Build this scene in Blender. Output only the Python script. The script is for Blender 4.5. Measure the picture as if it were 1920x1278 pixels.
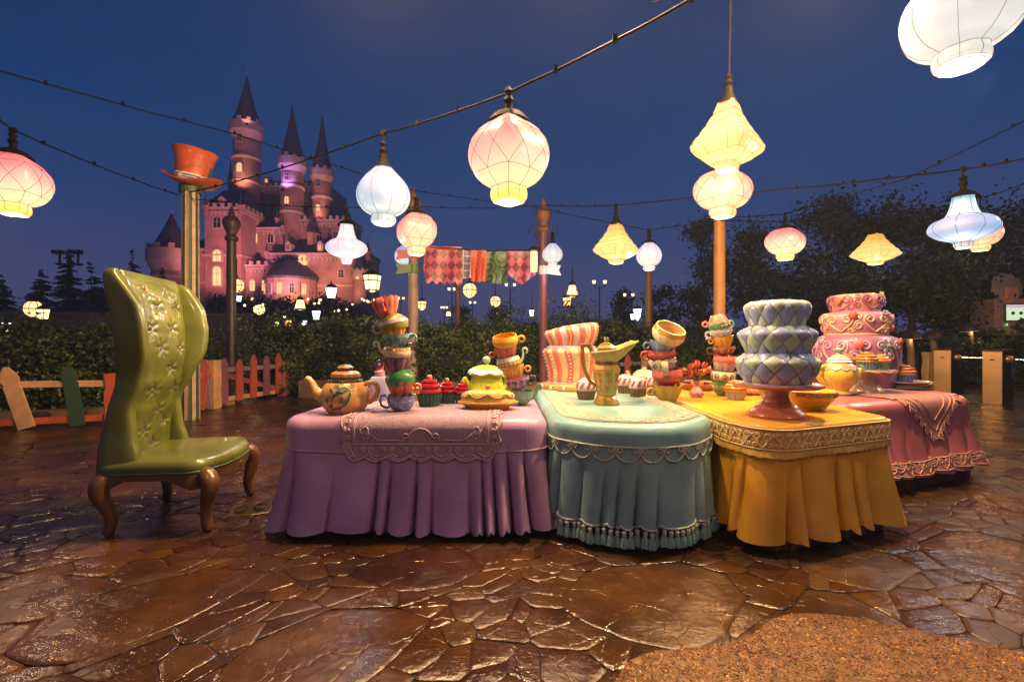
import bpy, math, random
from mathutils import Vector, Matrix, Euler
PI = math.pi; R = math.radians
for o in list(bpy.data.objects): bpy.data.objects.remove(o)
SC = bpy.context.scene; COL = SC.collection
# ---------------------------------------------------------------- camera, sky, exposure
EYE = 1.4; F = 1920 * 16.0 / 36.0; CX, CY = 960.0, 639.0
cam = bpy.data.objects.new('camera', bpy.data.cameras.new('camera')); COL.objects.link(cam)
cam.location = (0, 0, EYE); cam.rotation_euler = (R(90), 0, 0)
cam.data.lens = 16.0; cam.data.sensor_width = 36.0; cam.data.clip_start = 0.05; cam.data.clip_end = 1500
SC.camera = cam
SC.view_settings.view_transform = 'Standard'; SC.view_settings.look = 'None'
SC.view_settings.exposure = 0.0; SC.view_settings.gamma = 1.0; SC.view_settings.use_curve_mapping = False
SC.render.engine = 'CYCLES'
SC.cycles.use_denoising = True; SC.cycles.max_bounces = 6; SC.cycles.diffuse_bounces = 3; SC.cycles.glossy_bounces = 3
SC.cycles.volume_bounces = 0; SC.cycles.transparent_max_bounces = 8
SC.cycles.sample_clamp_indirect = 3.0; SC.cycles.caustics_reflective = False; SC.cycles.caustics_refractive = False
SC.cycles.use_light_tree = True
world = bpy.data.worlds.new('World'); SC.world = world; world.use_nodes = True
wn = world.node_tree.nodes; wl = world.node_tree.links; wn.clear()
wo = wn.new('ShaderNodeOutputWorld'); wb = wn.new('ShaderNodeBackground'); wl.new(wb.outputs[0], wo.inputs[0])
tc = wn.new('ShaderNodeTexCoord'); sx = wn.new('ShaderNodeSeparateXYZ'); wl.new(tc.outputs['Generated'], sx.inputs[0])
rp = wn.new('ShaderNodeValToRGB'); wl.new(sx.outputs[2], rp.inputs[0]); wl.new(rp.outputs[0], wb.inputs[0])
els = rp.color_ramp.elements
els[0].position = 0.0; els[0].color = (0.072, 0.068, 0.155, 1)
els[1].position = 1.0; els[1].color = (0.004, 0.020, 0.085, 1)
for p, c in ((0.10, (0.066, 0.072, 0.175)), (0.22, (0.027, 0.060, 0.182)), (0.36, (0.005, 0.048, 0.170)), (0.52, (0.0020, 0.034, 0.135)), (0.7, (0.0012, 0.020, 0.088))):
    e = els.new(p); e.color = c + (1,)
wb.inputs[1].default_value = 1.0; HAZE = 0.0016
# ---------------------------------------------------------------- helpers
def P(px, py, Y): return Vector(((px - CX) / F * Y, Y, EYE - (py - CY) / F * Y))
def onz(px, py, z=0.0):
    Y = F * (EYE - z) / (py - CY); return Vector(((px - CX) / F * Y, Y, z))
def S(h):
    h = h.lstrip('#'); v = [int(h[i:i + 2], 16) / 255 for i in (0, 2, 4)]
    return tuple(c / 12.92 if c <= 0.04045 else ((c + 0.055) / 1.055) ** 2.4 for c in v)
def lerp(a, b, t): return a + (b - a) * t
def sstep(t): t = max(0.0, min(1.0, t)); return t * t * (3 - 2 * t)
def interp(tab, x):
    if x <= tab[0][0]: return tab[0][1]
    for (x0, y0), (x1, y1) in zip(tab, tab[1:]):
        if x <= x1:
            t = (x - x0) / (x1 - x0); return lerp(y0, y1, t * t * (3 - 2 * t))
    return tab[-1][1]
MATS = {}
def node_mat(name):
    m = bpy.data.materials.new(name); m.use_nodes = True
    nt = m.node_tree; b = nt.nodes['Principled BSDF']; return m, nt, b
def mat(name, col=None, rough=0.4, metal=0.0, var=0.16, scale=9.0, bump=0.12, bscale=60.0, coat=0.0, spec=0.5, dirt=0.0):
    """painted or natural surface: colour broken up by noise, fine relief, uneven gloss"""
    if name in MATS: return MATS[name]
    if isinstance(col, str): col = S(col)
    m, nt, b = node_mat(name); N = nt.nodes; L = nt.links
    t = N.new('ShaderNodeTexCoord')
    n = N.new('ShaderNodeTexNoise'); n.inputs['Scale'].default_value = scale; n.inputs['Detail'].default_value = 5; L.new(t.outputs['Object'], n.inputs['Vector'])
    r = N.new('ShaderNodeValToRGB'); L.new(n.outputs['Fac'], r.inputs[0])
    r.color_ramp.elements[0].position = 0.3; r.color_ramp.elements[1].position = 0.72
    r.color_ramp.elements[0].color = tuple(c * (1 - var) for c in col) + (1,)
    r.color_ramp.elements[1].color = tuple(min(1, c * (1 + var * 0.6)) for c in col) + (1,)
    src = r.outputs[0]
    if dirt:
        n3 = N.new('ShaderNodeTexNoise'); n3.inputs['Scale'].default_value = scale * 3.1; n3.inputs['Detail'].default_value = 8; L.new(t.outputs['Object'], n3.inputs['Vector'])
        mr = N.new('ShaderNodeMapRange'); mr.inputs[1].default_value = 0.52; mr.inputs[2].default_value = 0.72; mr.inputs[4].default_value = dirt; L.new(n3.outputs['Fac'], mr.inputs[0])
        mx = N.new('ShaderNodeMix'); mx.data_type = 'RGBA'; L.new(mr.outputs[0], mx.inputs[0]); L.new(src, mx.inputs[6]); mx.inputs[7].default_value = tuple(c * 0.4 for c in col) + (1,); src = mx.outputs[2]
    L.new(src, b.inputs['Base Color'])
    n2 = N.new('ShaderNodeTexNoise'); n2.inputs['Scale'].default_value = bscale; n2.inputs['Detail'].default_value = 4; L.new(t.outputs['Object'], n2.inputs['Vector'])
    bp = N.new('ShaderNodeBump'); bp.inputs['Strength'].default_value = bump; bp.inputs['Distance'].default_value = 0.01; L.new(n2.outputs['Fac'], bp.inputs['Height']); L.new(bp.outputs[0], b.inputs['Normal'])
    m2 = N.new('ShaderNodeMapRange'); m2.inputs[3].default_value = rough * 0.75; m2.inputs[4].default_value = min(1, rough * 1.3); L.new(n.outputs['Fac'], m2.inputs[0]); L.new(m2.outputs[0], b.inputs['Roughness'])
    b.inputs['Metallic'].default_value = metal; b.inputs['Coat Weight'].default_value = coat; b.inputs['Coat Roughness'].default_value = 0.12
    b.inputs['Specular IOR Level'].default_value = spec
    MATS[name] = m; return m
def paint(hexs, rough=0.34, coat=0.35, **k):
    """glossy painted sculpture, a little wet from rain"""
    return mat('paint_' + hexs + '_%g' % rough, hexs, rough, coat=coat, var=k.pop('var', 0.2), bump=k.pop('bump', 0.14), dirt=.22, **k)
def emit(name, col, strength):
    if name in MATS: return MATS[name]
    m = bpy.data.materials.new(name); m.use_nodes = True; nt = m.node_tree; nt.nodes.clear()
    o = nt.nodes.new('ShaderNodeOutputMaterial'); e = nt.nodes.new('ShaderNodeEmission'); nt.links.new(e.outputs[0], o.inputs[0])
    e.inputs[0].default_value = tuple(col) + (1,); e.inputs[1].default_value = strength
    MATS[name] = m; return m
class MB:
    def __init__(s): s.v = []; s.f = []; s.m = []
    def add(s, vs, fs, mi=0):
        b = len(s.v); s.v += [tuple(p) for p in vs]
        s.f += [tuple(b + i for i in f) for f in fs]; s.m += [mi] * len(fs) if isinstance(mi, int) else list(mi)
        return s
    def grid(s, fn, nu, nv, cu=False, mi=0, flip=False):
        """fn(i, j) for i < nu columns, j < nv rows"""
        vs = [fn(i, j) for j in range(nv) for i in range(nu)]; fs = []; ms = []
        for j in range(nv - 1):
            for i in range(nu if cu else nu - 1):
                a, b = j * nu + i, j * nu + (i + 1) % nu
                q = (a, b, b + nu, a + nu); fs.append(q[::-1] if flip else q); ms.append(mi(i, j) if callable(mi) else mi)
        return s.add(vs, fs, ms)
    def lathe(s, prof, n=28, mi=0, warp=None, c=(0, 0, 0)):
        """prof: (radius, z) from the bottom up on the outside; r=0 ends close"""
        def fn(i, j):
            th = 2 * PI * i / n; r, z = prof[j]
            if warp: r, z, th = warp(r, z, th, j)
            return (c[0] + r * math.cos(th), c[1] + r * math.sin(th), c[2] + z)
        return s.grid(fn, n, len(prof), True, mi)
    def tube(s, path, r, n=6, closed=False, mi=0, cap=True, squash=1.0):
        path = [Vector(p) for p in path]; k = len(path); rr = r if isinstance(r, (list, tuple)) else [r] * k
        up = None; rings = []
        for i, p in enumerate(path):
            if closed: t = path[(i + 1) % k] - path[i - 1]
            else: t = path[min(k - 1, i + 1)] - path[max(0, i - 1)]
            if t.length < 1e-9: t = Vector((0, 0, 1))
            t.normalize()
            if up is None: up = t.orthogonal().normalized()
            else:
                up = up - t * up.dot(t); up = up.normalized() if up.length > 1e-6 else t.orthogonal().normalized()
            w = t.cross(up)
            rings.append([p + (up * math.cos(2 * PI * q / n) + w * math.sin(2 * PI * q / n) * squash) * rr[i] for q in range(n)])
        vs = [q for g in rings for q in g]; fs = []
        for i in range(k if closed else k - 1):
            a, b = i * n, ((i + 1) % k) * n
            for q in range(n): fs.append((a + q, a + (q + 1) % n, b + (q + 1) % n, b + q))
        if cap and not closed: fs.append(tuple(range(n))[::-1]); fs.append(tuple((k - 1) * n + q for q in range(n)))
        return s.add(vs, fs, mi)
    def box(s, c, d, mi=0, M=None, taper=1.0):
        x, y, z = d[0] / 2, d[1] / 2, d[2] / 2
        vs = [Vector((a * x * (taper if e > 0 else 1), b * y * (taper if e > 0 else 1), e * z)) for e in (-1, 1) for a, b in ((-1, -1), (1, -1), (1, 1), (-1, 1))]
        vs = [(M @ v if M else v) + Vector(c) for v in vs]
        return s.add(vs, [(3, 2, 1, 0), (4, 5, 6, 7), (0, 1, 5, 4), (1, 2, 6, 5), (2, 3, 7, 6), (3, 0, 4, 7)], mi)
    def bbox(s, c, d, b=0.01, mi=0, M=None):
        """box with chamfered vertical and top edges"""
        x, y = d[0] / 2, d[1] / 2; z0, z1 = -d[2] / 2, d[2] / 2
        def ring(e, z): return [(-x + e, -y, z), (x - e, -y, z), (x, -y + e, z), (x, y - e, z), (x - e, y, z), (-x + e, y, z), (-x, y - e, z), (-x, -y + e, z)]
        rs = [ring(b, z0), ring(b, z1 - b)]
        x -= b; y -= b; rs.append(ring(b * 0.5, z1))
        vs = [(M @ Vector(v) if M else Vector(v)) + Vector(c) for r in rs for v in r]
        fs = [tuple(range(7, -1, -1)), tuple(range(16, 24))]
        for j in range(2):
            for i in range(8): fs.append((j * 8 + i, j * 8 + (i + 1) % 8, j * 8 + 8 + (i + 1) % 8, j * 8 + 8 + i))
        return s.add(vs, fs, mi)
    def prism(s, pts, fn, d0, d1, mi=0):
        """outline pts (2D), fn(x, y, d) -> 3D, thickness from d0 to d1"""
        n = len(pts); vs = [fn(x, y, d0) for x, y in pts] + [fn(x, y, d1) for x, y in pts]
        fs = [tuple(range(n))[::-1], tuple(range(n, 2 * n))] + [(i, (i + 1) % n, n + (i + 1) % n, n + i) for i in range(n)]
        return s.add(vs, fs, mi)
    def ball(s, c, r, n=8, mi=0, sq=(1, 1, 1)):
        prof = [(math.sin(PI * j / (n // 2 + 1)) * r, -math.cos(PI * j / (n // 2 + 1)) * r) for j in range(n // 2 + 2)]
        b = len(s.v); s.lathe(prof, n, mi)
        s.v[b:] = [(c[0] + x * sq[0], c[1] + y * sq[1], c[2] + z * sq[2]) for x, y, z in s.v[b:]]
        return s
    def build(s, name, mats, parent=None, smooth=40, sub=0, loc=None, kind=None):
        me = bpy.data.meshes.new(name); me.from_pydata(s.v, [], s.f)
        if not isinstance(mats, (list, tuple)): mats = [mats]
        for m in mats: me.materials.append(m)
        if len(mats) > 1: me.polygons.foreach_set('material_index', s.m)
        if smooth:
            me.polygons.foreach_set('use_smooth', [True] * len(me.polygons))
            if smooth < 180: me.set_sharp_from_angle(angle=R(smooth))
        me.validate(); me.update()
        o = bpy.data.objects.new(name, me); COL.objects.link(o)
        if parent: o.parent = parent
        if loc is not None: o.location = loc
        if sub:
            md = o.modifiers.new('sub', 'SUBSURF'); md.levels = md.render_levels = sub
        if kind: o['kind'] = kind
        return o
def tag(o, label, cat, group=None):
    o['label'] = label; o['category'] = cat
    if group: o['group'] = group
    return o
def thing(name, label, cat, loc=(0, 0, 0), rot=(0, 0, 0), group=None):
    o = bpy.data.objects.new(name, None); COL.objects.link(o); o.empty_display_size = 0.1
    o.location = loc; o.rotation_euler = rot if isinstance(rot, (tuple, Euler)) else (0, 0, rot)
    return tag(o, label, cat, group)
def dup(o, parent=None):
    c = o.copy(); COL.objects.link(c)
    if parent: c.parent = parent
    for ch in list(o.children): dup(ch, c)
    return c
def lamp(parent, loc, power, col, radius=0.06, name='bulb_light', spot=None, aim=None):
    d = bpy.data.lights.new(name, 'SPOT' if spot else 'POINT'); d.energy = power; d.color = col; d.shadow_soft_size = radius
    if spot: d.spot_size = R(spot); d.spot_blend = 0.6
    o = bpy.data.objects.new(name, d); COL.objects.link(o); o.location = loc
    if parent: o.parent = parent
    if aim is not None: o.rotation_euler = (Vector(aim) - Vector(loc)).to_track_quat('-Z', 'Y').to_euler()
    return o
# 2D ornament curves
def bez(p0, p1, p2, p3, n=10):
    return [tuple(p0[k] * (1 - t) ** 3 + 3 * p1[k] * t * (1 - t) ** 2 + 3 * p2[k] * t * t * (1 - t) + p3[k] * t ** 3 for k in (0, 1)) for t in [i / n for i in range(n + 1)]]
def volute(cx, cy, r0, a0, turns, n=18, r1=0.28):
    return [(cx + r0 * lerp(1, r1, i / n) * math.cos(a0 + turns * 2 * PI * i / n), cy + r0 * lerp(1, r1, i / n) * math.sin(a0 + turns * 2 * PI * i / n)) for i in range(n + 1)]
def heart(w, h, n=8):
    """two scrolled halves of a heart, point at the origin"""
    a = bez((0, 0), (.22 * w, .2 * h), (.5 * w, .4 * h), (.5 * w, .68 * h), n) + volute(.29 * w, .68 * h, .21 * w, 0, 1.35, 14)[1:]
    return [a, [(-x, y) for x, y in a]]
def fillet(pts, r, n=7):
    """closed polygon (anticlockwise) with rounded corners; r may be a list"""
    out = []; k = len(pts)
    for i in range(k):
        p = Vector(pts[i]); a = (Vector(pts[i - 1]) - p).normalized(); b = (Vector(pts[(i + 1) % k]) - p).normalized()
        rr = r[i] if isinstance(r, (list, tuple)) else r
        ang = a.angle(b); d = rr / math.tan(ang / 2); c = p + (a + b).normalized() * (rr / math.sin(ang / 2))
        v0 = p + a * d - c; v1 = p + b * d - c
        for j in range(n + 1):
            v = v0.lerp(v1, j / n)
            # slerp on the circle
            t = j / n; th = PI - ang
            v = (v0 * math.sin((1 - t) * th) + v1 * math.sin(t * th)) / math.sin(th)
            out.append((c.x + v.x, c.y + v.y))
    return out
def resample(pts, n):
    L = [0.0]; k = len(pts)
    for i in range(k): L.append(L[-1] + math.dist(pts[i], pts[(i + 1) % k]))
    out = []; j = 0
    for q in range(n):
        d = L[-1] * q / n
        while L[j + 1] < d: j += 1
        t = (d - L[j]) / max(1e-9, L[j + 1] - L[j]); a, b = pts[j % k], pts[(j + 1) % k]
        out.append((lerp(a[0], b[0], t), lerp(a[1], b[1], t)))
    return out, L[-1]
# ---------------------------------------------------------------- ground: stamped flagstone paving, wet
def wet_stone(name, cols, flag=False, sheet=False):
    m, nt, b = node_mat(name); N = nt.nodes; L = nt.links
    t = N.new('ShaderNodeTexCoord'); gm = N.new('ShaderNodeNewGeometry')
    n = N.new('ShaderNodeTexNoise'); n.inputs['Scale'].default_value = 1.7; n.inputs['Detail'].default_value = 7; n.inputs['Roughness'].default_value = 0.62; L.new(gm.outputs['Position'], n.inputs['Vector'])
    r = N.new('ShaderNodeValToRGB'); L.new(n.outputs['Fac'], r.inputs[0])
    r.color_ramp.elements[0].position = 0.3; r.color_ramp.elements[0].color = cols[0] + (1,)
    r.color_ramp.elements[1].position = 0.7; r.color_ramp.elements[1].color = cols[2] + (1,)
    e = r.color_ramp.elements.new(0.5); e.color = cols[1] + (1,)
    src = r.outputs[0]
    if flag:
        oi = N.new('ShaderNodeObjectInfo'); hs = N.new('ShaderNodeHueSaturation'); L.new(src, hs.inputs['Color'])
        mr = N.new('ShaderNodeMapRange'); ms_ = N.new('ShaderNodeMapRange'); ms_.inputs[3].default_value = 1.12; ms_.inputs[4].default_value = .9; ml_ = N.new('ShaderNodeMath'); ml_.operation = 'FRACT'; mm_ = N.new('ShaderNodeMath'); mm_.operation = 'MULTIPLY'; mm_.inputs[1].default_value = 7.3; L.new(oi.outputs['Random'], mm_.inputs[0]); L.new(mm_.outputs[0], ml_.inputs[0]); L.new(ml_.outputs[0], ms_.inputs[0]); L.new(ms_.outputs[0], hs.inputs['Saturation']); mr.inputs[3].default_value = 0.66; mr.inputs[4].default_value = 1.3; L.new(oi.outputs['Random'], mr.inputs[0]); L.new(mr.outputs[0], hs.inputs['Value'])
        mh = N.new('ShaderNodeMapRange'); mh.inputs[3].default_value = 0.49; mh.inputs[4].default_value = 0.515; L.new(oi.outputs['Random'], mh.inputs[0]); L.new(mh.outputs[0], hs.inputs['Hue']); src = hs.outputs[0]
    L.new(src, b.inputs['Base Color'])
    # slate-like relief: broad undulation, chipped ridges, grain
    mp = N.new('ShaderNodeMapping'); mp.inputs['Rotation'].default_value = (0, 0, 0.5); mp.inputs['Scale'].default_value = (1, 1.5, 1); L.new(gm.outputs['Position'], mp.inputs[0])
    a = N.new('ShaderNodeTexNoise'); a.inputs['Scale'].default_value = 2.6; a.inputs['Detail'].default_value = 7; a.inputs['Roughness'].default_value = 0.56; L.new(mp.outputs[0], a.inputs['Vector'])
    c = N.new('ShaderNodeTexNoise'); c.inputs['Scale'].default_value = 38; c.inputs['Detail'].default_value = 5; L.new(gm.outputs['Position'], c.inputs['Vector'])
    ad = N.new('ShaderNodeMath'); ad.operation = 'MULTIPLY_ADD'; ad.inputs[1].default_value = 0.125; L.new(c.outputs['Fac'], ad.inputs[0]); L.new(a.outputs['Fac'], ad.inputs[2])
    c2 = N.new('ShaderNodeTexNoise'); c2.inputs['Scale'].default_value = 95; c2.inputs['Detail'].default_value = 3; L.new(gm.outputs['Position'], c2.inputs['Vector'])
    ad2 = N.new('ShaderNodeMath'); ad2.operation = 'MULTIPLY_ADD'; ad2.inputs[1].default_value = 0.036; L.new(c2.outputs['Fac'], ad2.inputs[0]); L.new(ad.outputs[0], ad2.inputs[2]); h = ad2.outputs[0]
    if flag:
        dn_ = N.new('ShaderNodeTexNoise'); dn_.inputs['Scale'].default_value = 2.2; dn_.inputs['Detail'].default_value = 4; L.new(gm.outputs['Position'], dn_.inputs['Vector'])
        va_ = N.new('ShaderNodeVectorMath'); va_.operation = 'MULTIPLY_ADD'; va_.inputs[1].default_value = (.55, .55, 0); L.new(dn_.outputs['Color'], va_.inputs[0]); L.new(gm.outputs['Position'], va_.inputs[2])
        vc = N.new('ShaderNodeTexVoronoi'); vc.feature = 'DISTANCE_TO_EDGE'; vc.inputs['Scale'].default_value = 3.4; L.new(va_.outputs[0], vc.inputs['Vector'])
        mc = N.new('ShaderNodeMapRange'); mc.inputs[2].default_value = 0.022; L.new(vc.outputs['Distance'], mc.inputs[0])
        ac = N.new('ShaderNodeMath'); ac.operation = 'MULTIPLY_ADD'; ac.inputs[1].default_value = 0.075; L.new(mc.outputs[0], ac.inputs[0]); L.new(h, ac.inputs[2]); h = ac.outputs[0]
    if sheet:
        dn = N.new('ShaderNodeTexNoise'); dn.inputs['Scale'].default_value = 1.3; L.new(gm.outputs['Position'], dn.inputs['Vector'])
        va = N.new('ShaderNodeVectorMath'); va.operation = 'MULTIPLY_ADD'; va.inputs[1].default_value = (0.5, 0.5, 0); L.new(dn.outputs['Color'], va.inputs[0]); L.new(gm.outputs['Position'], va.inputs[2])
        vo = N.new('ShaderNodeTexVoronoi'); vo.feature = 'DISTANCE_TO_EDGE'; vo.inputs['Scale'].default_value = 2.1; vo.inputs['Randomness'].default_value = 1; L.new(va.outputs[0], vo.inputs['Vector'])
        mr2 = N.new('ShaderNodeMapRange'); mr2.inputs[1].default_value = 0.0; mr2.inputs[2].default_value = 0.05; L.new(vo.outputs['Distance'], mr2.inputs[0])
        a2 = N.new('ShaderNodeMath'); a2.operation = 'MULTIPLY_ADD'; a2.inputs[1].default_value = 0.35; L.new(mr2.outputs[0], a2.inputs[0]); L.new(h, a2.inputs[2]); h = a2.outputs[0]
        mxx = N.new('ShaderNodeMix'); mxx.data_type = 'RGBA'; L.new(mr2.outputs[0], mxx.inputs[0]); mxx.inputs[6].default_value = (0.012, 0.008, 0.006, 1); L.new(src, mxx.inputs[7]); L.new(mxx.outputs[2], b.inputs['Base Color'])
    bp = N.new('ShaderNodeBump'); bp.inputs['Strength'].default_value = 1.0; bp.inputs['Distance'].default_value = 0.025; L.new(h, bp.inputs['Height']); L.new(bp.outputs[0], b.inputs['Normal'])
    # standing water here and there: shinier
    w = N.new('ShaderNodeTexNoise'); w.inputs['Scale'].default_value = 1.5; w.inputs['Detail'].default_value = 9; w.inputs['Roughness'].default_value = .66; L.new(gm.outputs['Position'], w.inputs['Vector'])
    mr3 = N.new('ShaderNodeMapRange'); mr3.inputs[1].default_value = 0.40; mr3.inputs[2].default_value = 0.62; mr3.inputs[3].default_value = 0.09; mr3.inputs[4].default_value = 0.42; L.new(w.outputs['Fac'], mr3.inputs[0]); L.new(mr3.outputs[0], b.inputs['Roughness'])
    b.inputs['Specular IOR Level'].default_value = 0.55
    return m
STONE = [(0.019, 0.0072, 0.0022), (0.042, 0.0165, 0.0047), (0.082, 0.035, 0.0100)]
m_flag = wet_stone('wet_flagstone', STONE, flag=True)
m_sheet = wet_stone('wet_paving_far', [tuple(c * 0.75 for c in k) for k in STONE], sheet=True)
m_joint = mat('dark_joint', (0.016, 0.008, 0.0038), 0.7, spec=.2, var=0.3, scale=14, bump=0.4, bscale=90)
MB().add([(-150, -35, -.05), (150, -35, -.05), (150, 205, -.05), (-150, 205, -.05)], [(0, 1, 2, 3)]).build('ground', m_sheet, smooth=0)['kind'] = 'structure'
def haze(density):
    m = bpy.data.materials.new('night_haze'); m.use_nodes = True; nt = m.node_tree; nt.nodes.clear()
    o = nt.nodes.new('ShaderNodeOutputMaterial'); v = nt.nodes.new('ShaderNodeVolumePrincipled'); nt.links.new(v.outputs[0], o.inputs['Volume'])
    v.inputs['Color'].default_value = (.52, .68, 1.0, 1); v.inputs['Density'].default_value = density; v.inputs['Anisotropy'].default_value = .35
    MB().box((0, 87, 41), (320, 260, 84)).build('haze', m, smooth=0)['kind'] = 'stuff'
haze(HAZE)
# paved field near the tables: one bed, single stones on it
NEAR = 7.6
bed = MB().add([(-9, -.6, -.0085), (9.5, -.6, -.0085), (9.5, NEAR, -.0085), (-9, NEAR, -.0085)], [(0, 1, 2, 3)]).build('pavement', m_joint, smooth=0)
bed['kind'] = 'structure'
# sheet sloping from the stones out to the far ground, so there is no step
far = MB().grid(lambda i, j: ((-9 - 60 * i if 0 else [-70, -9.02, 9.52, 70][i]), [NEAR + .0, NEAR + 12, 40][j], 0.0 if j < 2 else -.045), 4, 3)
far.add([(-70, -30, -.004), (-9.0, -30, -.004), (-9.0, NEAR, -.004), (-70, NEAR, -.004)], [(0, 1, 2, 3)])
far.add([(9.5, -30, -.004), (70, -30, -.004), (70, NEAR, -.004), (9.5, NEAR, -.004)], [(0, 1, 2, 3)])
far.add([(-9, -30, -.004), (9.5, -30, -.004), (9.5, -.6, -.004), (-9, -.6, -.004)], [(0, 1, 2, 3)])
far.build('plaza_paving', m_sheet, smooth=0)['kind'] = 'structure'

def gold_patch(x, y):  # the sunk bed of golden pebbles near the camera
    return ((x - 1.5) / 1.22) ** 2 + ((y - 1.38) / 0.88) ** 2 < 1 + 0.10 * math.sin(5 * x) + 0.08 * math.sin(9 * y + 4 * x)
def paving():
    rg = random.Random(7); pts = []
    X0, X1, Y0, Y1 = -9.0, 9.5, -.6, NEAR
    cell = {}
    CA, SA = math.cos(.6), math.sin(.6)
    def world_(p, q): p *= 1.22; q *= .86; return (p * CA - q * SA, p * SA + q * CA + 2)
    def near(x, y, r, k):
        gx, gy = int(x // .8), int(y // .8)
        for a in range(gx - 2, gx + 3):
            for b in range(gy - 2, gy + 3):
                for (u, v, q) in cell.get((a, b), ()):
                    if (u - x) ** 2 + (v - y) ** 2 < (k * (q + r)) ** 2: return True
        return False
    def put(x, y, r):
        pts.append((x, y, r)); cell.setdefault((int(x // .8), int(y // .8)), []).append((x, y, r))
    for r0, r1, tries, k in ((.27, .40, 560, 1.17), (.16, .23, 520, 1.14), (.09, .13, 700, 1.08), (.04, .07, 40000, .97)):
        for _ in range(tries):
            x, y = rg.uniform(-11, 11), rg.uniform(-11, 12); wx, wy = world_(x, y)
            if not (X0 - .4 < wx < X1 + .4 and Y0 - .4 < wy < Y1 + .4) or (abs(wx) > 1.25 * wy + 2.2 and r0 < .25): continue
            r = rg.uniform(r0, r1)
            if r0 < .1 and wy > 5.6: continue
            if not near(x, y, r, k): put(x, y, r)
    cells = []
    def warp(x, y):
        e = min(1, max(0, min(x - X0, X1 - x, y - Y0, Y1 - y) / .8))
        return (x + e * (.17 * noise2(x * 1.1, y * 1.1, 3) + .075 * noise2(x * 3.1, y * 3.1, 4) + .012 * noise2(x * 11, y * 11, 5)), y + e * (.17 * noise2(x * 1.1 + 9, y * 1.1, 6) + .075 * noise2(x * 3.1, y * 3.1 + 7, 8) + .012 * noise2(x * 11, y * 11, 9)))
    for (x, y, r) in pts:
        poly = [(x - 1.3, y - 1.3), (x + 1.3, y - 1.3), (x + 1.3, y + 1.3), (x - 1.3, y + 1.3)]
        gx, gy = int(x // .8), int(y // .8); nb = []
        for a in range(gx - 2, gx + 3):
            for b in range(gy - 2, gy + 3): nb += [q for q in cell.get((a, b), ()) if q[0] != x or q[1] != y]
        nb.sort(key=lambda q: (q[0] - x) ** 2 + (q[1] - y) ** 2)
        gap = 0.0013 + 0.0007 * min(1, r / .3)
        for (u, v, q) in nb[:34]:
            dx, dy = u - x, v - y; d = math.hypot(dx, dy); nx, ny = dx / d, dy / d
            off = (d * d + r * r - q * q) / (2 * d) - gap
            out = []
            for i in range(len(poly)):
                p, s = poly[i - 1], poly[i]; dp = (p[0] - x) * nx + (p[1] - y) * ny - off; ds = (s[0] - x) * nx + (s[1] - y) * ny - off
                if (dp <= 0) != (ds <= 0):
                    t = dp / (dp - ds); out.append((lerp(p[0], s[0], t), lerp(p[1], s[1], t)))
                if ds <= 0: out.append(s)
            poly = out
            if len(poly) < 3: break
        if len(poly) < 3: continue
        poly = [world_(*p) for p in poly]; x, y = world_(x, y); poly = [(min(X1, max(X0, a)), min(Y1, max(Y0, b))) for a, b in poly]
        if max(p[0] for p in poly) - min(p[0] for p in poly) < .02 or max(p[1] for p in poly) - min(p[1] for p in poly) < .02: continue
        # round the corners off, wobble the outline
        q = []
        if r > .1:
            pp = []
            for i in range(len(poly)):
                a, b = poly[i], poly[(i + 1) % len(poly)]; k_ = max(1, int(math.dist(a, b) / (.22 if r > .2 else .14)))
                pp += [(lerp(a[0], b[0], t_ / k_), lerp(a[1], b[1], t_ / k_)) for t_ in range(k_)]
            poly = pp
        for i in range(len(poly)):
            a, b = poly[i], poly[(i + 1) % len(poly)]
            q += [(lerp(a[0], b[0], .13), lerp(a[1], b[1], .13)), (lerp(a[0], b[0], .87), lerp(a[1], b[1], .87))]
        if False:
            q2 = []
            for i in range(len(q)):
                a, b = q[i], q[(i + 1) % len(q)]; q2.append(a)
                if math.dist(a, b) > .16:
                    w = rg.uniform(-.014, .004); d = math.dist(a, b)
                    q2.append(((a[0] + b[0]) / 2 - (b[1] - a[1]) / d * -w, (a[1] + b[1]) / 2 + (b[0] - a[0]) / d * -w))
            q = q2
        q = [warp(*p) for p in q]
        x, y = warp(x, y)
        cells.append((x, y, r, q))
    def stone(mb, x, y, r, q):
        cx = sum(p[0] for p in q) / len(q); cy = sum(p[1] for p in q) / len(q)
        zt = rg.uniform(-.0025, .002); tx, ty = rg.uniform(-.005, .005), rg.uniform(-.005, .005)
        size = max(.05, math.dist(q[0], (cx, cy))); n = len(q)
        sh = 1 - min(.3, .008 / size); sh2 = 1 - min(.5, .03 / size)
        def ring(k, z): return [(cx + (a - cx) * k, cy + (b - cy) * k, z + (a - cx) * tx + (b - cy) * ty) for a, b in q]
        vs = ring(1, -.03) + ring(1, zt - .0042) + ring(sh, zt - .0008) + ring(sh2, zt) + [(cx, cy, zt + .002)]
        fs = []
        for j in range(3):
            for i in range(n): fs.append((j * n + i, j * n + (i + 1) % n, (j + 1) * n + (i + 1) % n, (j + 1) * n + i))
        fs += [(3 * n + i, 3 * n + (i + 1) % n, 4 * n) for i in range(n)]
        mb.add(vs, fs)
    def shows(c):
        x, y, r, q = c
        if y < 1.55 or abs(x) > 1.16 * y + r: return 0
        if -1.6 < x < 2.6 and 3.35 < y < 5: return 0
        return r * r / y ** 3
    cells.sort(key=shows, reverse=True)
    for c in cells[:285]:
        mb = MB(); stone(mb, *c); mb.build('stone', m_flag, bed, smooth=35)
    mb = MB()
    for c in cells[285:]: stone(mb, *c)
    o = mb.build('small_stones', m_flag, bed, smooth=35); o['kind'] = 'stuff'
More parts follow.
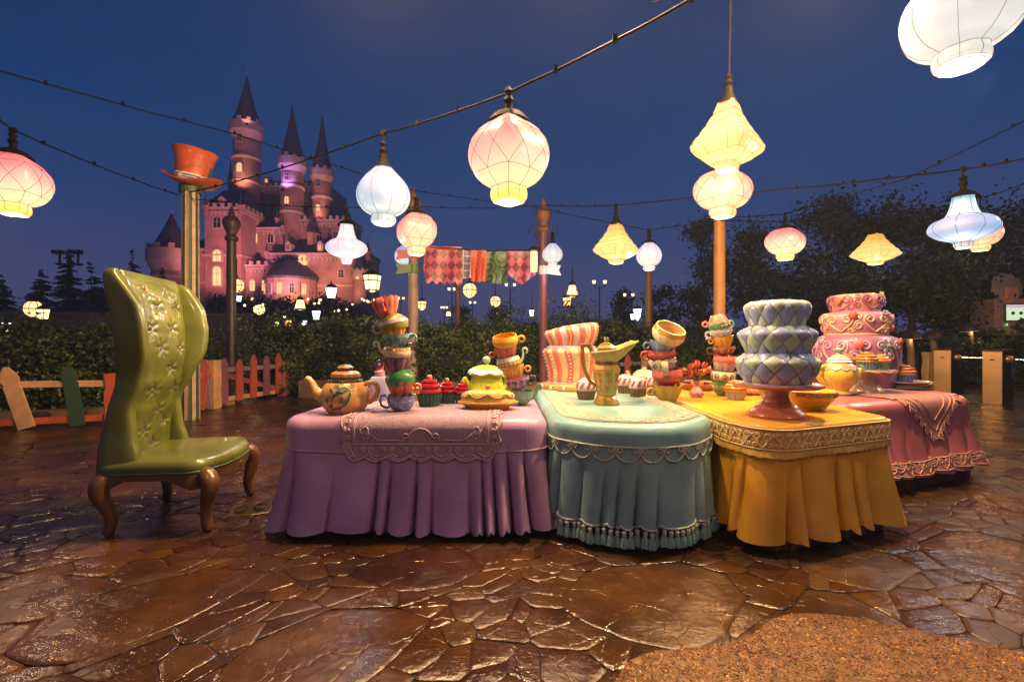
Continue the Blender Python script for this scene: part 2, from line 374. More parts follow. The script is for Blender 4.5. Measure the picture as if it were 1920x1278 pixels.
def noise2(x, y, z=0):
    import mathutils; return mathutils.noise.noise(Vector((x, y, z)))
paving()
# golden pebble bed
def pebbles():
    rg = random.Random(3); ms = [paint('#7a4a1a', .22), paint('#96601f', .2), paint('#5c3414', .25), paint('#b98a3e', .2), paint('#3f2412', .28)]
    base = MB(); ol = []
    for i in range(90):
        a = 2 * PI * i / 90; lo_, hi_ = .2, 2.2
        for _ in range(18):
            md = (lo_ + hi_) / 2
            if gold_patch(1.5 + md * math.cos(a), 1.38 + md * math.sin(a)): lo_ = md
            else: hi_ = md
        ol.append((1.5 + lo_ * math.cos(a), 1.38 + lo_ * math.sin(a)))
    base.grid(lambda i, j: (lerp(1.5, ol[i][0], (1.012, 1.004, .985)[j]), lerp(1.38, ol[i][1], (1.012, 1.004, .985)[j]), (-.004, .0055, .0075)[j]), 90, 3, True); base.add([(lerp(1.5, x, .985), lerp(1.38, y, .985), .0075) for x, y in ol], [tuple(range(90))])
    o = base.build('pebble_bed', mat('pebble_mortar', (0.15, 0.076, 0.017), .14, var=.55, scale=22, bump=.7, bscale=120), smooth=0); o['kind'] = 'structure'
    mb = MB(); n = 0
    while n < 9500:
        x, y = rg.uniform(.2, 2.9), rg.uniform(1.4, 2.42)
        if not gold_patch(x, y): continue
        r = rg.uniform(.0028, .0075) * (1.6 if rg.random() < .05 else 1); a = rg.uniform(0, PI); k = rg.uniform(.5, .9); z = .0068 + rg.uniform(0, .0015)
        ca, sa = math.cos(a), math.sin(a); vs = []
        for j, (q, h) in enumerate(((1, 0), (.8, .7))):
            for i in range(6):
                u, v = q * r * math.cos(i * PI / 3), q * r * k * math.sin(i * PI / 3); vs.append((x + u * ca - v * sa, y + u * sa + v * ca, z + h * r * .7))
        vs.append((x, y, z + r * .8))
        fs = [(i, (i + 1) % 6, 6 + (i + 1) % 6, 6 + i) for i in range(6)] + [(6 + i, 6 + (i + 1) % 6, 12) for i in range(6)]
        mb.add(vs, fs, rg.choice((0, 0, 0, 1, 1, 2, 2, 2, 4, 4, 3, 0, 2))); n += 1
    mb.build('pebbles', ms, o, smooth=180)['kind'] = 'stuff'
pebbles()
# drain cover between chair and table
def drain():
    c = onz(470, 955); t = thing('drain_cover', 'small square bronze drain cover with curved slots beside the armless chair', 'drain cover', (c.x, c.y, .006), .4)
    mm = mat('old_bronze', '#5b4a2c', .35, .7, var=.3, bump=.3)
    MB().bbox((0, 0, 0), (.30, .30, .012), .006).build('plate', mm, t)
    for sx in (-1, 1):
        for k in range(5):
            r = .03 + .022 * k
            MB().tube([(sx * .005 + sx * r * math.cos(a), r * math.sin(a), .008) for a in [R(-65 + 13 * i) for i in range(11)]], .005, 4).build('bar', mat('drain_dark', (.02, .015, .01), .4), t)
drain()
# ---------------------------------------------------------------- foliage
def leaf_mats(name, cols): return [mat(name + '_%d' % i, c, .42, var=.25, scale=2, bump=0, spec=.4) for i, c in enumerate(cols)]
LV_HEDGE = leaf_mats('hedge_leaf', [(0.018, 0.036, 0.007), (0.032, 0.058, 0.010), (0.060, 0.090, 0.015), (0.012, 0.022, 0.005)])
LV_TREE = leaf_mats('tree_leaf', [(0.012, 0.020, 0.006), (0.020, 0.031, 0.007), (0.038, 0.046, 0.010)])
LV_PALE = leaf_mats('bush_leaf', [(0.055, 0.098, 0.014), (0.090, 0.140, 0.022), (0.030, 0.058, 0.010)])
m_bark = mat('bark', (0.035, 0.024, 0.016), .7, var=.4, scale=12, bump=.6)
def leaf(mb, p, s, rg, nm, out=None, mi=None):
    d = Vector((rg.gauss(0, 1), rg.gauss(0, 1), rg.gauss(0, .8)))
    if out is not None: d += out * 1.2
    d.normalize(); u = d.orthogonal().normalized(); u.rotate(Matrix.Rotation(rg.uniform(0, 6.28), 3, d)); w = d.cross(u)
    L, W = s * rg.uniform(.7, 1.3), s * rg.uniform(.28, .42)
    a = p - u * L / 2; c = p + u * L / 2
    mb.add([a, p + w * W - d * W * .3, c, p - w * W - d * W * .3], [(0, 1, 2), (0, 2, 3)], rg.randrange(nm) if mi is None or rg.random() < .3 else mi)
def noise2(x, y, z=0): 
    import mathutils; return mathutils.noise.noise(Vector((x, y, z)))
def hedge(name, label, path, depth, h, n, leafs, seed, lump=.24, size=.085, group=None, cat='hedge'):
    """clipped row of shrubs following path [(x, y)...]; h may be a function of 0..1"""
    rg = random.Random(seed); hf = h if callable(h) else (lambda t: h)
    t = thing(name, label, cat, (path[0][0], path[0][1], 0), 0, group); o0 = Vector((path[0][0], path[0][1], 0))
    seg = [math.dist(a, b) for a, b in zip(path, path[1:])]; tot = sum(seg)
    def at(d):
        for (a, b), s in zip(zip(path, path[1:]), seg):
            if d <= s: 
                q = d / s; u = Vector((b[0] - a[0], b[1] - a[1], 0)).normalized(); return Vector((lerp(a[0], b[0], q), lerp(a[1], b[1], q), 0)), Vector((u.y, -u.x, 0))
            d -= s
        u = Vector((path[-1][0] - path[-2][0], path[-1][1] - path[-2][1], 0)).normalized(); return Vector((path[-1][0], path[-1][1], 0)), Vector((u.y, -u.x, 0))
    mb = MB()
    for _ in range(n):
        d = rg.uniform(0, tot); c, nv = at(d); H = hf(d / tot)
        l = lump * noise2(d * .9, seed, 0) * 1.6 + lump * .7 * noise2(d * 3.1, seed + 5, 1)
        if rg.random() < .42:
            off = rg.uniform(-.5, .5) * depth; z = H + l - (abs(off) / depth * 2) ** 4 * .2 + rg.gauss(0, .05) + (rg.random() ** 8) * .28; out = Vector((0, 0, 1))
        else:
            z = rg.uniform(.05, H + l); bul = lump * 1.3 * noise2(d * 1.3, z * 1.6, seed + 2) + .5 * lump * noise2(d * 4, z * 4, seed); off = depth / 2 + bul - sstep((z - H + .3) / .5) * .15; off = off + rg.gauss(0, .05) - abs(rg.gauss(0, .08)); out = nv
            if rg.random() < .12: off = -off; out = -nv
        leaf(mb, c + nv * off + Vector((0, 0, z)) - o0, size * rg.uniform(.8, 1.25), rg, len(leafs), out, int(max(0, min(.99, .5 + .9 * noise2(d * 1.7, z * 2.2, seed))) * len(leafs)))
    mb.build('foliage', leafs, t, smooth=0)['kind'] = 'stuff'
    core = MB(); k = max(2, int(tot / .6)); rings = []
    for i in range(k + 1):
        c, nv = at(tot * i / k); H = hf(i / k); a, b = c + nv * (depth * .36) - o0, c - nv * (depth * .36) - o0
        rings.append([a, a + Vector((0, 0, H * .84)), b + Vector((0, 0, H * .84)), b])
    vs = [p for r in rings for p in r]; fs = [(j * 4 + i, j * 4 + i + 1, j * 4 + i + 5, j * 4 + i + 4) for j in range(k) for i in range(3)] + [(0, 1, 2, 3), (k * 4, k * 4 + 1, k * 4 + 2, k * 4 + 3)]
    core.add(vs, fs).build('light_block', mat('hedge_inner', (0.012, 0.014, 0.007), .9, var=.5, scale=6, bump=.5), t, smooth=0)  # dark inner box added to block light through the leaves
    return t
def bush(label, c, r, n, leafs, seed, size=.075, group=None, name='bush', flat=.8):
    rg = random.Random(seed); t = thing(name, label, 'bush', (c[0], c[1], 0), 0, group); mb = MB()
    cl = []
    for _ in range(22):
        d = Vector((rg.gauss(0, 1), rg.gauss(0, 1), abs(rg.gauss(0, 1)))).normalized(); cl.append(Vector((d.x * r[0], d.y * r[0], .25 + d.z * r[1])) * rg.uniform(.6, .95))
    for _ in range(n):
        k = rg.choice(cl); q = Vector((rg.gauss(0, 1), rg.gauss(0, 1), rg.gauss(0, .8))) * .24 * r[0]
        leaf(mb, k + q, size, rg, len(leafs), (k + q).normalized())
    mb.build('foliage', leafs, t, smooth=0)['kind'] = 'stuff'
    st = MB()
    for k in cl[:9]: st.tube([(0, 0, 0), tuple(k * .5 + Vector((rg.uniform(-.05, .05), 0, .05))), tuple(k)], [.022, .014, .005], 5)
    st.build('stem', m_bark, t); return t
def tree(label, c, h, r, n, leafs, seed, size=.16, group=None, base=.3, name='broadleaf_tree', shape='round', cat='tree'):
    rg = random.Random(seed); t = thing(name, label, cat, (c[0], c[1], 0), rg.uniform(0, 6), group)
    tr = MB(); path = [Vector((rg.uniform(-.04, .04) * i, rg.uniform(-.04, .04) * i, h * .93 * i / 6)) for i in range(7)]
    tr.tube(path, [lerp(.028 * h ** .9, .01, i / 6) for i in range(7)], 8)
    mb = MB(); cl = []
    nb = 26 if shape == 'round' else 90
    for i in range(nb):
        q = rg.uniform(base, .98); o = path[min(6, int(q * 6))]; a = rg.uniform(0, 6.28)
        if shape == 'round': w = r * math.sqrt(max(.05, 1 - ((q - .58) / .46) ** 2)) * rg.uniform(.45, 1.0)
        else: w = r * (1.03 - q) / (1 - base) * rg.uniform(.75, 1.1)
        e = Vector((o.x + w * math.cos(a), o.y + w * math.sin(a), h * q + (w * .25 if shape == 'round' else -w * .18)))
        s = Vector((o.x, o.y, max(.2 * h, h * q - w * .35))) if shape == 'round' else Vector((o.x, o.y, h * q))
        tr.tube([s, s.lerp(e, .55) + Vector((0, 0, .06 * w)), e], [.011 * h ** .9 * .6, .02, .008], 5); cl.append((s, e, w))
    for _ in range(n):
        s, e, w = rg.choice(cl)
        if shape == 'round': p = s.lerp(e, rg.uniform(.55, 1.05)) + Vector((rg.gauss(0, 1), rg.gauss(0, 1), rg.gauss(0, .75))) * (.16 * r + .1)
        else:
            q = rg.uniform(.1, 1.0); p = s.lerp(e, q) + Vector((rg.gauss(0, .10 * w + .03), rg.gauss(0, .10 * w + .03), rg.gauss(0, .04 * w) - .08 * w * q))
        leaf(mb, p, size if shape == 'round' else size * (.35 + .65 * min(1, w / r * 1.4)), rg, len(leafs))
    tr.build('trunk', m_bark, t, smooth=180)
    mb.build('crown', leafs, t, smooth=0); return t
# left side hedge behind the picket fence, main hedge, shrubs
hedge('hedge', 'dark clipped hedge behind the picket fence with the dark green picket', [(-16, 8.6), (-11, 8.9), (-7.9, 9.6)], 1.5, lambda t: 1.62, 9000, LV_HEDGE, 11, size=.095)
bush('bright green bush catching light behind the tall wingback chair', P(195, 700, 9.4), (1.05, 1.75), 4200, LV_PALE, 12)
bush('low dark bush between the hedge and the far stone wall', P(85, 650, 12.5), (2.1, 1.75), 3000, LV_HEDGE, 15)
bush('bright bush with the slim dark lamp post rising beside it', P(470, 700, 12.6), (1.55, 2.15), 5200, LV_PALE, 13)
hedge('hedge', 'tall dark hedge behind the leaning stack of nine teacups', [(-6.6, 12.6), (-4.8, 12.4), (-2.75, 12.0)], 1.5, lambda t: 1.55 + .35 * sstep(t * 1.4), 14000, LV_HEDGE, 21)
bush('leafy shrub at the foot of the post that carries the patterned banner', P(748, 640, 11.7), (.55, 2.15), 2200, LV_PALE, 14)
bush('thin sprig of shrub just right of the banner post', P(800, 640, 11.9), (.42, 1.95), 900, LV_PALE, 18)
hedge('hedge', 'clipped hedge in the stone planter behind the short stack of six teacups', [(-2.55, 12.0), (-.9, 11.8), (.95, 11.9)], 1.3, lambda t: 1.62 + .12 * sstep(t), 13000, LV_PALE[:1] + LV_HEDGE, 22, size=.08)
bush('rounded shrub rising above the hedge behind the short teacup stack', P(940, 640, 12.7), (1.0, 2.25), 3200, LV_HEDGE, 16)
bush('tall rounded bush behind the striped pink cake', P(1080, 640, 12.2), (1.15, 2.25), 5200, LV_HEDGE, 17)
hedge('hedge', 'dark hedge running behind the pitcher toward the brown lamp post', [(1.6, 12.4), (3.6, 13.0), (5.6, 13.8)], 1.4, lambda t: 1.75 - .1 * t, 10000, LV_HEDGE, 23)
# planter kerb
def kerb(name, label, path, w, h, m):
    t = MB(); n = len(path); L = []
    for i, p in enumerate(path):
        a = Vector(path[max(0, i - 1)]); b = Vector(path[min(n - 1, i + 1)]); d = (b - a).normalized(); L.append((Vector(p), Vector((-d.y, d.x))))
    vs = []
    for p, nn in L:
        for o, z in ((-w / 2, -.05), (-w / 2, h - .015), (-w / 2 + .015, h), (w / 2 - .015, h), (w / 2, h - .015), (w / 2, -.05)): vs.append((p.x + nn.x * o, p.y + nn.y * o, z))
    fs = [(j * 6 + i, j * 6 + i + 1, j * 6 + i + 7, j * 6 + i + 6) for j in range(n - 1) for i in range(5)] + [tuple(range(6)), tuple((n - 1) * 6 + i for i in range(5, -1, -1))]
    tag(t.add(vs, fs).build(name, m, smooth=30), label, 'kerb')
m_kerb = mat('kerb_stone', '#7c6247', .45, var=.3, scale=5, bump=.35, bscale=30, dirt=.5)
kerb('planter_kerb', 'low brown stone kerb along the foot of the hedge behind the cupcakes', [(-5.3, 11.5), (-4.2, 11.3), (-2.6, 11.0), (-.9, 10.85), (.3, 10.8), (1.6, 11.2), (3.6, 11.9), (5.6, 12.8)], .3, .42, m_kerb)
kerb('planter_kerb', 'curved pale kerb at the foot of the narrow cream gate post', [(-9.5, 7.7), (-8.1, 8.2), (-7.2, 8.9), (-6.5, 9.6), (-6.35, 10.2)], .35, .16, mat('kerb_pale', '#9a7a58', .4, var=.25, scale=5, bump=.3, bscale=30))
# trees on the right
TG = 'dark broadleaf trees beyond the turnstiles'
for px, Y, h, r, n, sd, lab in (
    (1318, 21, 7.4, 1.3, 3800, 31, 'slender tree just left of the tall orange lantern post'),
    (1415, 19, 6.4, 1.6, 4600, 32, 'rounded tree just right of the tall orange lantern post'),
    (1555, 18, 7.6, 2.1, 7500, 33, 'tall tree behind the small yellow lantern with its top left of it'),
    (1705, 17, 7.3, 2.2, 7500, 34, 'wide tree behind the three tier floral cake'),
    (1815, 19, 7.4, 2.2, 8500, 35, 'tall tree behind the flared blue lantern'),
    (1915, 20, 7.6, 2.9, 7500, 36, 'tree behind the candy coloured ticket kiosk at the edge of view'),
    (1490, 25, 4.8, 2.3, 4000, 37, 'dense tree filling the gap behind the diamond cake'),
    (1640, 27, 5.4, 2.4, 4200, 41, 'low tree in the second row left of the mushroom lights')):
    p = P(px, 640, Y); tree(lab, (p.x, p.y), h * .92, r * .88, int(n * 1.15), LV_TREE, sd, size=.15, group=TG, base=.25)
for px, Y, h, sd, lab in ((1165, 46, 6.2, 38, 'thin wispy tree beside the double street lamp'), (1240, 40, 6.0, 39, 'wispy small tree left of the brown lamp post top'), (860, 60, 6, 45, 'small hazy tree far off below the patterned banner'), (935, 62, 6.5, 46, 'hazy tree far off below the diamond flag')):
    p = P(px, 640, Y); tree(lab, (p.x, p.y), h, 1.6, 1500, LV_TREE, sd, size=.3, base=.25)
hedge('hedge', 'low dark shrubbery under the trees behind the mushroom lights', [(5.9, 14.4), (9.5, 14.8), (13.5, 15.2), (17.5, 16.5)], 2.2, lambda t: 1.15 + .4 * math.sin(9 * t) ** 2, 11000, LV_HEDGE, 24, size=.13, lump=.35)
for k, (x, y, sc) in enumerate(((21.5, 17, 1.0), (25, 14, 1.1), (28, 9.5, 1.05), (30, 4, 1.15), (31, -2, 1.0))):
    o = dup(COL.objects['broadleaf_tree.003']); o.location = (x, y, 0); o.scale = (sc, sc, sc); o.rotation_euler.z = k * 1.3; o['label'] = ('dark broadleaf tree outside the view on the right, %s along the row' % ('first', 'second', 'third', 'fourth', 'last')[k])
hedge('hedge', 'long shrubbery outside the view on the right of the plaza', [(17.5, 16.5), (23, 14.5), (27, 8), (29, -4)], 2.4, lambda t: 1.9 + .5 * math.sin(11 * t) ** 2, 7000, LV_HEDGE, 27, size=.2, lump=.4)
# conifers on the left
LV_CON = leaf_mats('needle', [(0.018, 0.028, 0.014), (0.028, 0.040, 0.018)])
CG = 'dark conifers on the skyline left of the castle'
for px, ty, Y, sd, r, lab in ((78, 500, 62, 51, 3.2, 'broad conifer just left of the floodlight mast'), (128, 462, 64, 52, 3.6, 'tall conifer right of the floodlight mast'), (173, 487, 60, 53, 2.7, 'conical conifer alone between the mast and the green chair'), (250, 463, 78, 54, 2.4, 'slim pointed conifer rising above the top of the green chair'), (2, 512, 58, 55, 2.6, 'conifer at the left edge of view'), (305, 497, 70, 56, 2.2, 'small conifer before the round corner tower')):
    p = P(px, ty, Y); tree(lab, (p.x, p.y), p.z, r * 1.15, 6500, LV_CON, sd, size=.40, group=CG, base=.12, name='conifer', shape='cone')
# rock mound and floodlight mast, far stone wall
mound = MB()
c0 = P(110, 560, 70)
mound.grid(lambda i, j: (c0.x + (lerp(10.5, 0.0, (j / 9) ** 1.3) + 1.3 * noise2(i * .7, j * .9, 2)) * math.cos(2 * PI * i / 28), c0.y + 7 + (lerp(8, 0.0, (j / 9) ** 1.3)) * math.sin(2 * PI * i / 28), 9.8 * (j / 9) ** .55 + .5 * noise2(i * .8, j, 5) - .3), 28, 10, True)
mo = mound.build('rock_mound', mat('dark_rock', (.055, .045, .04), .7, var=.4, scale=.6, bump=.8, bscale=3), smooth=50); mo['kind'] = 'structure'
MAST = thing('floodlight_mast', 'dark mast with two clusters of floodlights on the rock mound', 'mast', (c0.x - .3, c0.y + 2, 8.5))
mk = mat('black_iron', (.018, .016, .016), .5, .3, var=.3, bump=.2)
MB().tube([(0, 0, 0), (0, 0, 4.2)], .42, 8).tube([(0, 0, 4.2), (0, 0, 6.6)], .3, 8).build('mast', mk, MAST)
for z, w in ((2.7, 3.4), (5.0, 3.6)): MB().box((0, 0, z), (w, .9, .26)).build('gantry', mk, MAST)
for x in (-1.5, 1.4):
    MB().tube([(x, 0, 5.0), (x, 0, 6.7)], .16, 6).build('bracket', mk, MAST)
    for dx in (-.5, .5): MB().bbox((x + dx, -.3, 6.9), (.62, .8, .6), .1).build('floodlight_head', mk, MAST)
def brickwall(name, label, p0, p1, h, m):
    d = Vector((p1[0] - p0[0], p1[1] - p0[1], 0)); L = d.length; t = thing(name, label, 'wall', (p0[0], p0[1], 0), math.atan2(d.y, d.x)); 
    MB().box((L / 2, .2, h / 2 - .1), (L, .4, h + .2)).build('masonry', m, t, smooth=0); MB().bbox((L / 2, .2, h + .06), (L + .1, .5, .14), .03).build('coping', m_kerb, t)
    return t
def masonry(name, c1, c2, cm, scale, bw=.5, rh=.25, bump=.5):
    m, nt, b = node_mat(name); N = nt.nodes; L = nt.links; t = N.new('ShaderNodeTexCoord'); s = N.new('ShaderNodeSeparateXYZ'); L.new(t.outputs['Object'], s.inputs[0])
    ad = N.new('ShaderNodeMath'); ad.operation = 'ADD'; L.new(s.outputs[0], ad.inputs[0]); L.new(s.outputs[1], ad.inputs[1])
    cb = N.new('ShaderNodeCombineXYZ'); L.new(ad.outputs[0], cb.inputs[0]); L.new(s.outputs[2], cb.inputs[1])
    br = N.new('ShaderNodeTexBrick'); br.inputs['Scale'].default_value = scale; br.inputs['Color1'].default_value = c1 + (1,); br.inputs['Color2'].default_value = c2 + (1,); br.inputs['Mortar'].default_value = cm + (1,)
    br.inputs['Brick Width'].default_value = bw; br.inputs['Row Height'].default_value = rh; br.inputs['Mortar Size'].default_value = .015; L.new(cb.outputs[0], br.inputs['Vector'])
    n = N.new('ShaderNodeTexNoise'); n.inputs['Scale'].default_value = .35; n.inputs['Detail'].default_value = 6; L.new(t.outputs['Object'], n.inputs['Vector'])
    hs = N.new('ShaderNodeHueSaturation'); mr = N.new('ShaderNodeMapRange'); mr.inputs[1].default_value = .3; mr.inputs[2].default_value = .7; mr.inputs[3].default_value = .75; mr.inputs[4].default_value = 1.2; L.new(n.outputs['Fac'], mr.inputs[0]); L.new(mr.outputs[0], hs.inputs['Value']); L.new(br.outputs['Color'], hs.inputs['Color'])
    L.new(hs.outputs[0], b.inputs['Base Color']); b.inputs['Roughness'].default_value = .75
    bp = N.new('ShaderNodeBump'); bp.inputs['Strength'].default_value = bump; bp.inputs['Distance'].default_value = .05; bp.invert = True; L.new(br.outputs['Fac'], bp.inputs['Height']); L.new(bp.outputs[0], b.inputs['Normal'])
    MATS[name] = m; return m
m_stonewall = masonry('stone_blocks', (.17, .13, .10), (.12, .095, .075), (.06, .05, .04), 1.0, .9, .4)
brickwall('stone_wall', 'long low far stone wall beyond the bushes left of the chair', (-36, 24), (-15.5, 27), 2.9, m_stonewall)
# ---------------------------------------------------------------- a plain old castle on the skyline
CB = masonry('castle_brick', (.36, .20, .17), (.30, .165, .145), (.34, .25, .22), .9, .8, .3)
CT = mat('castle_trim', (.46, .34, .30), .7, var=.2, scale=.5, bump=.2, bscale=4)
CR = mat('castle_slate', (.055, .060, .085), .55, var=.35, scale=.8, bump=.5, bscale=2)
CW = emit('castle_lit_window', (1.0, .62, .24), 1.5); CD = mat('castle_dark_window', (.02, .018, .03), .2, var=.3)
castle = thing('castle', 'large pink lit brick castle with pointed slate roofs on the skyline behind the chair', 'castle', P(520, 649, 125))
C0 = castle.location.copy(); C0.z = 0; castle.location = C0
def cpt(px, py, Y): return P(px, py, Y) - C0
def window(parent, c, w, h, lit, face=0.0):
    """arched window: frame with its lit or dark pane, set on a wall that looks along angle face (0 = to the camera)"""
    M = Matrix.Rotation(face, 3, 'Z'); c = Vector(c)
    def f(x, y, d): return c + M @ Vector((x, -d, y))
    arch = [(-w / 2, 0), (w / 2, 0), (w / 2, h * .7)] + [(w / 2 * math.cos(a), h * .7 + w / 2 * math.sin(a)) for a in [R(30 * i) for i in range(1, 6)]] + [(-w / 2, h * .7)]
    k = 1.45; outer = [(x * k, (y - h * .4) * 1.22 + h * .4) for x, y in arch]
    fr = MB().prism(outer, f, -.1, .22).build('window_frame', CT, parent, smooth=30)
    g = MB().prism(arch, f, .1, .26); g.build('pane', CW if lit else CD, parent if parent.parent and parent.parent.parent else fr, smooth=0)
    mu = MB(); mu.box(f(0, h * .5, .3), (.1, .08, h), M=M); mu.box(f(0, h * .55, .3), (w, .08, .1), M=M); mu.build('mullion', CT, fr, smooth=0)
def crenels(mb, path, w, h, closed=True):
    n = len(path)
    for i in range(n if closed else n - 1):
        a, b = Vector(path[i]), Vector(path[(i + 1) % n]); L = (b - a).length; k = max(1, int(L / (2 * w)))
        M = Matrix.Rotation(math.atan2(b.y - a.y, b.x - a.x), 3, 'Z')
        for q in range(k): p = a.lerp(b, (q + .5) / k); mb.box((p.x, p.y, p.z + h / 2), (w, .5, h), M=M)
def round_tower(px, rpx, ytop, ytip, Y, bands=(), wins=(), n=20):
    """brick drum with corbelled gallery and cone roof"""
    c = cpt(px, 649, Y); r = rpx / F * Y; zt = cpt(px, ytop, Y).z; zr = cpt(px, ytip, Y).z
    pr = [(r, 0), (r, zt - r * 1.1)]
    t = MB().lathe(pr, n, c=(c.x, c.y, 0)).build('tower', CB, castle, smooth=50)
    g = MB().lathe([(r * .99, zt - r * 1.3), (r * 1.22, zt - r * .75), (r * 1.26, zt - r * .7), (r * 1.26, zt), (r * 1.05, zt + .02), (r * 1.02, zt - .4)], n, c=(c.x, c.y, 0))
    crenels(g, [(c.x + r * 1.2 * math.cos(2 * PI * i / 10), c.y + r * 1.2 * math.sin(2 * PI * i / 10), zt) for i in range(10)], r * .3, r * .28); g.build('gallery', CT, t, smooth=30)
    for i in range(14):
        a = 2 * PI * i / 14; 
    for yb in bands:
        z = cpt(px, yb, Y).z; MB().lathe([(r * 1.0, z - .5), (r * 1.1, z - .3), (r * 1.12, z + .2), (r * 1.0, z + .45)], n, c=(c.x, c.y, 0)).build('string_course', CT, t, smooth=30)
    rf = MB().lathe([(r * 1.08, zt), (r * 1.10, zt + .15), (r * .8, zt + (zr - zt) * .22), (r * .36, zt + (zr - zt) * .62), (.12, zr), (0, zr)], n, c=(c.x, c.y, 0)).build('roof', CR, t, smooth=40)
    MB().tube([(c.x, c.y, zr - .3), (c.x, c.y, zr + r * .55)], [.12, .05], 5).ball((c.x, c.y, zr + .2), .3, 6).build('spike', CT, t)
    for (yb, hp, wp, lit) in wins:
        z = cpt(px, yb, Y).z
        window(t, (c.x, c.y - r * .99, z), wp / F * Y, hp / F * Y, lit)
    return t
def block(x0, x1, ytop, Y, d, cren=True, wins=(), roof=None, yb=649):
    a, b = cpt(x0, 649, Y), cpt(x1, 649, Y); zt = cpt(x0, ytop, Y).z; w = b.x - a.x; cx, cy = (a.x + b.x) / 2, a.y + d / 2
    t = MB().box((cx, cy, zt / 2), (w, d, zt)).build('wall', CB, castle, smooth=0)
    g = MB(); g.box((cx, cy, zt + .25), (w + .9, d + .9, .5)); g.box((cx, cy, zt - .5), (w + .4, d + .4, .5))
    for k in range(int(w / 1.1)): g.box((a.x + .6 + 1.1 * k, a.y - .25, zt - 1.1), (.42, .5, .8))
    for f_ in (.36, .66): MB().box((cx, cy, zt * f_), (w + .35, d + .35, .35)).box((cx, cy, zt * f_ + .3), (w + .6, d + .6, .25)).build('string_course', CT, t, smooth=0)
    if cren: crenels(g, [(a.x - .2, a.y - .2, zt + .5), (b.x + .2, a.y - .2, zt + .5), (b.x + .2, a.y + d, zt + .5), (a.x - .2, a.y + d, zt + .5)], .85, .95)
    g.build('battlement', CT, t, smooth=0)
    for (wx, wy, wp, hp, lit) in wins: p = cpt(wx, wy, Y); window(t, (p.x, a.y - .02, p.z), wp / F * Y, hp / F * Y, lit)
    if roof:
        zr = cpt(x0, roof, Y).z; h = w * .04
        m = MB(); x_0, x_1, y_0, y_1 = a.x - .4, b.x + .4, a.y - .4, a.y + d + .4
        m.add([(x_0, y_0, zt + .5), (x_1, y_0, zt + .5), (x_1, y_1, zt + .5), (x_0, y_1, zt + .5), (x_0 + w * .22, cy, zr), (x_1 - w * .22, cy, zr)], [(0, 1, 5, 4), (1, 2, 5), (2, 3, 4, 5), (3, 0, 4)]); m.build('roof', CR, t, smooth=0)
    return t
# back to front
block(448, 612, 352, 138, 16, wins=[(480, 395, 7, 18, False), (510, 395, 7, 18, False), (575, 395, 7, 18, False)], roof=322)
round_tower(463, 23, 236, 142, 134, bands=(345, 300), wins=[(330, 16, 9, True), (275, 16, 7, False)])
round_tower(604, 17, 322, 216, 132, bands=(420, 372), wins=[(355, 12, 6, False), (400, 12, 6, True)])
round_tower(548, 20, 300, 196, 127, bands=(352, 400), wins=[(345, 14, 7, False), (388, 14, 7, True)])
block(520, 650, 415, 126, 12, wins=[(600, 450, 9, 16, False), (630, 450, 9, 16, False)])
block(446, 530, 430, 123, 14, cren=False, wins=[(478, 455, 10, 20, True), (508, 455, 10, 20, False)], roof=404)
round_tower(655, 18, 462, 398, 124, bands=(505,), wins=[(495, 12, 6, False)])
block(500, 690, 478, 119, 10, wins=[(520, 520, 12, 20, False), (568, 497, 17, 16, True), (640, 520, 9, 15, False), (670, 520, 9, 15, False)], cren=False, roof=447)
block(452, 520, 500, 118, 8, wins=[(474, 545, 9, 22, True), (497, 545, 9, 22, True)])
round_tower(675, 13, 508, 462, 116, wins=[(525, 10, 5, True)])
block(384, 452, 392, 116, 10, cren=True, wins=[(408, 427, 13, 20, False), (408, 490, 15, 20, True), (408, 535, 15, 40, True), (433, 455, 8, 14, False)], roof=345)
block(352, 386, 470, 117, 10, cren=False, wins=[(370, 500, 8, 14, False)], roof=440)
round_tower(322, 31, 470, 400, 114, bands=(520,), wins=[(500, 11, 7, False), (505, 2, 1, False)])
# low apse with conical roof
ac = cpt(540, 649, 115); az = cpt(540, 520, 115).z; ar = 46 / F * 115
ap = MB().lathe([(ar, 0), (ar, az)], 14, c=(ac.x, ac.y + 2, 0)).build('apse_wall', CB, castle, smooth=0)
MB().lathe([(ar * 1.02, az - .6), (ar * 1.06, az - .2), (ar * 1.06, az), (ar * .3, cpt(540, 488, 115).z), (0, cpt(540, 484, 115).z)], 14, c=(ac.x, ac.y + 2, 0)).build('roof', CR, ap, smooth=20)
for k, lit in ((-2, 1), (-1, 0), (0, 1), (1, 0), (2, 1)):
    a = R(-90 + 25.7 * k); window(ap, (ac.x + ar * .99 * math.cos(a), ac.y + 2 + ar * .99 * math.sin(a), cpt(540, 552, 115).z), .95, 2.9, lit, a + R(90))
def pinnacle(px, py, Y, w, h):
    c = cpt(px, py, Y); n = 6; t = MB().lathe([(w, -h * .5), (w, 0), (w * 1.3, .1), (w * 1.3, .4), (w, .5)], n, c=tuple(c)).build('turret', CB, castle, smooth=30)
    MB().lathe([(w * 1.15, .5), (w * .5, h * .45), (.06, h), (0, h)], n, c=tuple(c)).build('roof', CR, t, smooth=20)
for a in ((386, 388, 115.5, .55, 4.0), (451, 388, 115.5, .55, 4.2), (446, 426, 122, .5, 3.4), (530, 426, 122, .5, 3.4), (520, 412, 125, .6, 3.8), (649, 412, 125, .6, 3.8), (585, 440, 124, 1.4, 8.0), (500, 474, 118, .5, 3.0), (690, 474, 118, .6, 4.0), (452, 497, 117, .45, 2.6), (520, 497, 117, .45, 2.6), (612, 350, 137, .6, 4.5), (353, 468, 116, .45, 2.6), (432, 340, 136, .8, 7.0), (640, 470, 121, .9, 6.0)): pinnacle(*a)
